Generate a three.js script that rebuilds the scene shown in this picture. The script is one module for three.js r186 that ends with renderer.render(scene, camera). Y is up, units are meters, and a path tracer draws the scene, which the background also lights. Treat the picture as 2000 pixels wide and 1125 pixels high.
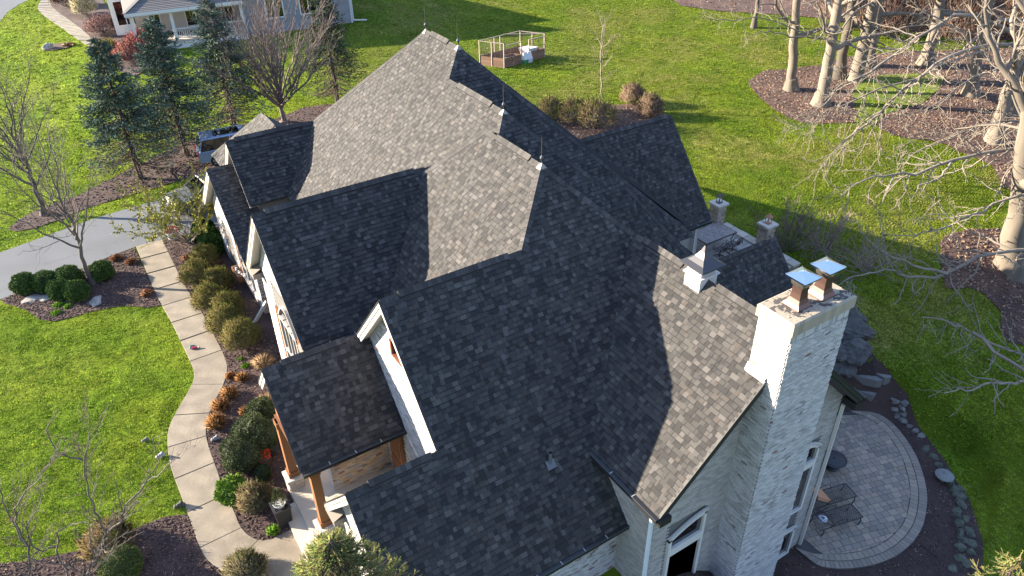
import * as THREE from 'three';
import { mergeGeometries } from 'three/addons/utils/BufferGeometryUtils.js';
import { ImprovedNoise } from 'three/addons/math/ImprovedNoise.js';

// ---------- camera ----------
const scene = new THREE.Scene();
const camera = new THREE.PerspectiveCamera(2 * Math.atan(562.5 / 1486.9) * 180 / Math.PI, 16 / 9, 0.5, 400);
{
  const yaw = 0.557, pitch = 0.6, roll = -0.019;
  const r0 = new THREE.Vector3(Math.cos(yaw), 0, Math.sin(yaw)), hd = new THREE.Vector3(Math.sin(yaw), 0, -Math.cos(yaw));
  const up0 = hd.clone().multiplyScalar(Math.sin(pitch)).add(new THREE.Vector3(0, Math.cos(pitch), 0));
  const fw = hd.clone().multiplyScalar(Math.cos(pitch)).add(new THREE.Vector3(0, -Math.sin(pitch), 0));
  camera.position.set(-6.113, 19.526, 15.879);
  camera.up.copy(up0.multiplyScalar(Math.cos(roll)).addScaledVector(r0, -Math.sin(roll)));
  camera.lookAt(camera.position.clone().add(fw));
}
// ---------- sky ----------
const sunDir = new THREE.Vector3(-0.69, 0.345, -0.724).normalize();   // towards the sun
{
  const W = 256, H = 128, d = new Float32Array(W * H * 4);
  for (let j = 0; j < H; j++) for (let i = 0; i < W; i++) {
    const el = (j + 0.5) / H * Math.PI - Math.PI / 2, az = ((i + 0.5) / W - 0.5) * 2 * Math.PI;
    const x = Math.cos(el) * Math.cos(az), y = Math.sin(el), z = Math.cos(el) * Math.sin(az);
    const c = Math.max(0, x * sunDir.x + y * sunDir.y + z * sunDir.z);
    const t = Math.pow(1 - Math.max(0, y), 3.2), g = 0.9 * Math.pow(c, 24) + 0.28 * Math.pow(c, 4);
    const k = (j * W + i) * 4;
    if (y >= 0) { d[k] = 0.105 + 0.225 * t + g * 0.5; d[k + 1] = 0.175 + 0.235 * t + g * 0.44; d[k + 2] = 0.335 + 0.17 * t + g * 0.36; }
    else { d[k] = 0.1; d[k + 1] = 0.1; d[k + 2] = 0.08; }
    d[k + 3] = 1;
  }
  const sky = new THREE.DataTexture(d, W, H, THREE.RGBAFormat, THREE.FloatType);
  sky.mapping = THREE.EquirectangularReflectionMapping; sky.magFilter = THREE.LinearFilter; sky.minFilter = THREE.LinearFilter; sky.needsUpdate = true;
  scene.background = sky; scene.environment = sky;
  scene.backgroundIntensity = 0.9; scene.environmentIntensity = 0.9;
}
// ---------- sun ----------
const sun = new THREE.DirectionalLight(new THREE.Color(1, 0.87, 0.69), 5);
sun.position.copy(sunDir).multiplyScalar(120); sun.target.position.set(8, 0, -8);
sun.castShadow = true; sun.shadow.mapSize.set(4096, 4096); sun.shadow.radius = 1;
Object.assign(sun.shadow.camera, { left: -70, right: 70, top: 60, bottom: -60, near: 1, far: 300 });
scene.add(sun, sun.target);
// ---------- exposure ----------
const renderer = new THREE.WebGLRenderer({ antialias: true });
renderer.toneMapping = THREE.LinearToneMapping;
renderer.toneMappingExposure = 4.9;
renderer.outputColorSpace = THREE.SRGBColorSpace;
renderer.shadowMap.enabled = true; renderer.shadowMap.type = THREE.PCFSoftShadowMap;
renderer.setSize(1024, 576);

// ---------- helpers ----------
const V = (x, y, z) => new THREE.Vector3(x, y, z);
const UP = V(0, 1, 0);
let _s = 12345;
const seed = n => { _s = (n * 2654435761) >>> 0; };
const R = () => { _s = (_s + 0x6D2B79F5) >>> 0; let t = Math.imul(_s ^ (_s >>> 15), 1 | _s); t = (t + Math.imul(t ^ (t >>> 7), 61 | t)) ^ t; return ((t ^ (t >>> 14)) >>> 0) / 4294967296; };
const rr = (a, b) => a + (b - a) * R();
const hash = (a, b, c = 0) => { let h = Math.imul(a | 0, 374761393) + Math.imul(b | 0, 668265263) + Math.imul(c | 0, 2147483647 ^ 77711); h = Math.imul(h ^ (h >>> 13), 1274126177); h = Math.imul(h ^ (h >>> 16), 2246822519); return ((h ^ (h >>> 15)) >>> 0) / 4294967296; };
const N3 = new ImprovedNoise();
const noise = (x, y, z = 0.37) => N3.noise(x, y, z);
const fbm = (x, y, z = 0.37) => noise(x, y, z) * 0.55 + noise(x * 2.1, y * 2.1, z + 3.1) * 0.3 + noise(x * 4.3, y * 4.3, z + 7.7) * 0.15;
const S = t => { t = Math.min(1, Math.max(0, t)); return t * t * (3 - 2 * t); };
const lerp = (a, b, t) => a + (b - a) * t;
const mixc = (a, b, t) => [lerp(a[0], b[0], t), lerp(a[1], b[1], t), lerp(a[2], b[2], t)];
const shade = (c, k) => [c[0] * k, c[1] * k, c[2] * k];

const mats = {};
const vcm = (rough = 0.9, o = {}) => { const k = 'v' + rough + JSON.stringify(o); return mats[k] ??= new THREE.MeshStandardMaterial({ vertexColors: true, roughness: rough, ...o }); };
const mat = (c, rough = 0.8, o = {}) => { const m = new THREE.MeshStandardMaterial({ roughness: rough, ...o }); m.color.setRGB(...c); return m; };
const leafMat = new THREE.MeshPhysicalMaterial({ vertexColors: true, roughness: 0.9, specularIntensity: 0.3, side: THREE.DoubleSide }), leafm = () => leafMat;

class B {                                     // collects triangles with vertex colours
  constructor() { this.p = []; this.n = []; this.c = []; this.u = []; }
  v(p, n, c, u = 0, w = 0) { this.p.push(p.x, p.y, p.z); this.n.push(n.x, n.y, n.z); this.c.push(c[0], c[1], c[2]); this.u.push(u, w); }
  tri(a, b, c, col, n) {
    const gn = V(0, 0, 0).crossVectors(b.clone().sub(a), c.clone().sub(a)).normalize(); n ??= gn;
    if (gn.dot(n) < 0) [b, c] = [c, b];
    this.v(a, n, col); this.v(b, n, col); this.v(c, n, col);
  }
  quad(a, b, c, d, col) { const n = V(0, 0, 0).crossVectors(c.clone().sub(a), d.clone().sub(b)).normalize(); this.tri(a, b, c, col, n); this.tri(a, c, d, col, n); }
  fan(pts, col, n) { for (let i = 1; i < pts.length - 1; i++) this.tri(pts[0], pts[i], pts[i + 1], col, n); }
  hex(a, col) { const q = (i, j, k, l) => this.quad(a[i], a[j], a[k], a[l], col); q(0, 1, 2, 3); q(7, 6, 5, 4); q(0, 4, 5, 1); q(1, 5, 6, 2); q(2, 6, 7, 3); q(3, 7, 4, 0); return this; }   // 0-3 outline (ccw seen from outside), 4-7 the far side
  box(x0, y0, z0, x1, y1, z1, col) { return this.hex([V(x0, y0, z1), V(x1, y0, z1), V(x1, y1, z1), V(x0, y1, z1), V(x0, y0, z0), V(x1, y0, z0), V(x1, y1, z0), V(x0, y1, z0)], col); }
  bar(a, b, w, h, col, up = UP) {             // rectangular bar from a to b
    const t = b.clone().sub(a).normalize(); let s = V(0, 0, 0).crossVectors(t, up); if (s.lengthSq() < 1e-6) s.set(1, 0, 0); s.normalize(); const u = V(0, 0, 0).crossVectors(s, t).normalize();
    const P = (o, i, j) => o.clone().addScaledVector(s, i * w / 2).addScaledVector(u, j * h / 2);
    return this.hex([P(a, 1, -1), P(a, -1, -1), P(a, -1, 1), P(a, 1, 1), P(b, 1, -1), P(b, -1, -1), P(b, -1, 1), P(b, 1, 1)].map(x => x), col);
  }
  prism(poly, dir, col, colTop) {             // convex polygon (ccw from outside) pushed along dir
    const far = poly.map(p => p.clone().add(dir));
    this.fan(poly, colTop ?? col); this.fan([...far].reverse(), col);
    for (let i = 0; i < poly.length; i++) { const j = (i + 1) % poly.length; this.quad(poly[j], poly[i], far[i], far[j], col); }
    return this;
  }
  tube(pts, rad, sides, col, cap = true, rough = 0) {
    let prev = null, ref = null;
    for (let i = 0; i < pts.length; i++) {
      const t = (i < pts.length - 1 ? pts[i + 1].clone().sub(pts[i]) : pts[i].clone().sub(pts[i - 1])); if (i > 0 && i < pts.length - 1) t.add(pts[i].clone().sub(pts[i - 1]).normalize().multiplyScalar(t.length())); t.normalize();
      if (!ref) { ref = Math.abs(t.y) < 0.9 ? V(0, 1, 0) : V(1, 0, 0); }
      const a = V(0, 0, 0).crossVectors(t, ref).normalize(), b = V(0, 0, 0).crossVectors(t, a).normalize(); ref = b.clone().negate();
      const ring = [], fn = typeof col === 'function';
      for (let k = 0; k < sides; k++) { const w = k / sides * 2 * Math.PI, d = a.clone().multiplyScalar(Math.cos(w)).addScaledVector(b, Math.sin(w)); const k2 = rough ? 1 + rough * noise(d.x * 2.6 + pts[i].x, pts[i].y * 0.9, d.z * 2.6 + pts[i].z) + rough * 0.6 * noise(d.x * 7, pts[i].y * 1.7, d.z * 7) : 1, p = pts[i].clone().addScaledVector(d, rad[i] * k2); ring.push({ p, d, c: fn ? col(i / (pts.length - 1), p) : col }); }
      if (prev) for (let k = 0; k < sides; k++) { const m = (k + 1) % sides, A = prev[k], Bq = prev[m], Cq = ring[m], D = ring[k]; for (const q of [A, Bq, Cq, A, Cq, D]) this.v(q.p, q.d, q.c); }
      prev = ring;
    }
    if (cap) { const n = pts[pts.length - 1].clone().sub(pts[pts.length - 2]).normalize(); for (let k = 1; k < sides - 1; k++) { for (const q of [prev[0], prev[k], prev[k + 1]]) this.v(q.p, n, q.c); } }
    return this;
  }
  lathe(c, prof, sides, col) {                // prof: [r, y] from bottom to top
    for (let i = 0; i < prof.length - 1; i++) {
      const [r0, y0] = prof[i], [r1, y1] = prof[i + 1], nl = Math.hypot(r1 - r0, y1 - y0) || 1, nr = (y1 - y0) / nl, ny = -(r1 - r0) / nl;
      for (let k = 0; k < sides; k++) {
        const a = k / sides * 2 * Math.PI, b = (k + 1) / sides * 2 * Math.PI, q = (r, y, w) => V(c.x + r * Math.cos(w), c.y + y, c.z + r * Math.sin(w)), nn = w => V(nr * Math.cos(w), ny, nr * Math.sin(w));
        const A = q(r0, y0, a), Bq = q(r0, y0, b), Cq = q(r1, y1, b), D = q(r1, y1, a), na = nn(a), nb = nn(b);
        this.v(A, na, col); this.v(Cq, nb, col); this.v(Bq, nb, col); this.v(A, na, col); this.v(D, na, col); this.v(Cq, nb, col);
      }
    }
    return this;
  }
  get count() { return this.p.length / 9; }
  geo(o) {
    const g = new THREE.BufferGeometry(); const p = new Float32Array(this.p);
    if (o) for (let i = 0; i < p.length; i += 3) { p[i] -= o.x; p[i + 1] -= o.y; p[i + 2] -= o.z; }
    g.setAttribute('position', new THREE.BufferAttribute(p, 3)); g.setAttribute('normal', new THREE.BufferAttribute(new Float32Array(this.n), 3));
    g.setAttribute('color', new THREE.BufferAttribute(new Float32Array(this.c), 3)); g.setAttribute('uv', new THREE.BufferAttribute(new Float32Array(this.u), 2)); return g;
  }
  build(name, material, parent = scene, o) {
    const m = new THREE.Mesh(this.geo(o ?? parent.userData0 ?? null), material); m.name = parent === scene ? numbered(name) : name; m.castShadow = m.receiveShadow = true; parent.add(m); m.userData0 = o ?? parent.userData0 ?? null; return m;
  }
}
const used = {};
const numbered = n => { const k = used[n] = (used[n] ?? -1) + 1; return k ? n + '_' + String(k).padStart(3, '0') : n; };
// a thing: a Group standing at its base; the geometry of its parts is written in world coordinates
function thing(name, label, category, at, group) {
  const g = new THREE.Group(); g.name = numbered(name); g.position.copy(at); g.userData0 = at.clone(); g.userData = { label, category }; if (group) g.userData.group = group; scene.add(g); return g;
}
// a part that has pieces of its own: an empty-handed group inside a thing
function sub(name, parent) { const g = new THREE.Group(); g.name = name; g.userData0 = parent.userData0; parent.add(g); return g; }
const structure = o => { o.userData.kind = 'structure'; return o; };
const stuff = o => { o.userData.kind = 'stuff'; return o; };
const tag = (o, label, category, group) => { o.userData.label = label; o.userData.category = category; if (group) o.userData.group = group; return o; };
function oneMesh(b, name, m, at, label, category, group) { const o = b.build(name, m, scene, at); o.position.copy(at); return tag(o, label, category, group); }

function clip(sub, con) {                     // Sutherland-Hodgman, con convex ccw
  let out = sub;
  for (let i = 0; i < con.length && out.length; i++) {
    const a = con[i], b = con[(i + 1) % con.length], inp = out; out = [];
    const side = p => (b[0] - a[0]) * (p[1] - a[1]) - (b[1] - a[1]) * (p[0] - a[0]);
    for (let k = 0; k < inp.length; k++) { const p = inp[k], q = inp[(k + 1) % inp.length], sp = side(p), sq = side(q); if (sp >= 0) out.push(p); if (sp * sq < 0) { const t = sp / (sp - sq); out.push([p[0] + (q[0] - p[0]) * t, p[1] + (q[1] - p[1]) * t]); } }
  }
  return out;
}
const area2 = p => { let s = 0; for (let i = 0; i < p.length; i++) { const q = p[(i + 1) % p.length]; s += p[i][0] * q[1] - q[0] * p[i][1]; } return s / 2; };
const inside = (x, z, poly) => { let r = false; for (let i = 0, j = poly.length - 1; i < poly.length; j = i++) { const [xi, zi] = poly[i], [xj, zj] = poly[j]; if ((zi > z) !== (zj > z) && x < (xj - xi) * (z - zi) / (zj - zi) + xi) r = !r; } return r; };
const bounds = p => { let a = [1e9, 1e9, -1e9, -1e9]; for (const q of p) { a[0] = Math.min(a[0], q[0]); a[1] = Math.min(a[1], q[1]); a[2] = Math.max(a[2], q[0]); a[3] = Math.max(a[3], q[1]); } return a; };
const smoothLoop = (p, n = 2) => { let q = p; for (let k = 0; k < n; k++) { const o = []; for (let i = 0; i < q.length; i++) { const a = q[i], b = q[(i + 1) % q.length]; o.push([a[0] * 0.75 + b[0] * 0.25, a[1] * 0.75 + b[1] * 0.25], [a[0] * 0.25 + b[0] * 0.75, a[1] * 0.25 + b[1] * 0.75]); } q = o; } return q; };

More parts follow.
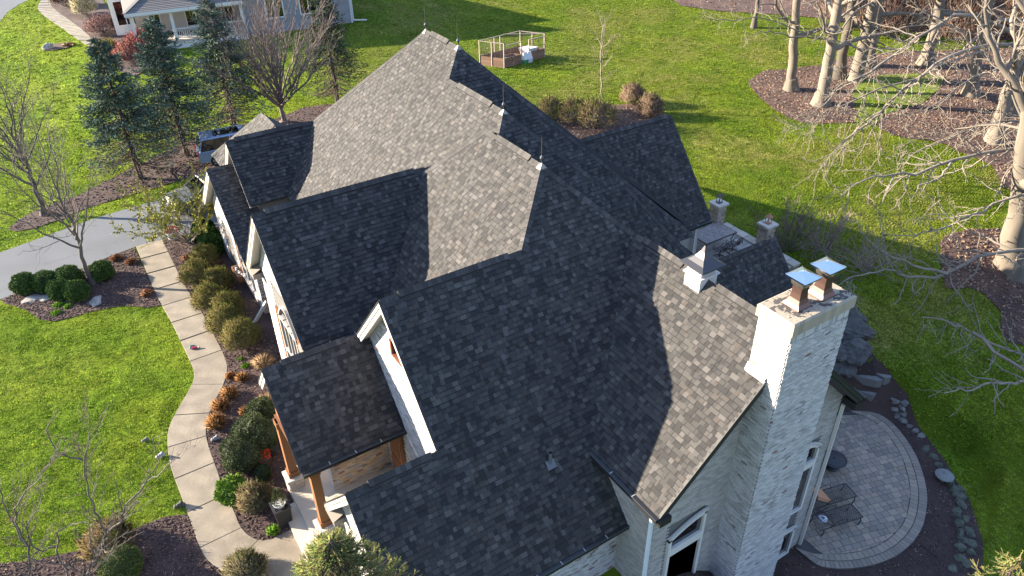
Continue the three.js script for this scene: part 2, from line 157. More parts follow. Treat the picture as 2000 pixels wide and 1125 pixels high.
// world outlines of the ground features, in metres (x, z)
const D = {"wl":[[-4.7,-21.89],[-4.75,-17.34],[-4.71,-15.8],[-4.63,-14.25],[-4.59,-11.19],[-4.6,-10.48],[-4.72,-9.92],[-5.02,-9.44],[-5.83,-8.4],[-6.19,-7.81],[-6.4,-7.07],[-6.54,-5.98],[-6.52,-4.71],[-6.51,-3.97],[-6.52,-2.51],[-6.46,-1.88],[-6.12,-1.13]],"wr":[[-3.45,-21.88],[-3.49,-17.29],[-3.41,-15.17],[-3.33,-14.24],[-3.33,-11.66],[-3.35,-10.37],[-3.49,-9.7],[-3.8,-9.11],[-4.0,-8.8],[-4.69,-7.88],[-5.08,-7.06],[-5.17,-6.26],[-5.19,-5.46],[-5.24,-4.19],[-5.19,-3.18],[-5.21,-2.55],[-5.11,-2.11],[-4.88,-1.73]],"wj":[[[-4.75,-20.5],[-3.49,-20.46]],[[-4.68,-18.92],[-3.5,-18.88]],[[-4.71,-17.32],[-3.48,-17.3]],[[-4.64,-15.76],[-3.4,-15.76]],[[-4.63,-14.24],[-3.43,-14.22]],[[-4.56,-12.71],[-3.41,-12.75]],[[-4.58,-11.11],[-3.36,-11.13]],[[-4.86,-9.67],[-3.83,-9.04]],[[-5.86,-8.4],[-4.68,-7.81]],[[-6.42,-6.97],[-5.15,-6.81]],[[-6.48,-5.48],[-5.24,-5.49]],[[-6.52,-3.94],[-5.25,-3.99]],[[-6.52,-2.42],[-5.21,-2.46]],[[-6.13,-1.13],[-4.92,-1.71]]],"wend":[[-6.12,-1.13],[-4.88,-1.73],[-4.53,-1.54],[-4.05,-1.56],[-3.27,-1.67],[-2.3,-1.42],[-2.36,0.41],[-3.44,0.58],[-4.68,0.41],[-5.72,-0.27]],"drive":[[-13.91,-20.05],[-13.94,-23.84],[-10.51,-25.13],[-8.24,-25.71],[-5.92,-26.29],[-2.94,-26.58],[-1.2,-26.96],[0.04,-27.37],[2.13,-27.4],[1.78,-21.47],[-0.47,-21.15],[-2.65,-21.75],[-3.45,-21.88],[-4.7,-21.91],[-6.08,-21.62],[-7.3,-21.22],[-10.64,-20.48],[-11.59,-20.31]],"bedA":[[-10.7,-20.43],[-9.51,-20.77],[-7.31,-21.17],[-6.08,-21.57],[-4.79,-21.8],[-4.75,-17.34],[-4.72,-15.85],[-5.23,-15.98],[-6.09,-16.72],[-6.65,-16.93],[-7.5,-17.11],[-8.23,-17.1],[-8.92,-17.2],[-9.43,-17.76],[-9.83,-18.81],[-10.27,-19.52],[-10.67,-20.02]],"bedB":[[-3.45,-21.88],[-3.49,-17.29],[-3.41,-15.17],[-3.33,-14.24],[-3.33,-11.66],[-3.35,-10.37],[-3.49,-9.7],[-3.8,-9.11],[-4.0,-8.8],[-4.69,-7.88],[-5.08,-7.06],[-5.17,-6.26],[-5.19,-5.46],[-5.24,-4.19],[-5.19,-3.18],[-5.21,-2.55],[-5.11,-2.11],[-4.88,-1.73],[-4.53,-1.54],[-4.05,-1.56],[-2.66,-1.41],[-0.13,-2.08],[2.28,-7.14],[1.02,-15.9],[0.64,-22.25],[-0.35,-21.59],[-2.64,-21.8]],"bedC":[[-6.54,-3.87],[-7.18,-4.14],[-7.84,-4.18],[-8.4,-4.1],[-9.14,-4.1],[-9.69,-4.24],[-10.03,-4.34],[-10.91,-4.58],[-11.84,-5.0],[-13.16,-5.63],[-13.33,-2.32],[-6.18,2.27],[-5.51,0.07],[-6.12,-1.13],[-6.47,-1.86],[-6.53,-2.47]],"bedD":[[-9.99,-27.53],[-9.45,-28.38],[-8.75,-28.92],[-7.65,-29.35],[-6.45,-29.63],[-4.45,-30.92],[-2.89,-31.9],[-1.22,-32.94],[0.03,-33.72],[2.4,-34.18],[4.1,-34.83],[6.56,-34.44],[8.94,-35.42],[10.38,-35.02],[13.07,-33.74],[10.82,-28.61],[5.31,-28.54],[2.8,-28.65],[0.92,-28.48],[-0.31,-28.33],[-1.76,-28.28],[-3.67,-28.04],[-4.49,-27.96],[-5.51,-27.89],[-6.78,-27.58],[-7.34,-27.14],[-7.88,-27.11],[-8.76,-26.83],[-9.69,-27.07]],"nwl":[[-3.36,-81.47],[-4.0,-78.6],[-4.08,-76.69],[-3.69,-73.13],[-2.98,-68.89],[-2.12,-63.07],[-1.37,-58.87]],"nwr":[[-2.63,-80.93],[-2.79,-77.96],[-2.41,-74.04],[-1.73,-69.71],[-1.2,-64.94],[-1.01,-62.27],[-0.67,-59.44]],"road":[[-18.62,-55.86],[-20.07,-79.52],[-6.57,-92.39],[-4.28,-84.86],[-4.5,-82.3],[-5.42,-80.89],[-6.63,-78.3],[-7.63,-74.41],[-12.04,-64.39]],"ring":[[-3.85,-61.71],[-5.11,-61.54],[-2.53,-61.86]],"nbed":[[-2.5,-82.18],[-2.79,-77.96],[-2.41,-74.04],[-1.73,-69.71],[-1.2,-64.94],[-0.86,-58.16],[-0.54,-51.44],[0.15,-49.47],[3.28,-51.87],[5.29,-61.29],[1.65,-65.98],[2.3,-82.85]],"bedO":[[38.15,-21.47],[39.78,-22.07],[41.15,-22.4],[42.51,-21.44],[43.82,-21.31],[45.32,-20.79],[47.76,-20.99],[49.22,-20.82],[52.69,-19.52],[54.72,-18.43],[60.73,-15.14],[65.73,-12.08],[64.18,-5.73],[43.72,3.43],[38.87,-0.14],[38.33,-1.3],[38.25,-1.96],[38.68,-2.64],[39.45,-3.27],[40.11,-3.99],[40.14,-4.79],[39.93,-5.74],[40.02,-6.83],[39.63,-7.64],[38.72,-8.46],[38.09,-9.48],[38.29,-10.44],[38.84,-11.07],[37.97,-11.89],[36.89,-12.49],[35.87,-13.12],[35.02,-13.9],[34.98,-14.93],[35.32,-16.49],[36.14,-18.47],[37.47,-20.74]],"isle":[[39.06,-12.64],[40.27,-13.71],[42.02,-15.25],[43.8,-16.29],[45.64,-16.75],[47.32,-16.53],[49.84,-15.18],[50.49,-13.75],[47.49,-12.42],[44.29,-11.49],[42.33,-11.7],[40.38,-11.72],[39.05,-11.14],[38.23,-11.08],[37.91,-11.93],[38.39,-12.45]],"bedG":[[29.84,-0.6],[30.68,-0.86],[32.39,-0.54],[34.47,0.51],[37.93,2.1],[30.07,8.45],[27.08,5.6],[26.61,5.15],[26.85,4.66],[27.53,4.18],[28.07,3.9],[28.24,3.36],[28.38,2.73],[28.02,2.14],[27.15,1.88],[26.94,1.63],[27.64,0.98],[28.87,0.07]],"bedT":[[50.69,-44.45],[48.9,-40.25],[50.34,-36.87],[53.4,-33.31],[56.07,-29.63],[59.14,-23.34],[59.18,-21.39],[60.99,-17.9],[66.11,-13.88],[88.08,-25.15],[58.71,-53.37]],"bedS":[[22.08,-23.78],[24.42,-24.06],[26.27,-23.58],[28.26,-22.67],[29.01,-20.86],[28.04,-18.77],[24.48,-17.69],[20.87,-18.76]],"patio":[[18.87,2.65],[19.61,3.04],[19.91,3.52],[20.0,4.42],[19.66,5.33],[19.09,6.28],[18.31,7.12],[17.54,7.78],[16.28,8.46],[15.25,8.72],[14.17,8.75],[13.18,8.53],[12.26,8.11],[11.65,7.62],[11.54,7.38],[11.5,6.55]],"bedP":[[22.03,0.17],[21.56,1.08],[21.08,1.66],[20.66,2.2],[20.56,2.76],[20.77,3.39],[20.99,4.3],[20.8,4.99],[20.5,5.76],[19.92,6.94],[19.28,7.86],[18.85,8.65],[17.93,9.54],[17.34,10.1],[15.75,10.97],[13.29,11.81],[3.26,8.4],[7.4,3.93],[16.06,0.58],[20.34,-0.36]],"boul":[[20.63,4.04],[20.83,4.37],[20.5,4.22],[20.68,4.33],[20.42,4.41],[20.61,4.56],[20.45,4.72],[20.47,5.0],[20.37,5.33],[20.31,5.63],[19.85,6.18],[19.69,6.65],[19.42,7.01],[18.96,7.76],[18.74,8.05],[19.0,8.17],[18.6,8.36],[18.32,8.6],[17.95,8.76],[17.85,9.12],[17.68,8.84],[17.42,9.13],[17.41,9.53],[17.05,9.39],[16.81,9.61],[16.5,9.74],[17.01,9.83],[16.04,10.01],[16.02,10.24],[15.44,10.12],[16.61,10.07],[19.27,7.42]],"slab":[[[19.63,2.53],[20.01,2.54],[20.19,2.75],[20.34,3.0],[20.42,3.31],[20.35,3.39],[20.13,3.28]],[[20.37,3.0],[20.52,3.02],[20.64,3.18],[20.77,3.47],[20.66,3.54],[20.4,3.41]],[[19.47,2.5],[19.64,2.59],[20.17,3.4],[19.92,3.41],[19.73,3.06]]],"wgrd":[[-1.5,-9.21],[-1.32,-11.18]],"P":{"box":[[-9.66,-20.47],[-8.83,-20.16],[-7.88,-19.93],[-8.35,-19.09],[-7.74,-18.54],[-6.52,-19.74]],"box2":[[-1.53,-20.87],[-1.51,-19.88],[-1.59,-19.06]],"olive":[[-2.21,-18.07],[-2.87,-16.77],[-2.22,-15.68],[-2.91,-14.41],[-2.38,-13.55],[-2.8,-12.34],[-2.51,-10.94]],"dry":[[-5.74,-21.11],[-5.19,-20.35],[-5.09,-17.06],[-2.82,-19.15]],"orange":[[-3.8,-8.31],[-4.27,-7.87],[-4.64,-7.1],[-3.57,-7.16],[-3.49,-9.29],[-3.13,-8.94]],"tan":[[-2.16,-9.26],[-2.77,-7.07]],"green":[[-8.61,-18.41],[-8.25,-18.08],[-8.74,-17.8],[-2.86,-10.13],[-2.81,-9.6],[-4.35,-1.77]],"flat":[[-9.55,-19.61],[-8.95,-19.31],[-7.11,-17.79],[-3.19,-18.08]],"yew":[[-3.68,-5.37],[-4.32,-4.9],[-3.14,-6.14]],"misc":[[-5.01,-3.74],[-4.52,-3.02],[-3.93,-3.99],[-3.93,-1.92],[-3.69,-4.6],[-4.86,-6.46],[-4.25,-11.86],[-6.7,-6.68],[-7.0,-7.67],[-8.68,-2.69],[-5.55,-0.68],[-8.87,-3.87],[-2.92,-21.68],[-6.66,-4.3]],"ftree":[[-7.02,-19.51],[-8.19,-28.24],[-7.06,-28.87],[-9.68,-3.04],[-11.16,-3.65],[-10.57,-2.91]],"spruce":[[-2.97,-29.9],[0.07,-31.69],[3.59,-33.41],[11.07,-34.53],[12.88,-35.12]],"mapl":[[6.81,-33.49]],"oaks":[[39.18,-18.37],[38.63,-15.32],[44.15,-18.21],[48.11,-18.58],[52.0,-16.27],[48.53,-10.58],[43.14,-5.68],[31.53,2.27]],"young":[[25.63,-23.22],[28.05,-22.69],[27.64,-20.35],[22.78,-22.42],[23.5,-20.87],[21.78,-23.65]],"forsy":[[-2.27,-20.99]],"pen":[[23.94,-35.97],[24.94,-34.51],[29.02,-34.9],[27.92,-36.34]],"cars":[[0.99,-29.71],[-1.75,-24.56]],"neigh":[[20.22,-53.22],[4.43,-55.27],[0.44,-58.11],[0.93,-68.66],[17.29,-63.8]],"rock":[[21.02,0.68],[20.58,1.35],[19.71,1.98],[19.3,2.04]],"patobj":[[15.98,4.54],[14.75,5.47],[14.77,5.93],[13.81,5.75],[12.99,5.84],[18.85,7.55]]},"limbs":[[0.13,[[33.52,4.8,1.04],[31.97,4.5,0.79],[31.07,4.55,0.67],[29.56,4.52,0.23],[27.65,4.34,-0.34],[26.08,4.15,-0.69],[24.67,4.22,-1.15],[23.49,4.33,-1.5],[22.3,4.13,-1.6],[21.5,3.92,-1.45]]],[0.06,[[27.35,4.46,-0.24],[26.95,4.33,-0.07],[26.33,4.16,0.01],[25.34,3.99,-0.15],[24.54,3.54,0.03]]],[0.05,[[24.49,4.31,-1.05],[23.77,4.07,-0.73],[23.0,3.71,-0.35]]],[0.12,[[38.5,5.34,-7.71],[36.0,4.32,-7.73],[34.03,3.68,-7.73],[32.86,3.28,-7.42],[31.48,2.95,-7.3],[30.13,2.66,-7.19],[29.06,2.41,-6.95],[28.0,2.18,-6.71],[26.91,1.85,-6.4]]],[0.12,[[41.83,6.72,-9.61],[39.05,5.91,-9.87],[36.57,5.11,-9.95],[34.45,4.46,-9.93],[32.45,4.07,-10.04],[30.89,3.45,-9.7],[29.17,2.97,-9.57],[27.42,2.68,-9.61]]],[0.08,[[38.66,5.09,-7.41],[36.39,4.56,-7.67],[33.73,4.17,-8.31],[31.59,3.78,-8.61],[30.06,3.64,-8.73],[28.71,3.26,-8.56],[27.23,3.13,-8.67]]],[0.09,[[31.69,3.31,2.54],[28.87,3.05,1.85],[26.45,2.61,1.54],[25.01,2.65,1.47],[23.23,2.7,1.18],[21.64,3.12,0.71]]],[0.11,[[31.2,0.97,4.12],[28.83,1.07,3.27],[26.48,1.09,2.51],[24.84,0.82,2.42],[23.04,1.03,1.83],[21.93,1.51,1.47],[20.76,1.76,1.25],[19.57,1.91,1.1],[18.59,1.86,1.25]]],[0.06,[[24.38,1.1,2.62],[22.99,1.63,1.68],[21.83,2.24,0.83],[21.24,2.83,0.34],[20.9,3.58,-0.12]]],[0.09,[[26.31,-1.88,7.65],[24.46,-0.8,6.77],[22.94,0.07,6.26],[21.36,1.09,5.59],[19.95,2.01,5.12],[18.46,2.59,4.87]]],[0.06,[[20.2,2.06,9.23],[18.4,2.48,8.84],[16.81,2.92,8.56],[15.26,3.33,8.34],[13.94,3.71,8.28]]],[0.14,[[46.26,5.86,-9.0],[43.8,4.94,-9.22],[42.33,4.43,-9.15],[40.11,4.72,-10.2],[37.14,5.02,-11.73],[34.71,5.62,-13.15]]],[0.14,[[45.32,2.8,-4.27],[43.32,4.0,-5.91],[41.51,4.92,-7.2],[40.29,6.31,-8.52],[38.49,7.45,-9.98],[37.47,8.55,-10.94]]],[0.09,[[41.06,4.8,-5.68],[38.34,4.68,-5.85],[35.76,4.12,-5.57],[33.39,3.94,-5.48],[30.94,4.01,-5.64]]],[0.08,[[37.74,3.88,-1.3],[34.99,3.94,-2.2],[33.18,3.98,-2.5],[31.29,3.71,-2.61],[29.51,3.66,-2.82],[27.79,3.11,-2.59]]],[0.07,[[38.44,4.49,-15.63],[36.46,5.09,-16.62],[34.07,5.96,-18.1],[32.23,5.98,-18.55],[30.26,6.29,-19.32]]],[0.06,[[37.76,4.23,-15.84],[35.66,4.87,-16.72],[33.79,5.31,-17.28],[31.98,5.05,-17.25]]]],"bt":[[0.055,[[-10.0,-0.58,-2.72],[-9.53,0.18,-2.5],[-9.03,1.01,-2.33],[-8.54,1.81,-2.13],[-8.59,2.55,-2.23],[-8.53,3.38,-2.32],[-8.34,4.27,-2.38],[-8.02,5.02,-2.25],[-7.73,5.98,-2.3]]],[0.045,[[-8.58,1.54,-2.4],[-8.05,2.11,-2.04],[-7.95,2.61,-1.9],[-7.27,3.44,-1.66],[-6.69,4.21,-1.44],[-6.59,5.02,-1.54]]],[0.02,[[-7.31,2.94,-2.17],[-6.7,3.57,-1.73],[-6.14,4.24,-1.35],[-5.66,4.73,-0.87]]],[0.03,[[-8.45,3.42,-3.55],[-8.88,3.84,-3.68],[-9.04,4.55,-3.87],[-8.55,5.3,-3.7]]]],"bt2":[[0.05,[[-11.31,-0.69,-3.45],[-10.92,0.33,-3.43],[-10.63,1.33,-3.46],[-10.61,2.31,-3.64],[-10.22,3.09,-3.44],[-9.34,4.0,-3.03],[-8.94,4.67,-2.72]]],[0.035,[[-10.7,1.09,-3.65],[-10.7,2.24,-3.91],[-10.66,3.12,-3.92],[-10.66,3.88,-3.87]]],[0.035,[[-10.05,-0.0,-2.79],[-9.95,1.08,-3.17],[-9.77,1.67,-3.1],[-9.09,2.11,-2.61],[-8.62,2.26,-2.01]]],[0.03,[[-10.01,0.83,-3.43],[-10.48,0.96,-3.4],[-10.42,1.81,-3.62],[-9.82,2.67,-3.51],[-9.69,3.32,-3.53]]]],"brush":[[58.44,-47.05],[61.06,-44.73],[61.65,-42.55],[64.34,-37.85],[68.88,-38.44],[70.46,-36.88],[72.79,-36.36],[71.37,-31.83],[75.6,-29.49],[80.9,-29.72],[79.85,-27.54],[81.91,-24.52],[88.62,-24.73],[59.56,-33.16],[63.15,-33.44],[65.34,-32.37],[64.95,-28.13],[68.37,-28.88],[69.74,-26.29],[70.36,-24.28],[73.36,-24.57],[75.28,-23.06],[76.87,-22.63],[81.14,-21.05],[56.93,-27.95],[59.06,-26.87],[61.5,-26.08],[64.3,-24.81],[64.89,-24.34],[66.42,-22.86],[65.71,-21.01],[67.81,-20.42],[71.93,-19.77],[71.64,-19.32],[72.55,-16.72],[56.56,-24.04],[57.55,-22.75],[58.07,-21.31],[59.93,-18.85],[61.12,-17.98],[63.8,-19.04],[64.95,-16.04],[65.0,-15.27],[67.17,-14.26]]};
// ---------- terrain ----------
const height = (x, z) => {
  const b = S((z + 1) / 8) * S((x - 5) / 5) * (1 - 0.55 * S((x - 17) / 8)), q = Math.hypot((x - 15.2) / 5.4, (z - 6.2) / 4.2), e = 1 - S((q - 1) / 0.45);
  return -0.8 * S((z + 11) / 11) - 3.15 * Math.max(b, e);
};
const P = D.P;
const onGround = ([x, z], dy = 0) => V(x, height(x, z) + dy, z);
const noiseTex = (n, f, rep, srgb = true) => { const d = new Uint8Array(n * n * 4); for (let j = 0; j < n; j++) for (let i = 0; i < n; i++) { const c = f(i / n, j / n, i, j); d.set([c[0], c[1], c[2], 255], (j * n + i) * 4); } const t = new THREE.DataTexture(d, n, n); t.wrapS = t.wrapT = THREE.RepeatWrapping; t.magFilter = THREE.LinearFilter; t.minFilter = THREE.LinearMipmapLinearFilter; t.generateMipmaps = true; if (srgb) t.colorSpace = THREE.SRGBColorSpace; t.repeat.set(rep, rep); t.needsUpdate = true; return t; };
// noise that repeats without a seam
const tnoise = (u, v, f, z) => { const a = u * f, b = v * f, w = (x, y) => noise(x, y, z); const s = u, t = v; return (w(a, b) * (1 - s) + w(a - f, b) * s) * (1 - t) + (w(a, b - f) * (1 - s) + w(a - f, b - f) * s) * t; };
const gray = (lo, hi) => (k) => { const v = Math.round(Math.max(0, Math.min(255, lo + (hi - lo) * k))); return [v, v, v]; };
const grainTex = noiseTex(256, (u, v, i, j) => gray(150, 255)(0.55 + 0.3 * tnoise(u, v, 40, 1.3) + 0.35 * (hash(i, j, 5) - 0.5)), 1);
const concreteTex = noiseTex(512, (u, v, i, j) => gray(170, 255)(0.6 + 0.6 * tnoise(u, v, 5, 2.2) + 0.22 * tnoise(u, v, 26, 4.2) + 0.22 * (hash(i, j, 9) - 0.5)), 0.4);
const bumpTex = noiseTex(256, (u, v, i, j) => gray(60, 255)(0.5 + 0.5 * tnoise(u, v, 30, 6.1) + 0.3 * (hash(i, j, 15) - 0.5)), 1.5, false);

const beds = ['bedA', 'bedB', 'bedC', 'bedD', 'nbed', 'bedO', 'bedG', 'bedT', 'bedS', 'bedP'].map(k => D[k]);
const ringPoly = (() => { const [c, a, b] = D.ring, p = []; const ux = (b[0] - a[0]) / 2, uz = (b[1] - a[1]) / 2; for (let i = 0; i < 24; i++) { const w = i / 24 * 2 * Math.PI; p.push([c[0] + ux * Math.cos(w) - uz * 0.75 * Math.sin(w), c[1] + uz * Math.cos(w) + ux * 0.75 * Math.sin(w)]); } return p; })();
beds.push(ringPoly);
const walkPoly = [...D.wl, ...[...D.wr].reverse()];
const nwPoly = [...D.nwl, ...[...D.nwr].reverse()];
const hard = [walkPoly, D.wend, D.drive, nwPoly, D.road, D.patio];
const isle = D.isle;
const houseRects = [[-1.4, -19, 14, 6.4], [-3.4, -3.6, 0, 5.3], [11, -11, 17, -1], [16, -7.2, 21.3, 0.6]];
const offLawn = (x, z) => (beds.some(b => inside(x, z, b)) && !inside(x, z, isle)) || hard.some(b => inside(x, z, b)) || houseRects.some(r => x > r[0] && x < r[2] && z > r[1] && z < r[3]);
// colour of the turf: green with dry, straw-coloured patches where the photograph has them
const turf = (x, z) => {
  const n = fbm(x * 0.35, z * 0.35, 1.1), m = fbm(x * 1.3, z * 1.3, 5.5), dry = S((fbm(x * 0.18 + 3, z * 0.18, 2.4) + 0.12) * 2.4) * (x > 14 ? 0.75 : 0.16);
  let c = mixc([0.178, 0.228, 0.019], [0.118, 0.186, 0.014], S(0.5 + n * 1.2));
  c = mixc(c, [0.24, 0.215, 0.06], Math.min(0.8, Math.max(0, dry * (0.55 + m * 1.3))));
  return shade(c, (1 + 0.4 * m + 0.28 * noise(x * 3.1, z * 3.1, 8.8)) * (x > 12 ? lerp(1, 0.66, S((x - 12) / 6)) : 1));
};
{
  const xs = [], zs = [];
  const axis = (out, a, b, fineA, fineB, fine) => { let t = a; while (t < b) { out.push(t); const d = t < fineA ? fineA - t : t > fineB ? t - fineB : 0; t += fine + d * 0.09; } out.push(b); };
  axis(xs, -140, 220, -16, 36, 0.34); axis(zs, -260, 80, -26, 12, 0.34);
  const nx = xs.length, nz = zs.length, pos = new Float32Array(nx * nz * 3), col = new Float32Array(nx * nz * 3), uv = new Float32Array(nx * nz * 2), idx = [];
  for (let j = 0; j < nz; j++) for (let i = 0; i < nx; i++) {
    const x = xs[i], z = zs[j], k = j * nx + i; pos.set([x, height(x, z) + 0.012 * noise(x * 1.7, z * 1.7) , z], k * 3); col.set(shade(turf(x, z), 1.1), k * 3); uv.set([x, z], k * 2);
    if (i && j) { const a = k - nx - 1, b = k - nx, c = k - 1; idx.push(a, c, b, b, c, k); }
  }
  const g = new THREE.BufferGeometry(); g.setAttribute('position', new THREE.BufferAttribute(pos, 3)); g.setAttribute('color', new THREE.BufferAttribute(col, 3)); g.setAttribute('uv', new THREE.BufferAttribute(uv, 2)); g.setIndex(idx); g.computeVertexNormals();
  const m = new THREE.Mesh(g, new THREE.MeshPhysicalMaterial({ vertexColors: true, roughness: 1, specularIntensity: 0.1, map: grainTex })); m.name = 'lawn'; m.receiveShadow = m.castShadow = true; structure(m); m.userData.label = 'green lawn around the house'; scene.add(m);
}
// a sheet that follows the terrain inside an outline
function sheet(poly, off, cell, colf, bump = 0) {
  const [x0, z0, x1, z1] = bounds(poly), b = new B(), pl = area2(poly) < 0 ? [...poly].reverse() : poly;
  for (let x = Math.floor(x0 / cell) * cell; x < x1; x += cell) for (let z = Math.floor(z0 / cell) * cell; z < z1; z += cell) {
    const q = clip(pl, [[x, z], [x + cell, z], [x + cell, z + cell], [x, z + cell]]); if (q.length < 3 || Math.abs(area2(q)) < 1e-5) continue;
    const pts = q.map(([u, w]) => new THREE.Vector2(u, w)); let tris; try { tris = THREE.ShapeUtils.triangulateShape(pts, []); } catch (e) { continue; }
    for (const t of tris) { const c3 = t.map(i => q[i]); if (area2(c3) > 0) c3.reverse(); for (const [u, w] of c3) { const e = 0.05, hy = (a, c) => height(a, c) + (bump ? bump * noise(a * 2.3, c * 2.3, 9.1) : 0); const n = V(hy(u - e, w) - hy(u + e, w), 2 * e, hy(u, w - e) - hy(u, w + e)).normalize(); b.v(V(u, hy(u, w) + off, w), n, colf(u, w), u, w); } }
  }
  return b;
}
// ---------- driveway, road, walks ----------
const asphalt = (x, z) => shade([0.16, 0.172, 0.185], 1 + 0.3 * fbm(x * 0.5, z * 0.5, 4) + 0.15 * fbm(x * 2, z * 0.6, 7) + 0.05 * noise(x * 6, z * 6));
{
  const m = new THREE.MeshStandardMaterial({ vertexColors: true, roughness: 0.85, map: grainTex, bumpMap: bumpTex, bumpScale: 0.004 });
  const d = structure(sheet(D.drive, 0.02, 1, asphalt).build('driveway', m)); d.userData.label = 'worn grey asphalt driveway with sealed cracks';
  // sealed cracks: narrow ribbons on the asphalt
  const cr = new B(), ribbon = (pts, w) => { for (let i = 0; i < pts.length - 1; i++) { const a = onGround(pts[i], 0.024), c = onGround(pts[i + 1], 0.024), s = V(0, 0, 0).crossVectors(c.clone().sub(a), UP).normalize().multiplyScalar(w / 2); cr.quad(a.clone().sub(s), c.clone().sub(s), c.clone().add(s), a.clone().add(s), [0.12, 0.12, 0.12]); } };
  seed(5);
  for (const [a, c, w] of [[[-8.6, -24.9], [-9.9, -19.8], 0.05], [[-9.7, -21.6], [-11.5, -20.9], 0.035], [[-7.3, -25.1], [-5.4, -22.1], 0.025], [[-5.7, -26.2], [-3.0, -24.2], 0.02], [[-8.9, -22.6], [-6.6, -22.9], 0.02], [[-6.2, -22.9], [-5.9, -21.4], 0.02]]) { const n = 14, p = []; for (let i = 0; i <= n; i++) { const t = i / n; p.push([lerp(a[0], c[0], t) + rr(-0.09, 0.09), lerp(a[1], c[1], t) + rr(-0.09, 0.09)]); } ribbon(p, w); }
  cr.build('sealed_crack', vcm(0.8), d);
  const r = structure(sheet(D.road, 0.02, 3, asphalt).build('road', m)); r.userData.label = 'grey road at the top left corner';
}
const slabCol = (k) => shade([0.275, 0.232, 0.172], 0.93 + 0.13 * hash(k, 3, 7));
const concMat = new THREE.MeshStandardMaterial({ vertexColors: true, roughness: 0.9, map: concreteTex, bumpMap: bumpTex, bumpScale: 0.0025 });
function slab(poly, top, th, col, jit = 0) {       // poured slab with a worn edge, following the ground
  const b = new B(); let p = area2(poly) > 0 ? [...poly].reverse() : poly;
  const c = p.reduce((a, q) => [a[0] + q[0] / p.length, a[1] + q[1] / p.length], [0, 0]);
  const ins = p.map(q => { const d = Math.hypot(q[0] - c[0], q[1] - c[1]); return [lerp(q[0], c[0], 0.012 / d), lerp(q[1], c[1], 0.012 / d)]; });
  const T = ins.map(q => onGround(q, top)), E = p.map(q => onGround(q, top - 0.008)), L = p.map(q => onGround(q, top - th));
  const tris = THREE.ShapeUtils.triangulateShape(ins.map(q => new THREE.Vector2(q[0], q[1])), []);
  for (const t of tris) { const [a, d, e] = t.map(i => T[i]); const n = V(0, 0, 0).crossVectors(d.clone().sub(a), e.clone().sub(a)); const o = n.y > 0 ? [a, d, e] : [a, e, d]; for (const q of o) b.v(q, UP, col, q.x, q.z); }
  for (let i = 0; i < p.length; i++) { const j = (i + 1) % p.length; b.quad(T[i], T[j], E[j], E[i], col); b.quad(E[i], E[j], L[j], L[i], shade(col, 0.95)); }
  return b;
}
{
  const near = (pl, q) => { let best = [1e9, 0, 0]; for (let i = 0; i < pl.length - 1; i++) { const a = pl[i], c = pl[i + 1], dx = c[0] - a[0], dz = c[1] - a[1], t = Math.max(0, Math.min(1, ((q[0] - a[0]) * dx + (q[1] - a[1]) * dz) / (dx * dx + dz * dz))), d = Math.hypot(a[0] + dx * t - q[0], a[1] + dz * t - q[1]); if (d < best[0]) best = [d, i + t]; } return best[1]; };
  const ptAt = (pl, s) => { const i = Math.min(pl.length - 2, Math.floor(s)), t = s - i; return [lerp(pl[i][0], pl[i + 1][0], t), lerp(pl[i][1], pl[i + 1][1], t)]; };
  const dense = pl => { let q = pl; for (let k = 0; k < 2; k++) { const o = [q[0]]; for (let i = 0; i < q.length - 1; i++) { const a = q[i], c = q[i + 1]; o.push([a[0] * 0.75 + c[0] * 0.25, a[1] * 0.75 + c[1] * 0.25], [a[0] * 0.25 + c[0] * 0.75, a[1] * 0.25 + c[1] * 0.75]); } o.push(q[q.length - 1]); q = o; } return q; };
  const wl = dense(D.wl), wr = dense(D.wr), part = (pl, s0, s1) => { const o = [ptAt(pl, s0)]; for (let i = Math.ceil(s0 + 1e-3); i < s1 - 1e-3; i++) o.push(pl[i]); o.push(ptAt(pl, s1)); return o; };
  const w = new THREE.Group(); w.name = 'walkway'; structure(w); w.userData.label = 'curving tan concrete front walk'; scene.add(w);
  let sl = 0, sr = 0; const J = [...D.wj];
  J.forEach((j, k) => { const el = k === J.length - 1 ? wl.length - 1 : near(wl, j[0]), er = k === J.length - 1 ? wr.length - 1 : near(wr, j[1]); const g = 0.05; const poly = [...part(wl, sl + (k ? g : 0), el - g), ...part(wr, sr + (k ? g : 0), er - g).reverse()]; slab(poly, 0.045, 0.12, slabCol(k)).build('concrete_slab', concMat, w); sl = el; sr = er; });
  slab(D.wend, 0.04, 0.12, slabCol(40)).build('concrete_slab', concMat, w);
  // joint filler under the slabs
  sheet(walkPoly, 0.012, 0.8, () => [0.09, 0.075, 0.06]).build('joint', vcm(0.95), w);
  const nw = new THREE.Group(); nw.name = 'walkway_001'; structure(nw); nw.userData.label = 'pale paved walk of the neighbouring house'; scene.add(nw);
  const a = dense(D.nwl), c = dense(D.nwr), n = 16; for (let k = 0; k < n; k++) { const f = (pl, t) => ptAt(pl, t * (pl.length - 1)); const g = 0.006, p = [f(a, k / n + g), f(a, (k + 1) / n - g), f(c, (k + 1) / n - g), f(c, k / n + g)]; slab(p, 0.04, 0.1, shade([0.28, 0.245, 0.2], 0.95 + 0.1 * hash(k, 8))).build('concrete_slab', concMat, nw); }
}
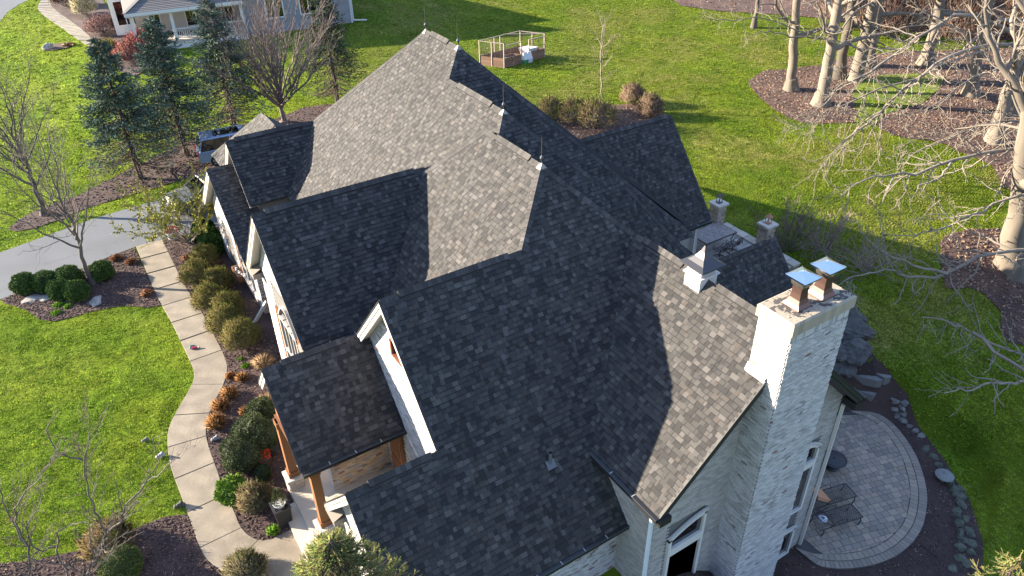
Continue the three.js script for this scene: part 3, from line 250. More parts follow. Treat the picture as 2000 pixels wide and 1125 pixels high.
// ---------- planting beds ----------
const mulchCol = (x, z) => { const n = fbm(x * 1.6, z * 1.6, 3.3); return shade(mixc([0.072, 0.041, 0.034], [0.046, 0.027, 0.023], S(0.5 + n)), 1 + 0.5 * noise(x * 9, z * 9, 2.2)); };
const litterCol = (x, z) => { const n = fbm(x * 0.7, z * 0.7, 8.3); return shade(mixc([0.1, 0.053, 0.036], [0.05, 0.027, 0.021], S(0.55 + n * 1.3)), 1 + 0.5 * noise(x * 5, z * 5, 2.2)); };
const bedNames = ['dark mulch bed beside the driveway', 'dark mulch bed between the walk and the house', 'mulch bed at the bottom left corner', 'brown mulch strip under the spruces', 'mulch bed by the neighbouring porch', 'leaf covered bed under the bare oaks', 'leaf covered bed under the oak at the right edge', 'leaf litter along the woods edge', 'shrub bed behind the rear wing', 'dark bed around the lower patio', 'round mulch ring in the far lawn'];
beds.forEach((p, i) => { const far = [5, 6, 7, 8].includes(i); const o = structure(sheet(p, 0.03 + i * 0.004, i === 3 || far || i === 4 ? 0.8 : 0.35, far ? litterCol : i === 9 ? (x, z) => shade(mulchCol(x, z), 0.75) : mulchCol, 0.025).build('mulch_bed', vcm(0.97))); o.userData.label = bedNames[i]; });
{ const o = structure(sheet(isle, 0.085, 0.8, (x, z) => turf(x, z)).build('lawn_island', vcm(0.95))); o.userData.label = 'kidney shaped grass island among the oak beds'; }
// bark chips and leaf litter lying on the beds
{
  const g = new THREE.BoxGeometry(1, 0.3, 0.42), cm = new THREE.MeshStandardMaterial({ roughness: 0.95 });
  const list = [[0, 6000, 0.055], [1, 14000, 0.05], [2, 9000, 0.05], [3, 3000, 0.09], [9, 7000, 0.05], [5, 16000, 0.1], [6, 3500, 0.1], [7, 3000, 0.16], [8, 900, 0.1]];
  const tot = list.reduce((a, b) => a + b[1], 0), im = new THREE.InstancedMesh(g, cm, tot), M = new THREE.Matrix4(), Q = new THREE.Quaternion(), E = new THREE.Euler(), c = new THREE.Color(); let k = 0; seed(77);
  for (const [bi, n, sz] of list) { const p = beds[bi], bb = bounds(p); for (let t = 0; t < n;) { const x = rr(bb[0], bb[2]), z = rr(bb[1], bb[3]); if (!inside(x, z, p) || (bi === 5 && inside(x, z, isle)) || houseRects.some(r => x > r[0] && x < r[2] && z > r[1] && z < r[3]) || (bi === 9 && inside(x, z, D.patio))) { t += 0.2; continue; } t++; E.set(rr(-0.4, 0.4), rr(0, 6.28), rr(-0.4, 0.4)); Q.setFromEuler(E); const s = sz * rr(0.5, 1.5); M.compose(V(x, height(x, z) + 0.045 + bi * 0.004, z), Q, V(s, s, s)); im.setMatrixAt(k, M); const q = R(); const base = bi >= 5 && bi <= 8 ? (q < 0.25 ? [0.26, 0.17, 0.1] : q < 0.4 ? [0.2, 0.16, 0.12] : [0.09, 0.05, 0.035]) : (q < 0.1 ? [0.2, 0.14, 0.1] : q < 0.5 ? [0.1, 0.062, 0.05] : [0.05, 0.03, 0.026]); c.setRGB(...shade(base, rr(0.7, 1.3))); im.setColorAt(k, c); k++; if (k >= tot) break; } }
  im.count = k; im.name = 'bark_chips'; im.castShadow = im.receiveShadow = true; stuff(im); im.userData.label = 'bark chips and leaf litter on the planting beds'; im.userData.category = 'mulch'; scene.add(im);
}
// ---------- grass ----------
{
  const tuft = (n, h, spread, sd) => { seed(sd); const b = new B(); for (let i = 0; i < n; i++) { const a = R() * 6.28, r = Math.sqrt(R()) * spread, x = Math.cos(a) * r, z = Math.sin(a) * r, w = rr(0.006, 0.011), l = rr(0.3, 1) * h, t = R() * 6.28, hh = h * rr(0.55, 1); const q = V(Math.cos(t + 1.57) * w, 0, Math.sin(t + 1.57) * w), base = V(x, -0.01, z), tip = V(x + Math.cos(t) * l * 0.6, hh, z + Math.sin(t) * l * 0.6), mid = base.clone().lerp(tip, 0.5).add(V(0, 0.012, 0)); const nn = V(Math.cos(a) * 0.3, 1, Math.sin(a) * 0.3).normalize(), c = [1, 1, 1]; const g0 = V(0, 0, 0).crossVectors(q, tip.clone().sub(base)).normalize(), n2 = g0.multiplyScalar(g0.y < 0 ? -1 : 1).addScaledVector(nn, 0.8).normalize(); b.tri(base.clone().sub(q), base.clone().add(q), mid.clone().add(q), c, n2); b.tri(base.clone().sub(q), mid.clone().add(q), mid.clone().sub(q), c, n2); b.tri(mid.clone().sub(q), mid.clone().add(q), tip, c, n2); } return b.geo(); };
  const gm = new THREE.MeshPhysicalMaterial({ roughness: 1, specularIntensity: 0.08, side: THREE.DoubleSide });
  const zones = [ // name, outline, spacing, scale, shape
    ['front_lawn_grass', [[-16, -19], [-4, -21], [-3.5, -10], [-5, -2], [-16, -2]], 0.07, 0.88, 12],
    ['driveway_edge_grass', [[-20, -34], [14, -52], [14, -26], [-2, -21], [-20, -21]], 0.14, 1.5, 9],
    ['far_lawn_grass', [[-22, -95], [2, -95], [18, -56], [14, -44], [-20, -34]], 0.33, 3.0, 9],
    ['back_lawn_grass', [[12, -62], [62, -62], [62, -30], [60, -10], [36, -10], [20, -12], [12, -16]], 0.24, 2.4, 9],
    ['side_lawn_grass', [[15, -26], [36, -26], [44, -10], [44, 4], [38, 8], [15, 8]], 0.125, 1.35, 11],
    ['lower_lawn_grass', [[17, -2], [34, -2], [34, 14], [13, 14]], 0.105, 1.2, 12]];
  zones.forEach(([name, poly, sp, sc, nb], zi) => {
    const g = tuft(nb, 0.06, 0.065, 300 + zi), bb = bounds(poly), pts = []; seed(900 + zi);
    for (let x = bb[0]; x < bb[2]; x += sp) for (let z = bb[1]; z < bb[3]; z += sp) { const u = x + rr(-0.6, 0.6) * sp, w = z + rr(-0.6, 0.6) * sp; if (inside(u, w, poly) && !offLawn(u, w)) pts.push([u, w]); }
    const im = new THREE.InstancedMesh(g, gm, pts.length), M = new THREE.Matrix4(), Q = new THREE.Quaternion(), c = new THREE.Color();
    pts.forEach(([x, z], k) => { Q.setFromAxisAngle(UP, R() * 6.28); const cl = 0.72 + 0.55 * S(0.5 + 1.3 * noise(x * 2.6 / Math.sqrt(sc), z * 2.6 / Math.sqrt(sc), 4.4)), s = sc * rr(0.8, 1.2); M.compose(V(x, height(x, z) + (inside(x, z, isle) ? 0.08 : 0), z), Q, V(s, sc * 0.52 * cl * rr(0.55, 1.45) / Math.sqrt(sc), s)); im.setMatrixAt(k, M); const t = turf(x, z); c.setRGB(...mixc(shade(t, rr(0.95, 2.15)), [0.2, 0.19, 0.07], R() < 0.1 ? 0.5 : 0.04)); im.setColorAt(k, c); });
    im.name = name; im.castShadow = im.receiveShadow = true; stuff(im); im.userData.label = ['short grass of the front lawn', 'grass between the driveway and the spruces', 'grass of the far left lawn', 'grass of the far back lawn', 'grass beside the rear wing and oak beds', 'shaded grass of the lower right lawn'][zi]; im.userData.category = 'grass'; scene.add(im);
  });
}
// ---------- the house ----------
const house = thing('brick_house', 'large whitewashed brick house with steep dark shingled hip and gable roofs', 'house', V(4, -0.5, -6));
const SZ = 1.123, SX = 0.991;                     // rise per metre of the slopes that face along z and along x
const roof = sub('roof', house);
const camP = camera.position;
const deck = new B(), caps = new B(), fascia = new B(), gutter = new B();
const tabs = [];                                  // every shingle tab: {d, b}
const palette = [[0.0125, 0.0118, 0.0118], [0.029, 0.0268, 0.0255], [0.044, 0.0402, 0.0375], [0.067, 0.061, 0.0565], [0.04, 0.0332, 0.0285], [0.0205, 0.02, 0.0212]];
const pick = h => h < 0.2 ? palette[0] : h < 0.52 ? palette[1] : h < 0.74 ? palette[2] : h < 0.82 ? palette[3] : h < 0.9 ? palette[4] : palette[5];
function frame(poly) {
  const n = V(0, 0, 0); for (let i = 0; i < poly.length; i++) { const a = poly[i], b = poly[(i + 1) % poly.length]; n.x += (a.y - b.y) * (a.z + b.z); n.y += (a.z - b.z) * (a.x + b.x); n.z += (a.x - b.x) * (a.y + b.y); }
  n.normalize(); if (n.y < 0) n.negate(); const e1 = V(0, 0, 0).crossVectors(UP, n).normalize(), e2 = V(0, 0, 0).crossVectors(n, e1).normalize(); const w = poly[0].dot(n);
  return { n, e1, e2, w, to: p => [p.dot(e1), p.dot(e2)], at: (u, v, h = 0) => V(0, 0, 0).addScaledVector(e1, u).addScaledVector(e2, v).addScaledVector(n, w + h) };
}
const COURSE = 0.145, TABW = 0.3;
function shingleFace(poly, id, show = true) {
  const f = frame(poly); let q = poly.map(f.to); if (area2(q) < 0) q.reverse();
  // deck below the shingles
  const deckPts = q.map(([u, v]) => f.at(u, v, -0.004)); deck.prism(deckPts, f.n.clone().multiplyScalar(-0.14), [0.035, 0.033, 0.034]);
  if (!show) return f;
  const bb = bounds(q);
  for (let j = Math.floor(bb[1] / COURSE); j * COURSE < bb[3]; j++) {
    const v0 = j * COURSE, v1 = v0 + COURSE + 0.012, sh = hash(id, j, 1) * TABW;
    for (let k = Math.floor((bb[0] - sh) / TABW) - 1; k * TABW + sh < bb[2] + TABW; k++) {
      const x0 = k * TABW + sh + (hash(id * 31 + j, k, 2) - 0.5) * 0.1, x2 = (k + 1) * TABW + sh + (hash(id * 31 + j, k + 1, 2) - 0.5) * 0.1, x1 = lerp(x0, x2, 0.32 + 0.36 * hash(id * 31 + j, k, 3));
      for (const [a, c, tooth] of [[x0, x1, 1], [x1, x2, 0]]) {
        const p = clip([[a + 0.002, v0], [c - 0.002, v0], [c - 0.002, v1], [a + 0.002, v1]], q); if (p.length < 3 || Math.abs(area2(p)) < 0.0008) continue;
        const h0 = tooth ? 0.021 : 0.009, hf = v => 0.0015 + h0 * (1 - (v - v0) / (COURSE + 0.012)) ;
        const hc = hash(id * 131 + j, k, 10 + tooth), base = pick(tooth ? hc : hc * 0.82 + 0.02), wear = 1 + 0.3 * fbm((a + id * 9) * 0.9, v0 * 0.3, id) + 0.12 * (hash(j, k, 40 + tooth) - 0.5);
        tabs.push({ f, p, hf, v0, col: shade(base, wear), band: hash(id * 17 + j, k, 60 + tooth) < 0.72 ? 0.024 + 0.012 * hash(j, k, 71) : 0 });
      }
    }
  }
  return f;
}
function emitTab(t, b) {
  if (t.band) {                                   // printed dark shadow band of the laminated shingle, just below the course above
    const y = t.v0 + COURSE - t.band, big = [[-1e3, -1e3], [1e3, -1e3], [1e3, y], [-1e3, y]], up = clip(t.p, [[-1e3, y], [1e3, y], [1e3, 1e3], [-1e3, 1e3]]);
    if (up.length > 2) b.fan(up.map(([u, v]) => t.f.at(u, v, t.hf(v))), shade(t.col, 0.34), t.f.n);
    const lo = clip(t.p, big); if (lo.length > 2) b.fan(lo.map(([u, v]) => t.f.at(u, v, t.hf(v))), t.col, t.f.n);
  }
  const top = t.p.map(([u, v]) => t.f.at(u, v, t.hf(v))); if (!t.band) b.fan(top, t.col, t.f.n);
  for (let i = 0; i < t.p.length; i++) { const j = (i + 1) % t.p.length; if (Math.min(t.p[i][1], t.p[j][1]) > t.v0 + 0.12) continue; b.quad(top[j], top[i], t.f.at(...t.p[i], -0.004), t.f.at(...t.p[j], -0.004), shade(t.col, 0.85)); }
}
const white = [0.5, 0.475, 0.43], dark = [0.018, 0.017, 0.017], cream = [0.55, 0.5, 0.43];
// cap shingles over a ridge or hip between the slopes nA and nB; a vent lifts them
function capRun(a, b, nA, nB, id, lift = 0, w = 0.15) {
  const t = b.clone().sub(a), L = t.length(); t.normalize();
  const wing = n => { const d = V(0, 0, 0).crossVectors(t, n).normalize(); if (d.y > 0) d.negate(); return d; };
  const wa = wing(nA), wb = wing(nB), up = nA.clone().add(nB).normalize(), n = Math.max(1, Math.round(L / COURSE));
  for (let i = 0; i < n; i++) {
    const s0 = i / n * L, s1 = (i + 1) / n * L + 0.02, h0 = 0.034 + lift, h1 = 0.018 + lift, col = shade(pick(0.3 + 0.5 * hash(id, i, 4)), 1.0 + 0.3 * (hash(id, i, 6) - 0.5));
    const P = (s, h, d, k) => a.clone().addScaledVector(t, s).addScaledVector(up, h).addScaledVector(d, k);
    const A0 = P(s0, h0, wa, 0.02), M0 = P(s0, h0 + 0.012, wa, 0), B0 = P(s0, h0, wb, 0.02), A1 = P(s1, h1, wa, 0.02), M1 = P(s1, h1 + 0.012, wa, 0), B1 = P(s1, h1, wb, 0.02);
    const WA0 = P(s0, h0 - 0.006, wa, w), WA1 = P(s1, h1 - 0.006, wa, w), WB0 = P(s0, h0 - 0.006, wb, w), WB1 = P(s1, h1 - 0.006, wb, w);
    caps.quad(M0, M1, A1, A0, col); caps.quad(A0, A1, WA1, WA0, col); caps.quad(M1, M0, B0, B1, col); caps.quad(B1, B0, WB0, WB1, col);
    const dn = up.clone().multiplyScalar(-0.02);                     // butt edges
    for (const [p, q] of [[M0, A0], [A0, WA0], [B0, M0], [WB0, B0]]) caps.quad(p, q, q.clone().add(dn), p.clone().add(dn), shade(col, 0.8));
    if (!lift) for (const [p, q] of [[WA0, WA1], [WB1, WB0]]) caps.quad(p, q, q.clone().addScaledVector(up, -0.03), p.clone().addScaledVector(up, -0.03), shade(col, 0.8));
  }
  if (lift) { const flash = new B(); for (const d of [wa, wb]) {             // dark mesh of the vent under the caps
    const o = (s, h, k) => a.clone().addScaledVector(t, s).addScaledVector(up, h).addScaledVector(d, k); flash.quad(o(0, lift + 0.01, w - 0.03), o(L, lift + 0.01, w - 0.03), o(L, -0.02, w - 0.03), o(0, -0.02, w - 0.03), [0.008, 0.008, 0.009]);
    flash.quad(o(0, lift + 0.02, 0), o(0, lift + 0.02, w), o(0, -0.02, w), o(0, -0.02, 0), [0.01, 0.01, 0.011]); flash.quad(o(L, lift + 0.02, 0), o(L, lift + 0.02, w), o(L, -0.02, w), o(L, -0.02, 0), [0.01, 0.01, 0.011]);
  } flash.build('ridge_vent', vcm(0.9), roof); }
}
const nX = k => V(-SX * k, 1, 0).normalize(), nZ = k => V(0, 1, SZ * k).normalize();
// k = 1: faces -x (front) / +z (near); k = -1 the opposite
const nF = nX(1), nBk = nX(-1), nN = nZ(1), nFar = nZ(-1);
const ventRidge = (a, b, A, Bn, id, m0, m1) => { const L = a.distanceTo(b), p = a.clone().lerp(b, m0 / L), q = a.clone().lerp(b, 1 - m1 / L); capRun(a, p, A, Bn, id); capRun(p, q, A, Bn, id + 1, 0.07, 0.17); capRun(q, b, A, Bn, id + 2); };
const F1 = V(7.523, 10.874, -12.155), F2 = V(7.523, 10.874, -9.51), H2 = V(6.65, 10.009, -8.74), F3 = V(6.65, 10.009, -4.923), R3 = V(5.835, 9.597, -4.723), F4 = V(5.835, 9.597, -1.476);
const yF = x => 3.419 + SX * x, yFp = x => 3.8145 + SX * x, yP = z => 7.907 - SZ * z, yN1 = z => 10.874 - SZ * (z + 9.51), yN2 = z => 10.009 - SZ * (z + 4.923), yFam = x => 7.499 - SX * (7.977 - x), yFamB = x => 7.499 - SX * (x - 7.977);
const pF = (x, z) => V(x, yF(x), z), pFp = (x, z) => V(x, yFp(x), z), pP = (x, z) => V(x, yP(z), z), pN1 = (x, z) => V(x, yN1(z), z), pN2 = (x, z) => V(x, yN2(z), z), pFam = (x, z) => V(x, yFam(x), z), pFamB = (x, z) => V(x, yFamB(x), z);
// main front slopes
shingleFace([F1, F2, pF(1.21, -3.94), pF(1.21, -17.72)], 1);
shingleFace([H2, F3, pF(1.21, -0.12), pF(1.21, -3.94)], 1);
shingleFace([R3, F4, V(4.12, 7.897, -0.005), pFp(0.81, -0.1), pFp(0.81, -9.16)], 2);
// near end slopes of the stepped hips
shingleFace([F2, pN1(14.5, -2.98), pN1(3, -2.98), H2], 3);
shingleFace([F3, pN2(9.15, -2.715), pN2(4.15, -2.715)], 4);
shingleFace([pN2(4.15, -2.715), pN2(9.97, -2.715), pN2(12, 0.161), pN2(3, 0.161)], 4);
// the long near slope
shingleFace([F4, pP(4.13, 0), pP(7.54, 0)], 5);
shingleFace([pP(-0.38, 0), pP(7.54, 0), pP(7.99, 0.4), pP(5.18, 2.835), pP(-0.38, 2.835)], 5);
shingleFace([pP(-2.957, 2.835), pP(5.18, 2.835), pP(3.84, 4.02), pP(-2.957, 4.02)], 5);
shingleFace([pP(-2.957, 4.02), pP(4.06, 4.02), pP(4.06, 5.554), pP(-2.957, 5.554)], 5);
// family room gable
shingleFace([pFam(7.977, 0.37), pFam(7.977, 6.896), pFam(3.835, 6.896), pFam(3.835, 4.02)], 6);
shingleFace([pFamB(7.977, 0.37), pFamB(7.977, 6.896), pFamB(12.12, 6.896), pFamB(12.12, 0)], 7, false);
// entry gable, its lower wing, and the porch
shingleFace([V(-0.38, 7.907, 0), V(4.13, 7.907, 0), V(1.4, 4.93, -2.65), V(-0.38, 4.93, -2.65)], 8, false);
shingleFace([V(-2.957, 4.724, 2.835), V(-0.1, 4.724, 2.835), V(-0.1, 1.67, 0.116), V(-2.957, 1.67, 0.116)], 9, false);
shingleFace([V(-3.338, 5.243, -2.343), V(-0.05, 5.243, -2.343), V(-0.05, 2.852, -0.214), V(-3.338, 2.852, -0.214)], 10);
shingleFace([V(-3.338, 5.243, -2.343), V(-0.05, 5.243, -2.343), V(-0.05, 3.9, -3.54), V(-3.338, 3.9, -3.54)], 11, false);
// two front gables
shingleFace([V(-1.838, 8.022, -6.377), V(4.25, 8.022, -6.377), V(0.81, 4.617, -3.345), V(-1.838, 4.617, -3.345)], 12);
shingleFace([V(-1.838, 8.022, -6.377), V(4.645, 8.022, -6.377), V(1.21, 4.617, -9.409), V(-1.838, 4.617, -9.409)], 13, false);
shingleFace([V(-0.402, 6.819, -15.672), V(3.43, 6.819, -15.672), V(1.21, 4.62, -13.714), V(-0.402, 4.62, -13.714)], 14);
shingleFace([V(-0.402, 6.819, -15.672), V(3.43, 6.819, -15.672), V(1.21, 4.62, -17.63), V(-0.402, 4.62, -17.63)], 15, false);
shingleFace([V(-1.4, 5.74, -15.79), V(-0.05, 5.74, -15.79), V(-0.05, 2.81, -12.26), V(-1.4, 2.81, -12.26)], 16);
shingleFace([V(-1.4, 5.74, -15.79), V(-0.05, 5.74, -15.79), V(-0.05, 2.81, -19.32), V(-1.4, 2.81, -19.32)], 17, false);
// garage wing beyond
shingleFace([V(2.2, 6.2, -19.6), V(2.2, 6.2, -15.8), V(-0.12, 3.9, -15.8), V(-0.12, 3.9, -21.65)], 18);
shingleFace([V(2.2, 6.2, -19.6), V(-0.12, 3.9, -21.65), V(4.52, 3.9, -21.65)], 19, false);
shingleFace([V(2.2, 6.2, -16.2), V(2.2, 6.2, -19.6), V(4.52, 3.9, -21.65), V(4.52, 3.9, -16.2)], 20);
// rear wings
shingleFace([V(11, 6.5, -7.91), V(17.28, 6.5, -7.91), V(17.28, 2.66, -4.68), V(11, 2.66, -4.68)], 21);
shingleFace([V(11, 6.5, -7.91), V(17.28, 6.5, -7.91), V(17.28, 2.66, -11.14), V(11, 2.66, -11.14)], 22, false);
shingleFace([V(11, 3, -1.63), V(17.91, 3, -1.63), V(17.91, 0.4, 0.685), V(11, 0.4, 0.685)], 23);
shingleFace([V(11, 3, -1.63), V(17.91, 3, -1.63), V(17.91, 2.2, -2.34), V(11, 2.2, -2.34)], 24, false);
// slopes turned away from the camera
shingleFace([F1, pF(1.21, -17.72), V(13.8, 4.62, -17.72)], 25, false);
shingleFace([F1, F2, V(14.5, 3.96, -3.36), V(14.5, 3.96, -18.3)], 26, false);
shingleFace([H2, F3, V(12.0, 4.707, -0.2), V(12.0, 4.707, -8.74)], 27);
shingleFace([R3, F4, V(8.2, 7.253, 0.6), V(8.2, 7.253, -4.72)], 28, false);

// ridges and hips
ventRidge(F1, F2, nF, nBk, 101, 0.5, 0.75);
ventRidge(H2, F3, nF, nBk, 104, 0.75, 0.75);
ventRidge(R3, F4, nF, nBk, 107, 0.7, 0.6);
capRun(pF(2.0, -16.93), F1, nF, nFar, 110); capRun(H2, F2, nF, nN, 111); capRun(pF(5.9, -4.17), F3, nF, nN, 112);
capRun(pFp(3.4, -6.89), R3, nF, nFar, 113); capRun(V(4.13, 7.907, 0), F4, nF, nN, 114);
capRun(pN1(14.5, -2.98), F2, nN, nBk, 115); capRun(pN2(9.15, -2.715), F3, nN, nBk, 116); capRun(pN2(9.15, -2.715), pN2(9.97, -2.715), nN, nFar, 117); capRun(pN2(12, 0.161), pN2(9.97, -2.715), nN, nBk, 118);
capRun(V(7.977, 7.47, 0.39), F4, nN, nBk, 119);
{ const a = V(7.977, 7.499, 0.37), b = V(7.977, 7.499, 6.32); capRun(a, V(7.977, 7.499, 1.0), nF, nBk, 120); capRun(V(7.977, 7.499, 1.0), V(7.977, 7.499, 2.72), nF, nBk, 121, 0.07, 0.17); capRun(V(7.977, 7.499, 2.72), V(7.977, 7.499, 3.15), nF, nBk, 122); capRun(V(7.977, 7.499, 3.72), V(7.977, 7.499, 4.1), nF, nBk, 123); capRun(V(7.977, 7.499, 4.1), b, nF, nBk, 124, 0.07, 0.17); }
ventRidge(V(-0.38, 7.907, 0), V(4.13, 7.907, 0), nN, nFar, 130, 0.55, 0.5);
ventRidge(V(-2.957, 4.724, 2.835), V(-0.2, 4.724, 2.835), nN, nFar, 133, 0.6, 0.4);
ventRidge(V(-3.338, 5.243, -2.343), V(-0.3, 5.243, -2.343), nN, nFar, 136, 0.55, 0.5);
ventRidge(V(-1.838, 8.022, -6.377), V(4.2, 8.022, -6.377), nN, nFar, 139, 0.4, 0.4);
ventRidge(V(-0.402, 6.819, -15.672), V(3.4, 6.819, -15.672), nN, nFar, 142, 0.35, 0.5);
capRun(V(-1.4, 5.74, -15.79), V(-0.1, 5.74, -15.79), nN, nFar, 145);
ventRidge(V(2.2, 6.2, -19.6), V(2.2, 6.2, -16), nF, nBk, 146, 0.5, 1.6); capRun(V(-0.12, 3.9, -21.65), V(2.2, 6.2, -19.6), nF, nFar, 149);
ventRidge(V(11.4, 6.5, -7.91), V(17.28, 6.5, -7.91), nN, nFar, 150, 0.3, 0.3);
ventRidge(V(11, 3, -1.63), V(17.91, 3, -1.63), nN, nFar, 153, 0.6, 0.6);

// the shingles: the 300 that show largest are meshes of their own
const shMat = new THREE.MeshStandardMaterial({ vertexColors: true, roughness: 0.84 });
{
  const inv = new THREE.Matrix4(); camera.updateMatrixWorld(); camera.updateProjectionMatrix(); const vp = camera.projectionMatrix.clone().multiply(inv.copy(camera.matrixWorld).invert());
  for (const t of tabs) { const c = t.f.at(t.p[0][0], t.p[0][1], 0), q = c.clone().applyMatrix4(vp); t.d = Math.abs(q.x) < 0.97 && Math.abs(q.y) < 0.96 ? Math.abs(area2(t.p)) * Math.abs(t.f.n.dot(camP.clone().sub(c).normalize())) / c.distanceToSquared(camP) : 0; }
  const best = tabs.map((t, i) => i).sort((a, b) => tabs[b].d - tabs[a].d || a - b).slice(0, 300), own = new Set(best), rest = new B();
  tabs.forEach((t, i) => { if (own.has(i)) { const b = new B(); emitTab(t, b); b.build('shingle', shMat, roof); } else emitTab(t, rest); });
  const r = rest.build('shingle_field', shMat, roof); stuff(r); r.userData.label = 'weathered dark architectural shingles';
}
caps.build('ridge_cap', shMat, roof); deck.build('roof_deck', vcm(0.85), roof);

// ---------- walls ----------
const wallB = new B(), mortar = [0.11, 0.105, 0.098];
const W = (x0, y0, z0, x1, y1, z1, c = mortar) => wallB.box(x0, y0, z0, x1, y1, z1, c);
W(1.5, -1, -17.4, 11.6, 4.4, -0.25); W(11.6, -1, -17.3, 14.1, 3.3, -3.35);
W(0, -1, -2.4, 4, 4.5, 2.7); W(-2.6, -1, 0.5, 4.04, 1.6, 5.18); W(0.02, -1, 2.7, 4.04, 4.2, 3.2);
W(4.05, -4.3, 0.3, 11.72, 3.3, 6.44); W(-1.48, -1, -9.05, 1.5, 4.5, -3.7);
W(-0.03, -1, -17.3, 1.5, 4.5, -14.05); W(-1.04, -1, -18.9, 0.6, 2.75, -12.65); W(0.2, -1, -21.3, 4.2, 3.8, -16);
W(11, -1, -10.8, 16.95, 2.7, -5.02, [0.46, 0.42, 0.35]); W(11.7, -4.3, -1.55, 17.6, 0.5, 0.3);
// gable triangles
const gab = (pts, dir, c = mortar) => wallB.prism(pts, dir, c);
gab([V(-0.03, 4.4, -2.4), V(-0.03, 4.4, 3.0), V(-0.03, 7.68, 0.05), V(-0.03, 7.68, -0.05)], V(0.3, 0, 0));
gab([V(-2.59, 1.5, 0.5), V(-2.59, 1.5, 5.15), V(-2.59, 4.5, 2.86), V(-2.59, 4.5, 2.8)], V(0.3, 0, 0));
gab([V(-1.47, 4.4, -9.05), V(-1.47, 4.4, -3.7), V(-1.47, 7.8, -6.35), V(-1.47, 7.8, -6.4)], V(0.3, 0, 0));
gab([V(-0.03, 4.4, -17.3), V(-0.03, 4.4, -14.05), V(-0.03, 6.6, -15.67)], V(0.3, 0, 0));
gab([V(-1.03, 2.7, -18.9), V(-1.03, 2.7, -12.65), V(-1.03, 5.5, -15.79)], V(0.3, 0, 0));
gab([V(4.05, 3.25, 6.44), V(11.72, 3.25, 6.44), V(8.05, 7.3, 6.44), V(7.9, 7.3, 6.44)], V(0, 0, -0.3));
gab([V(16.95, 2.6, -5.02), V(16.95, 2.6, -10.8), V(16.95, 6.2, -7.91)], V(-0.3, 0, 0), [0.46, 0.42, 0.35]);
W(-2.12, -0.9, -2.3, -0.05, 2.55, -1.98, [0.3, 0.24, 0.17]);
wallB.build('wall', vcm(0.92), house);
// bricks: whitewashed, with bare ones here and there; each brick stands proud of the mortar
const bricks = [];
function brickFace(o, e1, e2, poly, id, opt = {}) {
  const n = V(0, 0, 0).crossVectors(e1, e2).normalize(), L = opt.L ?? 0.21, Hh = opt.H ?? 0.074, g = 0.015; let q = area2(poly) < 0 ? [...poly].reverse() : poly; const bb = bounds(q), holes = opt.holes ?? [];
  const at = (u, v, h) => o.clone().addScaledVector(e1, u).addScaledVector(e2, v).addScaledVector(n, h);
  for (let j = Math.floor(bb[1] / Hh); j * Hh < bb[3]; j++) for (let k = Math.floor(bb[0] / L) - 1; k * L < bb[2]; k++) {
    const x = k * L + (j & 1) * L / 2, y = j * Hh; let p = clip([[x, y], [x + L - g, y], [x + L - g, y + Hh - g], [x, y + Hh - g]], q); if (p.length < 3 || Math.abs(area2(p)) < 0.0012) continue;
    const cx = x + L / 2, cy = y + Hh / 2; if (holes.some(h => cx > h[0] && cx < h[1] && cy > h[2] && cy < h[3])) continue;
    const h = hash(id + j * 7, k, 5), r = hash(id + j, k, 9); const bare = opt.bare ?? 0.05, w = opt.base ?? [0.45, 0.435, 0.415];
    const zone = fbm(x * 0.9 + id, y * 0.9, 4.2);
    let c = h < bare * 0.12 ? [0.2, 0.07, 0.045] : h < bare * 0.6 ? [0.22, 0.17, 0.135] : h < bare * 2.2 + Math.max(0, zone) * (opt.zone ?? 0.5) ? [0.33, 0.31, 0.29] : w;
    bricks.push({ id, p, at, pr: (opt.proud ?? 0.014) * (0.6 + 0.9 * r), col: shade(c, 0.78 + 0.38 * r), own: opt.own });
  }
}
function emitBrick(t, b) { const top = t.p.map(([u, v]) => t.at(u, v, t.pr)); b.fan(top, t.col); for (let i = 0; i < t.p.length; i++) { const j = (i + 1) % t.p.length; b.quad(top[j], top[i], t.at(...t.p[i], -0.004), t.at(...t.p[j], -0.004), t.col); } }
const EX = V(1, 0, 0), EY = UP, EZm = V(0, 0, -1), EZ = V(0, 0, 1);
// faces towards -x use e1 = +z; towards +z use e1 = +x
const faceX = (x, poly, id, o) => brickFace(V(x, 0, 0), EZ, EY, poly.map(p => p), id, o), faceZ = (z, poly, id, o) => brickFace(V(0, 0, z), EX, EY, poly, id, o);
faceX(-0.034, [[-2.4, -0.9], [2.95, -0.9], [2.95, 4.45], [0, 7.66], [-2.4, 5.0]], 1, { holes: [[-1.6, -0.5, -1, 2.4]], bare: 0.03 });
faceX(-2.594, [[0.5, -1], [5.15, -1], [5.15, 1.6], [2.83, 4.5], [0.5, 1.6]], 2, { bare: 0.03 });
faceX(-1.484, [[-9.05, -1], [-3.7, -1], [-3.7, 4.5], [-6.377, 7.75], [-9.05, 4.5]], 3, { holes: [[-7.72, -5.02, 0.65, 4.75]], bare: 0.03 });
faceX(-1.044, [[-18.9, -1], [-12.65, -1], [-12.65, 2.75], [-15.79, 5.45], [-18.9, 2.75]], 4, { holes: [[-15.0, -13.35, 0.8, 2.9], [-17.9, -16.1, -1, 2.4]], bare: 0.05 });
faceZ(-12.646, [[-1.04, -1], [0.6, -1], [0.6, 2.7], [-1.04, 2.7]], 5, { base: [0.46, 0.36, 0.27], bare: 0.3 });
faceX(-0.034, [[-17.3, 2.6], [-14.05, 2.6], [-14.05, 4.5], [-15.67, 6.55], [-17.3, 4.5]], 6, { bare: 0.05 });
faceZ(5.184, [[-2.6, -1.2], [4.04, -3], [4.04, 1.6], [-2.6, 1.6]], 7, { bare: 0.06, zone: 0.8 });
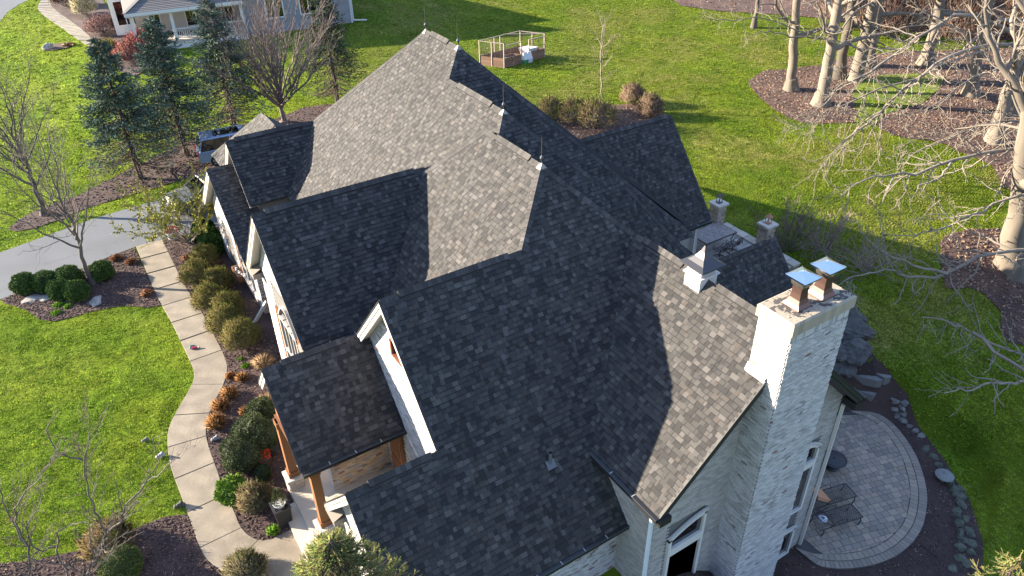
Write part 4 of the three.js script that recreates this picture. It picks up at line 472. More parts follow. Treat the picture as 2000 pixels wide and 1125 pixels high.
faceZ(6.444, [[4.05, -4.2], [11.72, -4.2], [11.72, 3.35], [7.977, 7.1], [4.05, 3.35]], 8, { base: [0.37, 0.345, 0.305], bare: 0.0, zone: 0, proud: 0.006, holes: [[4.74, 6.26, -3.4, 1.95], [9.9, 11.2, -4.2, 1.95]] });
faceX(4.046, [[3.7, -3], [6.44, -3], [6.44, 3.3], [3.7, 3.3]], 9, { base: [0.37, 0.345, 0.305], bare: 0, zone: 0, proud: 0.008 });
faceZ(-1.976, [[-2.12, -0.4], [-0.05, -0.4], [-0.05, 2.5], [-2.12, 2.5]], 10, { base: [0.44, 0.33, 0.22], bare: 0.2 });
faceX(-2.124, [[-2.3, -0.4], [-1.98, -0.4], [-1.98, 2.5], [-2.3, 2.5]], 11, { bare: 0 });
// ---------- chimney ----------
const chimney = sub('chimney', house);
{
  const core = new B(); core.box(7.045, -4.3, 6.3, 9.17, 8.24, 7.31, mortar); core.build('chimney_core', vcm(0.93), chimney);
  const o = { L: 0.2, H: 0.07, bare: 0.014, zone: 1.1, own: 1, proud: 0.018 };
  faceZ(7.314, [[7.045, -4.2], [9.17, -4.2], [9.17, 8.0], [7.045, 8.0]], 20, o);
  faceX(7.041, [[6.3, -4.2], [7.31, -4.2], [7.31, 8.0], [6.3, 8.0]], 21, o);
  // soldier course under the crown
  const sol = { L: 0.073, H: 0.21, bare: 0.04, zone: 0.4, own: 1, proud: 0.014 };
  brickFace(V(0, 8.01, 7.314), EX, EY, [[7.045, 0.005], [9.17, 0.005], [9.17, 0.22], [7.045, 0.22]], 22, sol); brickFace(V(7.041, 8.01, 0), EZ, EY, [[6.3, 0.005], [7.31, 0.005], [7.31, 0.22], [6.3, 0.22]], 23, sol);
  // concrete crown, chamfered
  const c = new B(), cc = [0.3, 0.255, 0.19], x0 = 6.98, x1 = 9.27, z0 = 6.22, z1 = 7.36, y0 = 8.245, y1 = 8.56, y2 = 8.6, i = 0.05; const ring = (y, k) => [V(x0 + k, y, z1 - k), V(x1 - k, y, z1 - k), V(x1 - k, y, z0 + k), V(x0 + k, y, z0 + k)];
  const n = 14, patch = (u, v) => { const m = fbm(u * 3.1, v * 3.1, 6.6), s = noise(u * 14, v * 14, 1.2); return m + 0.35 * s > 0.16 ? [0.07, 0.062, 0.055] : shade(cc, 1 + 0.3 * s); };
  const a = ring(y0, 0), b = ring(y1, 0), t = ring(y2, i);
  for (let k = 0; k < 4; k++) { const m = (k + 1) % 4, N = 12; for (let q = 0; q < N; q++) { const L2 = (P, Q, s) => P.clone().lerp(Q, s); const u0 = q / N, u1 = (q + 1) / N, col = shade(cc, 0.98 + 0.25 * noise(q * 0.9, k * 3.1)); c.quad(L2(a[k], a[m], u0), L2(a[k], a[m], u1), L2(b[k], b[m], u1), L2(b[k], b[m], u0), col); c.quad(L2(b[k], b[m], u0), L2(b[k], b[m], u1), L2(t[k], t[m], u1), L2(t[k], t[m], u0), col); } }
  for (let p = 0; p < 60; p++) for (let q = 0; q < 28; q++) { const X = s => lerp(x0 + i, x1 - i, s), Z = s => lerp(z0 + i, z1 - i, s), u = p / 60, v = q / 28, h = (s, w) => 8.6 + 0.006 * noise(s * 60, w * 30, 5), u1 = (p + 1) / 60, v1 = (q + 1) / 28, col = patch(X(u), Z(v)); c.quad(V(X(u), h(u, v), Z(v)), V(X(u), h(u, v1), Z(v1)), V(X(u1), h(u1, v1), Z(v1)), V(X(u1), h(u1, v), Z(v)), col); }
  c.quad(a[3], a[2], a[1], a[0], cc); c.build('chimney_crown', vcm(0.95), chimney);
  // step flashing where the roof meets the brickwork
  const fl = new B(); fl.bar(V(6.98, yFam(6.98) + 0.03, 6.3), V(6.98, yFam(6.98) + 0.03, 6.93), 0.14, 0.02, [0.6, 0.6, 0.6]); fl.quad(V(6.95, yFam(6.95) + 0.05, 6.9), V(7.04, yFam(7.04) + 0.18, 6.9), V(7.04, yFam(7.04) + 0.18, 6.25), V(6.95, yFam(6.95) + 0.05, 6.25), [0.55, 0.55, 0.55]); fl.build('flashing', vcm(0.45, { metalness: 0.6 }), chimney);
}
{ // two copper flues with mirror-bright caps
  const copper = new THREE.MeshStandardMaterial({ roughness: 0.42, metalness: 0.85 }); copper.color.setRGB(0.15, 0.09, 0.078);
  const steel = new THREE.MeshStandardMaterial({ roughness: 0.16, metalness: 1 }); steel.color.setRGB(0.72, 0.76, 0.8); const meshM = new THREE.MeshStandardMaterial({ roughness: 0.5, metalness: 0.8 }); meshM.color.setRGB(0.22, 0.21, 0.19);
  [[7.72, 6.79], [8.57, 6.82]].forEach(([x, z], fi) => {
    const f = sub('chimney_flue', chimney), b = new B(), prof = [[0.255, 8.605], [0.25, 8.63], [0.19, 8.72], [0.15, 8.83], [0.135, 8.98], [0.135, 9.16], [0.155, 9.18], [0.155, 9.2]];
    for (let i = 0; i < prof.length - 1; i++) { const [r0, y0] = prof[i], [r1, y1] = prof[i + 1]; for (let k = 0; k < 4; k++) { const q = (r, y, k) => V(x + [-1, 1, 1, -1][k % 4] * r, y, z + [1, 1, -1, -1][k % 4] * r); b.quad(q(r0, y0, k), q(r0, y0, k + 1), q(r1, y1, k + 1), q(r1, y1, k), [1, 1, 1]); } }
    b.build('flue_base', copper, f);
    const s = new B(); for (let k = 0; k < 4; k++) { const q = (r, y, k) => V(x + [-1, 1, 1, -1][k % 4] * r, y, z + [1, 1, -1, -1][k % 4] * r); for (let m = 0; m <= 9; m++) { const A = q(0.165, 9.19, k).lerp(q(0.165, 9.19, k + 1), m / 9), C = q(0.2, 9.42, k).lerp(q(0.2, 9.42, k + 1), m / 9); s.bar(A, C, 0.008, 0.008, [1, 1, 1]); } for (let m = 1; m < 6; m++) s.bar(q(0.165 + 0.006 * m, 9.19 + 0.038 * m, k), q(0.165 + 0.006 * m, 9.19 + 0.038 * m, k + 1), 0.008, 0.008, [1, 1, 1]); }
    s.build('spark_screen', meshM, f);
    const c = new B(), q = (r, y, k) => V(x + [-1, 1, 1, -1][k % 4] * r, y, z + [1, 1, -1, -1][k % 4] * r); for (let k = 0; k < 4; k++) { c.quad(q(0.29, 9.4, k), q(0.29, 9.4, k + 1), q(0.295, 9.44, k + 1), q(0.295, 9.44, k), [1, 1, 1]); c.quad(q(0.295, 9.44, k), q(0.295, 9.44, k + 1), q(0.1, 9.53, k + 1), q(0.1, 9.53, k), [1, 1, 1]); c.tri(q(0.1, 9.53, k), q(0.1, 9.53, k + 1), V(x, 9.56, z), [1, 1, 1]); c.bar(q(0.29, 9.45, k), V(x, 9.565, z), 0.02, 0.015, [1, 1, 1]); }
    c.quad(q(0.29, 9.4, 3), q(0.29, 9.4, 2), q(0.29, 9.4, 1), q(0.29, 9.4, 0), [1, 1, 1]); c.build('flue_cap', steel, f);
  });
}
// all bricks: 300 of the chimney's as meshes of their own, the rest together
{
  const bm = vcm(0.9), own = bricks.filter(b => b.own).map(b => { const c = b.at(b.p[0][0], b.p[0][1], 0); return [c.distanceTo(camP) + (b.id === 20 || b.id === 22 ? 0 : 3) + (c.y < 1 ? 50 : 0), b]; }).sort((a, b) => a[0] - b[0]).slice(0, 300).map(a => a[1]); const set = new Set(own);
  for (const t of own) { const b = new B(); emitBrick(t, b); b.build('brick', bm, chimney); }
  const r1 = new B(), r2 = new B(); for (const t of bricks) if (!set.has(t)) emitBrick(t, t.own ? r1 : r2);
  stuff(r1.build('brickwork', bm, chimney)); stuff(r2.build('brickwork', bm, house));
}
// ---------- trim, gutters, downspouts ----------
// rake boards on the gable ends: two stepped boards and a soffit
function rake(a, b, nrm, w = 0.2, out = 0.0, col = white) {
  const t = b.clone().sub(a).normalize(), dn = V(0, 0, 0).crossVectors(t, nrm).normalize(); if (dn.y > 0) dn.negate();
  const q = (p, d, o) => p.clone().addScaledVector(dn, d).addScaledVector(nrm, o);
  const m = d => a.clone().addScaledVector(t, Math.max(0, d) * 1.12 + 0.005), slabp = (d0, d1, o0, o1, c) => fascia.hex([q(m(d0), d0, o1), q(b, d0, o1), q(b, d1, o1), q(m(d1), d1, o1), q(m(d0), d0, o0), q(b, d0, o0), q(b, d1, o0), q(m(d1), d1, o0)], c);
  slabp(-0.01, 0.03, -0.05, 0.035, dark); slabp(0.03, 0.13, -0.05, 0.02, col); slabp(0.13, 0.15, -0.05, 0.005, shade(col, 0.5)); slabp(0.15, 0.27, -0.06, -0.005, col);
  slabp(0.2, 0.22, -0.38, -0.06, shade(col, 0.75));
}
const nx = V(-1, 0, 0), nz = V(0, 0, 1);
rake(V(-0.38, 7.9, 0), V(-0.38, 4.93, -2.65), nx); rake(V(-0.38, 7.9, 0), pP(-0.38, 2.8), nx);
rake(pP(-2.957, 2.835), V(-2.957, 1.67, 0.116), nx); rake(pP(-2.957, 2.835), pP(-2.957, 5.55), nx);
rake(V(-3.338, 5.24, -2.343), V(-3.338, 3.9, -3.54), nx); rake(V(-3.338, 5.24, -2.343), V(-3.338, 2.852, -0.214), nx, 0.2, 0, [0.2, 0.17, 0.15]);
rake(V(-1.838, 8.02, -6.377), V(-1.838, 4.617, -9.409), nx); rake(V(-1.838, 8.02, -6.377), V(-1.838, 4.617, -3.345), nx);
rake(V(-0.402, 6.81, -15.672), V(-0.402, 4.62, -17.63), nx); rake(V(-0.402, 6.81, -15.672), V(-0.402, 4.62, -13.714), nx);
rake(V(-1.4, 5.74, -15.79), V(-1.4, 2.81, -19.32), nx); rake(V(-1.4, 5.74, -15.79), V(-1.4, 2.81, -12.26), nx);
rake(pFam(7.03, 6.896), pFam(3.835, 6.896), nz, 0.2, 0, [0.02, 0.02, 0.02]); rake(pFamB(9.2, 6.896), pFamB(12.12, 6.896), nz, 0.2, 0, [0.02, 0.02, 0.02]);
rake(V(17.28, 6.5, -7.91), V(17.28, 2.66, -4.68), V(1, 0, 0), 0.2, 0, dark); rake(V(17.91, 3, -1.63), V(17.91, 0.4, 0.685), V(1, 0, 0), 0.2, 0, dark);
const deck2 = new B();
// eave returns: small shingled hips at the foot of the gables
const ret = (x, y, z, w, d) => { const b = deck2; b.fan([V(x - 0.02, y, z + d), V(x - 0.02, y, z), V(x + w, y + 0.22, z + 0.0), V(x + w, y + 0.22, z + d)], [0.14, 0.12, 0.1]); b.box(x, y - 0.2, z, x + w + 0.1, y - 0.01, z + d, [0.16, 0.145, 0.13]); };
ret(-1.86, 4.5, -9.4, 0.4, 0.75); ret(-1.86, 4.42, -3.95, 0.4, 0.6); ret(-2.98, 1.55, 0.1, 0.42, 0.75); ret(-0.4, 4.85, -2.6, 0.38, 0.5); ret(-1.42, 2.68, -12.85, 0.38, 0.6);
deck2.build('eave_return', vcm(0.8), house);
// gutters along the eaves
const gut = (a, b, out) => { const gutter = new B(); gutter.bar(a.clone().addScaledVector(out, 0.06).add(V(0, -0.075, 0)), b.clone().addScaledVector(out, 0.06).add(V(0, -0.075, 0)), 0.13, 0.13, dark); gutter.bar(a.clone().addScaledVector(out, 0.125).add(V(0, -0.015, 0)), b.clone().addScaledVector(out, 0.125).add(V(0, -0.015, 0)), 0.02, 0.02, [0.05, 0.05, 0.05]); const n = Math.floor(a.distanceTo(b) / 0.75); for (let i = 1; i < n; i++) { const p = a.clone().lerp(b, i / n); gutter.bar(p.clone().add(V(0, 0.004, 0)), p.clone().addScaledVector(out, 0.13).add(V(0, -0.002, 0)), 0.025, 0.012, [0.3, 0.3, 0.3]); } gutter.build('gutter', vcm(0.4), house); };
gut(pP(-2.957, 5.554), pP(4.02, 5.554), nz); gut(pFam(3.835, 4.05), pFam(3.835, 6.92), nx); gut(V(-3.33, 2.852, -0.214), V(-0.06, 2.852, -0.214), nz); gut(V(-1.83, 4.617, -3.345), V(0.7, 4.617, -3.345), nz);
gut(V(17.26, 2.66, -4.68), V(13, 2.66, -4.68), nz); gut(pFamB(12.12, 6.92), pFamB(12.12, 0.4), V(1, 0, 0));
for (const q of [[3.8, 3.1, 6.5, 4.2, 3.33, 7.0], [11.75, 3.05, 6.46, 12.2, 3.3, 6.92]]) { const b = new B(); b.box(...q, dark); b.build('eave_end', vcm(0.5), house); }
fascia.build('fascia', vcm(0.6), house);
const dsp = (name, pts, w, col) => { const b = new B(); for (let i = 0; i < pts.length - 1; i++) b.bar(pts[i], pts[i + 1], w, w * 0.8, col, V(0.3, 0.1, 1)); b.build('downspout', vcm(0.5), house); };
dsp('d', [V(3.98, 3.3, 6.52), V(3.98, -3.4, 6.52)], 0.11, [0.6, 0.65, 0.68]); dsp('d', [V(11.79, 3.0, 6.52), V(11.79, -3.9, 6.52)], 0.12, [0.58, 0.54, 0.47]); dsp('d', [V(0.02, 2.7, -0.32), V(0.02, 2.3, -0.1), V(0.02, 0.2, -0.1)], 0.1, [0.5, 0.5, 0.5]);
dsp('d', [V(12.05, 4.3, 0.1), V(12.05, 0, 0.1)], 0.12, [0.6, 0.6, 0.58]); dsp('d', [V(16.6, 2.5, -4.9), V(16.6, 0.2, -4.9)], 0.11, [0.6, 0.6, 0.58]); dsp('d', [V(-0.9, 0.7, -12.5), V(-1.9, -0.25, -12.2)], 0.13, [0.42, 0.4, 0.36]);
// ---------- windows, shutters, doors ----------
const glassM = new THREE.MeshPhysicalMaterial({ roughness: 0.05, metalness: 0, color: 0x05070a, clearcoat: 1, clearcoatRoughness: 0.03 });
const wood = [0.2, 0.08, 0.029];
// window in a wall: plane given by origin o, axes e1, e2, outward n
function windowAt(o, e1, u0, u1, v0, v1, o2 = {}) {
  const n = V(0, 0, 0).crossVectors(e1, UP).normalize(), w = sub('window', house), at = (u, v, h) => o.clone().addScaledVector(e1, u).addScaledVector(UP, v).addScaledVector(n, h + (o2.off ?? 0.068)), b = new B(), fw = o2.fw ?? 0.07, col = o2.col ?? [0.55, 0.53, 0.49];
  const bar = (a0, a1, b0, b1, h0 = -0.09, h1 = 0.03) => b.hex([at(a0, b0, h1), at(a1, b0, h1), at(a1, b1, h1), at(a0, b1, h1), at(a0, b0, h0), at(a1, b0, h0), at(a1, b1, h0), at(a0, b1, h0)], col);
  const arch = o2.arch ?? 0, N = 14, top = u => v1 + arch * (o2.skew ? Math.sin((u - u0) / (u1 - u0) * Math.PI / 2) : Math.sin((u - u0) / (u1 - u0) * Math.PI)) ;
  bar(u0, u0 + fw, v0, top(u0) ); bar(u1 - fw, u1, v0, top(u1)); bar(u0 + fw, u1 - fw, v0, v0 + fw); if (o2.sill) bar(u0 - 0.08, u1 + 0.08, v0 - 0.08, v0, -0.02, 0.09);
  for (let i = 0; i < N; i++) { const a = lerp(u0, u1, i / N), c = lerp(u0, u1, (i + 1) / N); b.hex([at(a, top(a) - fw, 0.03), at(c, top(c) - fw, 0.03), at(c, top(c), 0.03), at(a, top(a), 0.03), at(a, top(a) - fw, -0.09), at(c, top(c) - fw, -0.09), at(c, top(c), -0.09), at(a, top(a), -0.09)], col); if (o2.hood) b.hex([at(a, top(a) + 0.06, 0.07), at(c, top(c) + 0.06, 0.07), at(c, top(c) + 0.13, 0.07), at(a, top(a) + 0.13, 0.07), at(a, top(a) + 0.06, 0), at(c, top(c) + 0.06, 0), at(c, top(c) + 0.13, 0), at(a, top(a) + 0.13, 0)], shade(col, 0.9)); }
  for (const v of o2.rails ?? []) bar(u0 + fw, u1 - fw, v - (o2.rw ?? 0.05), v + (o2.rw ?? 0.05)); for (const u of o2.mull ?? []) bar(u - 0.03, u + 0.03, v0 + fw, v1, -0.08, 0.015);
  b.build('frame', vcm(0.55), w);
  const hs = [v0 + fw, ...(o2.rails ?? []), v1 + arch]; for (let i = 0; i < hs.length - 1; i++) { const g = new B(), last = i === hs.length - 2; if (last && arch) { const pts = [at(u0 + fw, hs[i], -0.05), at(u1 - fw, hs[i], -0.05)]; for (let k = N; k >= 0; k--) { const u = lerp(u0 + fw, u1 - fw, k / N); pts.push(at(u, top(u) - fw * 0.6, -0.05)); } g.fan(pts, [1, 1, 1]); } else g.quad(at(u0 + fw, hs[i], -0.05), at(u1 - fw, hs[i], -0.05), at(u1 - fw, hs[i + 1], -0.05), at(u0 + fw, hs[i + 1], -0.05), [1, 1, 1]); g.build('pane', glassM, w); }
  return w;
}
windowAt(V(0, 0, 6.45), EX, 4.8, 6.2, -3.2, 1.35, { arch: 0.42, skew: 1, rails: [0.74, -1.5], rw: 0.16, fw: 0.1, hood: 1, col: [0.58, 0.55, 0.5] });
windowAt(V(0, 0, 6.45), EX, 9.95, 11.14, -1.45, 1.55, { arch: 0.3, rails: [0.85], rw: 0.14, fw: 0.1, hood: 1, col: [0.58, 0.55, 0.5] });
windowAt(V(0, 0, 6.45), EX, 9.95, 11.14, -3.85, -2.45, { fw: 0.1, hood: 1, arch: 0.06, col: [0.58, 0.55, 0.5] });
windowAt(V(-1.485, 0, 0), EZ, -7.3, -5.4, 0.75, 3.5, { arch: 0.8, rails: [2.0, 3.45], mull: [-6.35, -6.8, -5.9], fw: 0.09, sill: 1, col: [0.33, 0.31, 0.29] });
windowAt(V(-1.045, 0, 0), EZ, -14.9, -13.4, 0.9, 2.8, { rails: [1.9], mull: [-14.15], fw: 0.09, sill: 1, col: [0.33, 0.31, 0.29] });
windowAt(V(-0.035, 0, 0), EZ, -0.34, 0.34, 5.72, 6.3, { arch: 0.16, fw: 0.09, col: [0.16, 0.05, 0.03] });
const board = (name, x0, y0, z0, x1, y1, z1, col, pnt = house) => { const b = new B(); b.box(x0, y0, z0, x1, y1, z1, col); return b.build(name, vcm(0.6), pnt); };
function shutter(x, z0, z1, y0, y1) { const s = sub('shutter', house); const b = new B(); b.box(x - 0.05, y0, z0, x, y1, z0 + 0.07, wood); b.box(x - 0.05, y0, z1 - 0.07, x, y1, z1, wood); b.box(x - 0.05, y0, z0 + 0.07, x, y0 + 0.1, z1 - 0.07, wood); b.box(x - 0.05, y1 - 0.1, z0 + 0.07, x, y1, z1 - 0.07, wood); b.build('frame', vcm(0.55), s); const nb = 4; for (let i = 0; i < nb; i++) { const a = lerp(z0 + 0.07, z1 - 0.07, i / nb), c = lerp(z0 + 0.07, z1 - 0.07, (i + 1) / nb); board('board', x - 0.035, y0 + 0.1, a + 0.004, x - 0.004, y1 - 0.1, c - 0.004, shade(wood, 0.9 + 0.2 * hash(i, 5)), s); } }
shutter(-1.5, -7.72, -7.34, 0.75, 3.6); shutter(-1.5, -5.36, -4.98, 0.75, 3.6); shutter(-1.06, -15.4, -14.98, 0.9, 2.8);
{ // flower box under the garage window
  const w = sub('window_box', house); board('box', -1.42, 0.5, -16.05, -1.12, 0.78, -14.95, shade(wood, 0.9), w); const s = new B(); s.box(-1.38, 0.76, -16.0, -1.16, 0.785, -15.0, [0.04, 0.03, 0.025]); seed(3); for (let i = 0; i < 14; i++) { const c = V(rr(-1.36, -1.18), 0.82, rr(-15.9, -15.05)); s.lathe(c, [[0, -0.05], [0.05, 0], [0, 0.05]], 6, R() < 0.5 ? [0.5, 0.5, 0.48] : [0.06, 0.06, 0.06]); } s.build('soil', vcm(0.9), w);
}
{ // front door in the porch
  const d = sub('door', house), b = new B(); b.box(-0.12, -0.15, -1.6, -0.03, 2.3, -0.5, shade(wood, 0.8)); b.build('door_frame', vcm(0.5), d); const l = new B(); l.box(-0.16, -0.1, -1.5, -0.1, 2.2, -0.6, shade(wood, 1.1)); for (const [y0, y1] of [[0.1, 0.9], [1.05, 2.05]]) l.box(-0.175, y0, -1.38, -0.155, y1, -0.72, shade(wood, 0.75)); l.build('door_leaf', vcm(0.45), d); board('door_step', -0.55, -0.36, -1.7, 0, -0.16, -0.4, [0.42, 0.36, 0.28], d);
}
// ---------- porch ----------
{
  const st = [0.5, 0.42, 0.32];
  board('porch_floor', -3.4, -0.9, -3.4, 0.02, -0.35, 0.15, [0.46, 0.4, 0.31]); board('porch_step', -3.85, -0.9, -2.4, -3.4, -0.52, 0.1, [0.46, 0.4, 0.31]);
  board('porch_ceiling', -3.2, 2.55, -3.3, -0.06, 2.62, -0.4, shade(wood, 0.7));
  for (const [x, z, y0] of [[-3.12, -3.0, 0.12], [-2.96, -0.5, 0.12]]) {
    const p = sub('porch_post', house), b = new B(); b.box(x - 0.14, y0, z - 0.14, x + 0.14, 2.6, z + 0.14, wood); b.box(x - 0.18, y0, z - 0.18, x + 0.18, y0 + 0.22, z + 0.18, shade(wood, 0.9)); b.box(x - 0.17, 2.38, z - 0.17, x + 0.17, 2.6, z + 0.17, shade(wood, 0.9)); b.build('timber', vcm(0.65), p);
    const s = new B(); s.box(x - 0.3, y0 - 0.1, z - 0.3, x + 0.3, y0, z + 0.3, [0.52, 0.46, 0.37]); s.build('stone_cap', vcm(0.85), p);
    const c = new B(); c.box(x - 0.25, -0.95, z - 0.25, x + 0.25, y0 - 0.1, z + 0.25, [0.28, 0.24, 0.19]); c.build('pedestal_core', vcm(0.9), p);
    seed(40 + z * 10); for (let y = -0.9; y < y0 - 0.12; y += 0.11) for (const side of [0, 1]) { let u = -0.25; while (u < 0.24) { const w = Math.min(rr(0.1, 0.24), 0.25 - u); const pr = rr(0.015, 0.035), q = new B(), col = shade(st, rr(0.75, 1.25)); if (side) q.box(x + u, y, z + 0.25, x + u + w - 0.012, y + 0.1, z + 0.25 + pr, col); else q.box(x - 0.25 - pr, y, z + u, x - 0.25, y + 0.1, z + u + w - 0.012, col); q.build('stone', vcm(0.9), p); u += w; } }
  }
  const bm = new B(); bm.box(-3.12, 2.6, -3.3, -2.9, 2.85, -0.4, wood); bm.box(-3.1, 2.58, -0.58, -0.05, 2.8, -0.42, shade(wood, 0.95)); bm.build('porch_beam', vcm(0.65), house);
}
// ---------- roof ornaments ----------
const lead = new THREE.MeshStandardMaterial({ roughness: 0.45, metalness: 0.7 }); lead.color.setRGB(0.09, 0.09, 0.095);
[F1, F2, F3, F4].forEach((p, i) => { const f = sub('finial', house), b = new B(), c = p.clone().add(V(0, 0.02, 0)); b.lathe(c, [[0.012, 0.0], [0.022, 0.14], [0.05, 0.17], [0.062, 0.215], [0.05, 0.26], [0.014, 0.3], [0.011, 0.75], [0.003, 0.95]], 12, [1, 1, 1]); b.build('spike', lead, f); const s = new B(); const q = (x, y, z) => c.clone().add(V(x, y, z)); s.fan([q(-0.14, -0.11, -0.11), q(-0.14, -0.11, 0.11), q(0, 0.06, 0.02), q(0, 0.06, -0.02)], [1, 1, 1]); s.fan([q(0.14, -0.11, 0.11), q(0.14, -0.11, -0.11), q(0, 0.06, -0.02), q(0, 0.06, 0.02)], [1, 1, 1]); s.fan([q(-0.14, -0.11, 0.11), q(0.14, -0.11, 0.11), q(0, 0.06, 0.02)], [1, 1, 1]); s.fan([q(0.14, -0.11, -0.11), q(-0.14, -0.11, -0.11), q(0, 0.06, -0.02)], [1, 1, 1]); s.build('flashing', new THREE.MeshStandardMaterial({ color: 0x8c8880, roughness: 0.6, metalness: 0.3 }), f); });
{ // plumbing vent
  const v = sub('vent_pipe', house), p = V(2.49, yP(3.9), 3.9), b = new B(); b.tube([p.clone().add(V(0, -0.05, 0)), p.clone().add(V(0, 0.42, 0))], [0.05, 0.05], 14, [0.16, 0.17, 0.18], false); b.tube([p.clone().add(V(0, 0.42, 0)), p.clone().add(V(0, 0.2, 0))], [0.036, 0.036], 14, [0.03, 0.03, 0.03], true); b.build('pipe', vcm(0.4, { metalness: 0.4 }), v);
  const t = nN.clone().multiplyScalar(0.028), d = V(0, -SZ, 1).normalize(), s = new B(); s.fan([[-0.14, -0.1], [0.14, -0.1], [0.14, 0.16], [-0.14, 0.16]].map(([u, w]) => p.clone().add(t).add(V(u, 0, 0)).addScaledVector(d, w)).reverse(), [0.12, 0.13, 0.145]); s.build('flashing', vcm(0.5, { metalness: 0.5 }), v);
}
{ // cupola straddling the family room ridge
  const c = sub('cupola', house), x0 = 7.65, x1 = 8.31, z0 = 3.13, z1 = 3.73, wh = [0.56, 0.545, 0.525], b = new B(), y = 6.9, ym = 7.62, yt = 7.93;
  b.box(x0, y, z0, x1, ym, z1, wh); b.box(x0 - 0.05, ym, z0 - 0.05, x1 + 0.05, ym + 0.04, z1 + 0.05, wh); b.box(x0 + 0.03, ym + 0.04, z0 + 0.03, x1 - 0.03, yt, z1 - 0.03, wh); b.build('base', vcm(0.55), c);
  const l = new B(); for (let i = 0; i < 5; i++) { const yy = ym + 0.065 + i * 0.047; l.bar(V(x0 + 0.1, yy, z1 - 0.02), V(x1 - 0.1, yy, z1 - 0.02), 0.03, 0.02, shade(wh, 0.85)); l.bar(V(x0 + 0.02, yy, z0 + 0.1), V(x0 + 0.02, yy, z1 - 0.1), 0.03, 0.02, shade(wh, 0.85)); } l.build('louver', vcm(0.6), c);
  const r = new B(), cx = (x0 + x1) / 2, cz = (z0 + z1) / 2, prof = [[0.46, 7.92], [0.455, 7.95], [0.3, 8.03], [0.17, 8.16], [0.08, 8.32], [0.015, 8.5]]; for (let i = 0; i < prof.length - 1; i++) for (let k = 0; k < 4; k++) { const [r0, a] = prof[i], [r1, d] = prof[i + 1], q = (r, h, k) => V(cx + [-1, 1, 1, -1][k % 4] * r, h, cz + [1, 1, -1, -1][k % 4] * r); r.quad(q(r0, a, k), q(r0, a, k + 1), q(r1, d, k + 1), q(r1, d, k), [0.05, 0.05, 0.055]); } r.box(cx - 0.45, 7.91, cz - 0.45, cx + 0.45, 7.922, cz + 0.45, [0.1, 0.1, 0.1]); r.build('metal_roof', vcm(0.4, { metalness: 0.35 }), c);
}
// ---------- plants ----------
const jit = k => V(rr(-k, k), rr(-k, k), rr(-k, k));
const barkG = [0.125, 0.105, 0.088], barkO = [0.155, 0.13, 0.102], barkB = [0.09, 0.065, 0.05];
const barkFn = (c, k = 0.3) => (t, p) => shade(c, 1 + k * noise(p.x * 6, p.y * 1.6, p.z * 6) + k * noise(p.x * 19, p.y * 3, p.z * 19));
const sidesFor = r => r > 0.2 ? 16 : r > 0.12 ? 10 : r > 0.05 ? 7 : r > 0.02 ? 5 : 3;
// a limb along a smooth path, with twigs of twigs
function limb(b, t, pts, r0, r1, depth, o) {
  const cv = new THREE.CatmullRomCurve3(pts), L = cv.getLength(), n = Math.max(3, Math.min(26, Math.round(L / (o.seg ?? 0.45)) + 2)), P = [], Rd = [];
  for (let i = 0; i <= n; i++) { const u = i / n, p = cv.getPoint(u); if (i && i < n) p.add(jit(Math.min(0.06, L * 0.02) * (o.wob ?? 1))); P.push(p); Rd.push(lerp(r0, r1, Math.pow(u, 0.8)) * (i === 0 && o.flare && depth === 0 ? 1 : 1)); }
  (r0 > (o.split ?? 0.03) ? b : t).tube(P, Rd, sidesFor(r0), barkFn(o.col ?? barkG), true, r0 > 0.15 ? 0.1 : 0);
  if (depth >= (o.max ?? 3)) return;
  const m = Math.round(L * (o.den ?? [1.6, 3, 5, 6])[depth]);
  for (let i = 0; i < m; i++) {
    const u = lerp(o.start ? o.start[depth] ?? 0.15 : 0.15, 1, (i + R()) / m), p = cv.getPoint(u), tg = cv.getTangent(u), a = R() * 6.283, s = V(Math.cos(a), Math.sin(a) * 0.7, Math.sin(a + 1.3)).cross(tg).normalize();
    const dir = tg.clone().multiplyScalar(o.fwd ?? 0.75).addScaledVector(s, 1).add(V(0, (o.rise ?? 0.25), 0)).normalize(), l = L * rr(0.22, 0.5) * (1 - 0.45 * u) * (o.len ?? 1), r = Math.max(o.rmin ?? 0.006, lerp(r0, r1, u) * rr(0.35, 0.6));
    if (l < 0.12) continue; const q = [p]; let d = dir.clone(), c = p.clone(); const k = 3; for (let j = 0; j < k; j++) { d.add(jit(o.crook ?? 0.3)).add(V(0, (o.lift ?? 0.08), 0)).normalize(); c = c.clone().addScaledVector(d, l / k); q.push(c); } limb(b, t, q, r, Math.max(o.rmin ?? 0.005, r * 0.35), depth + 1, o);
  }
}
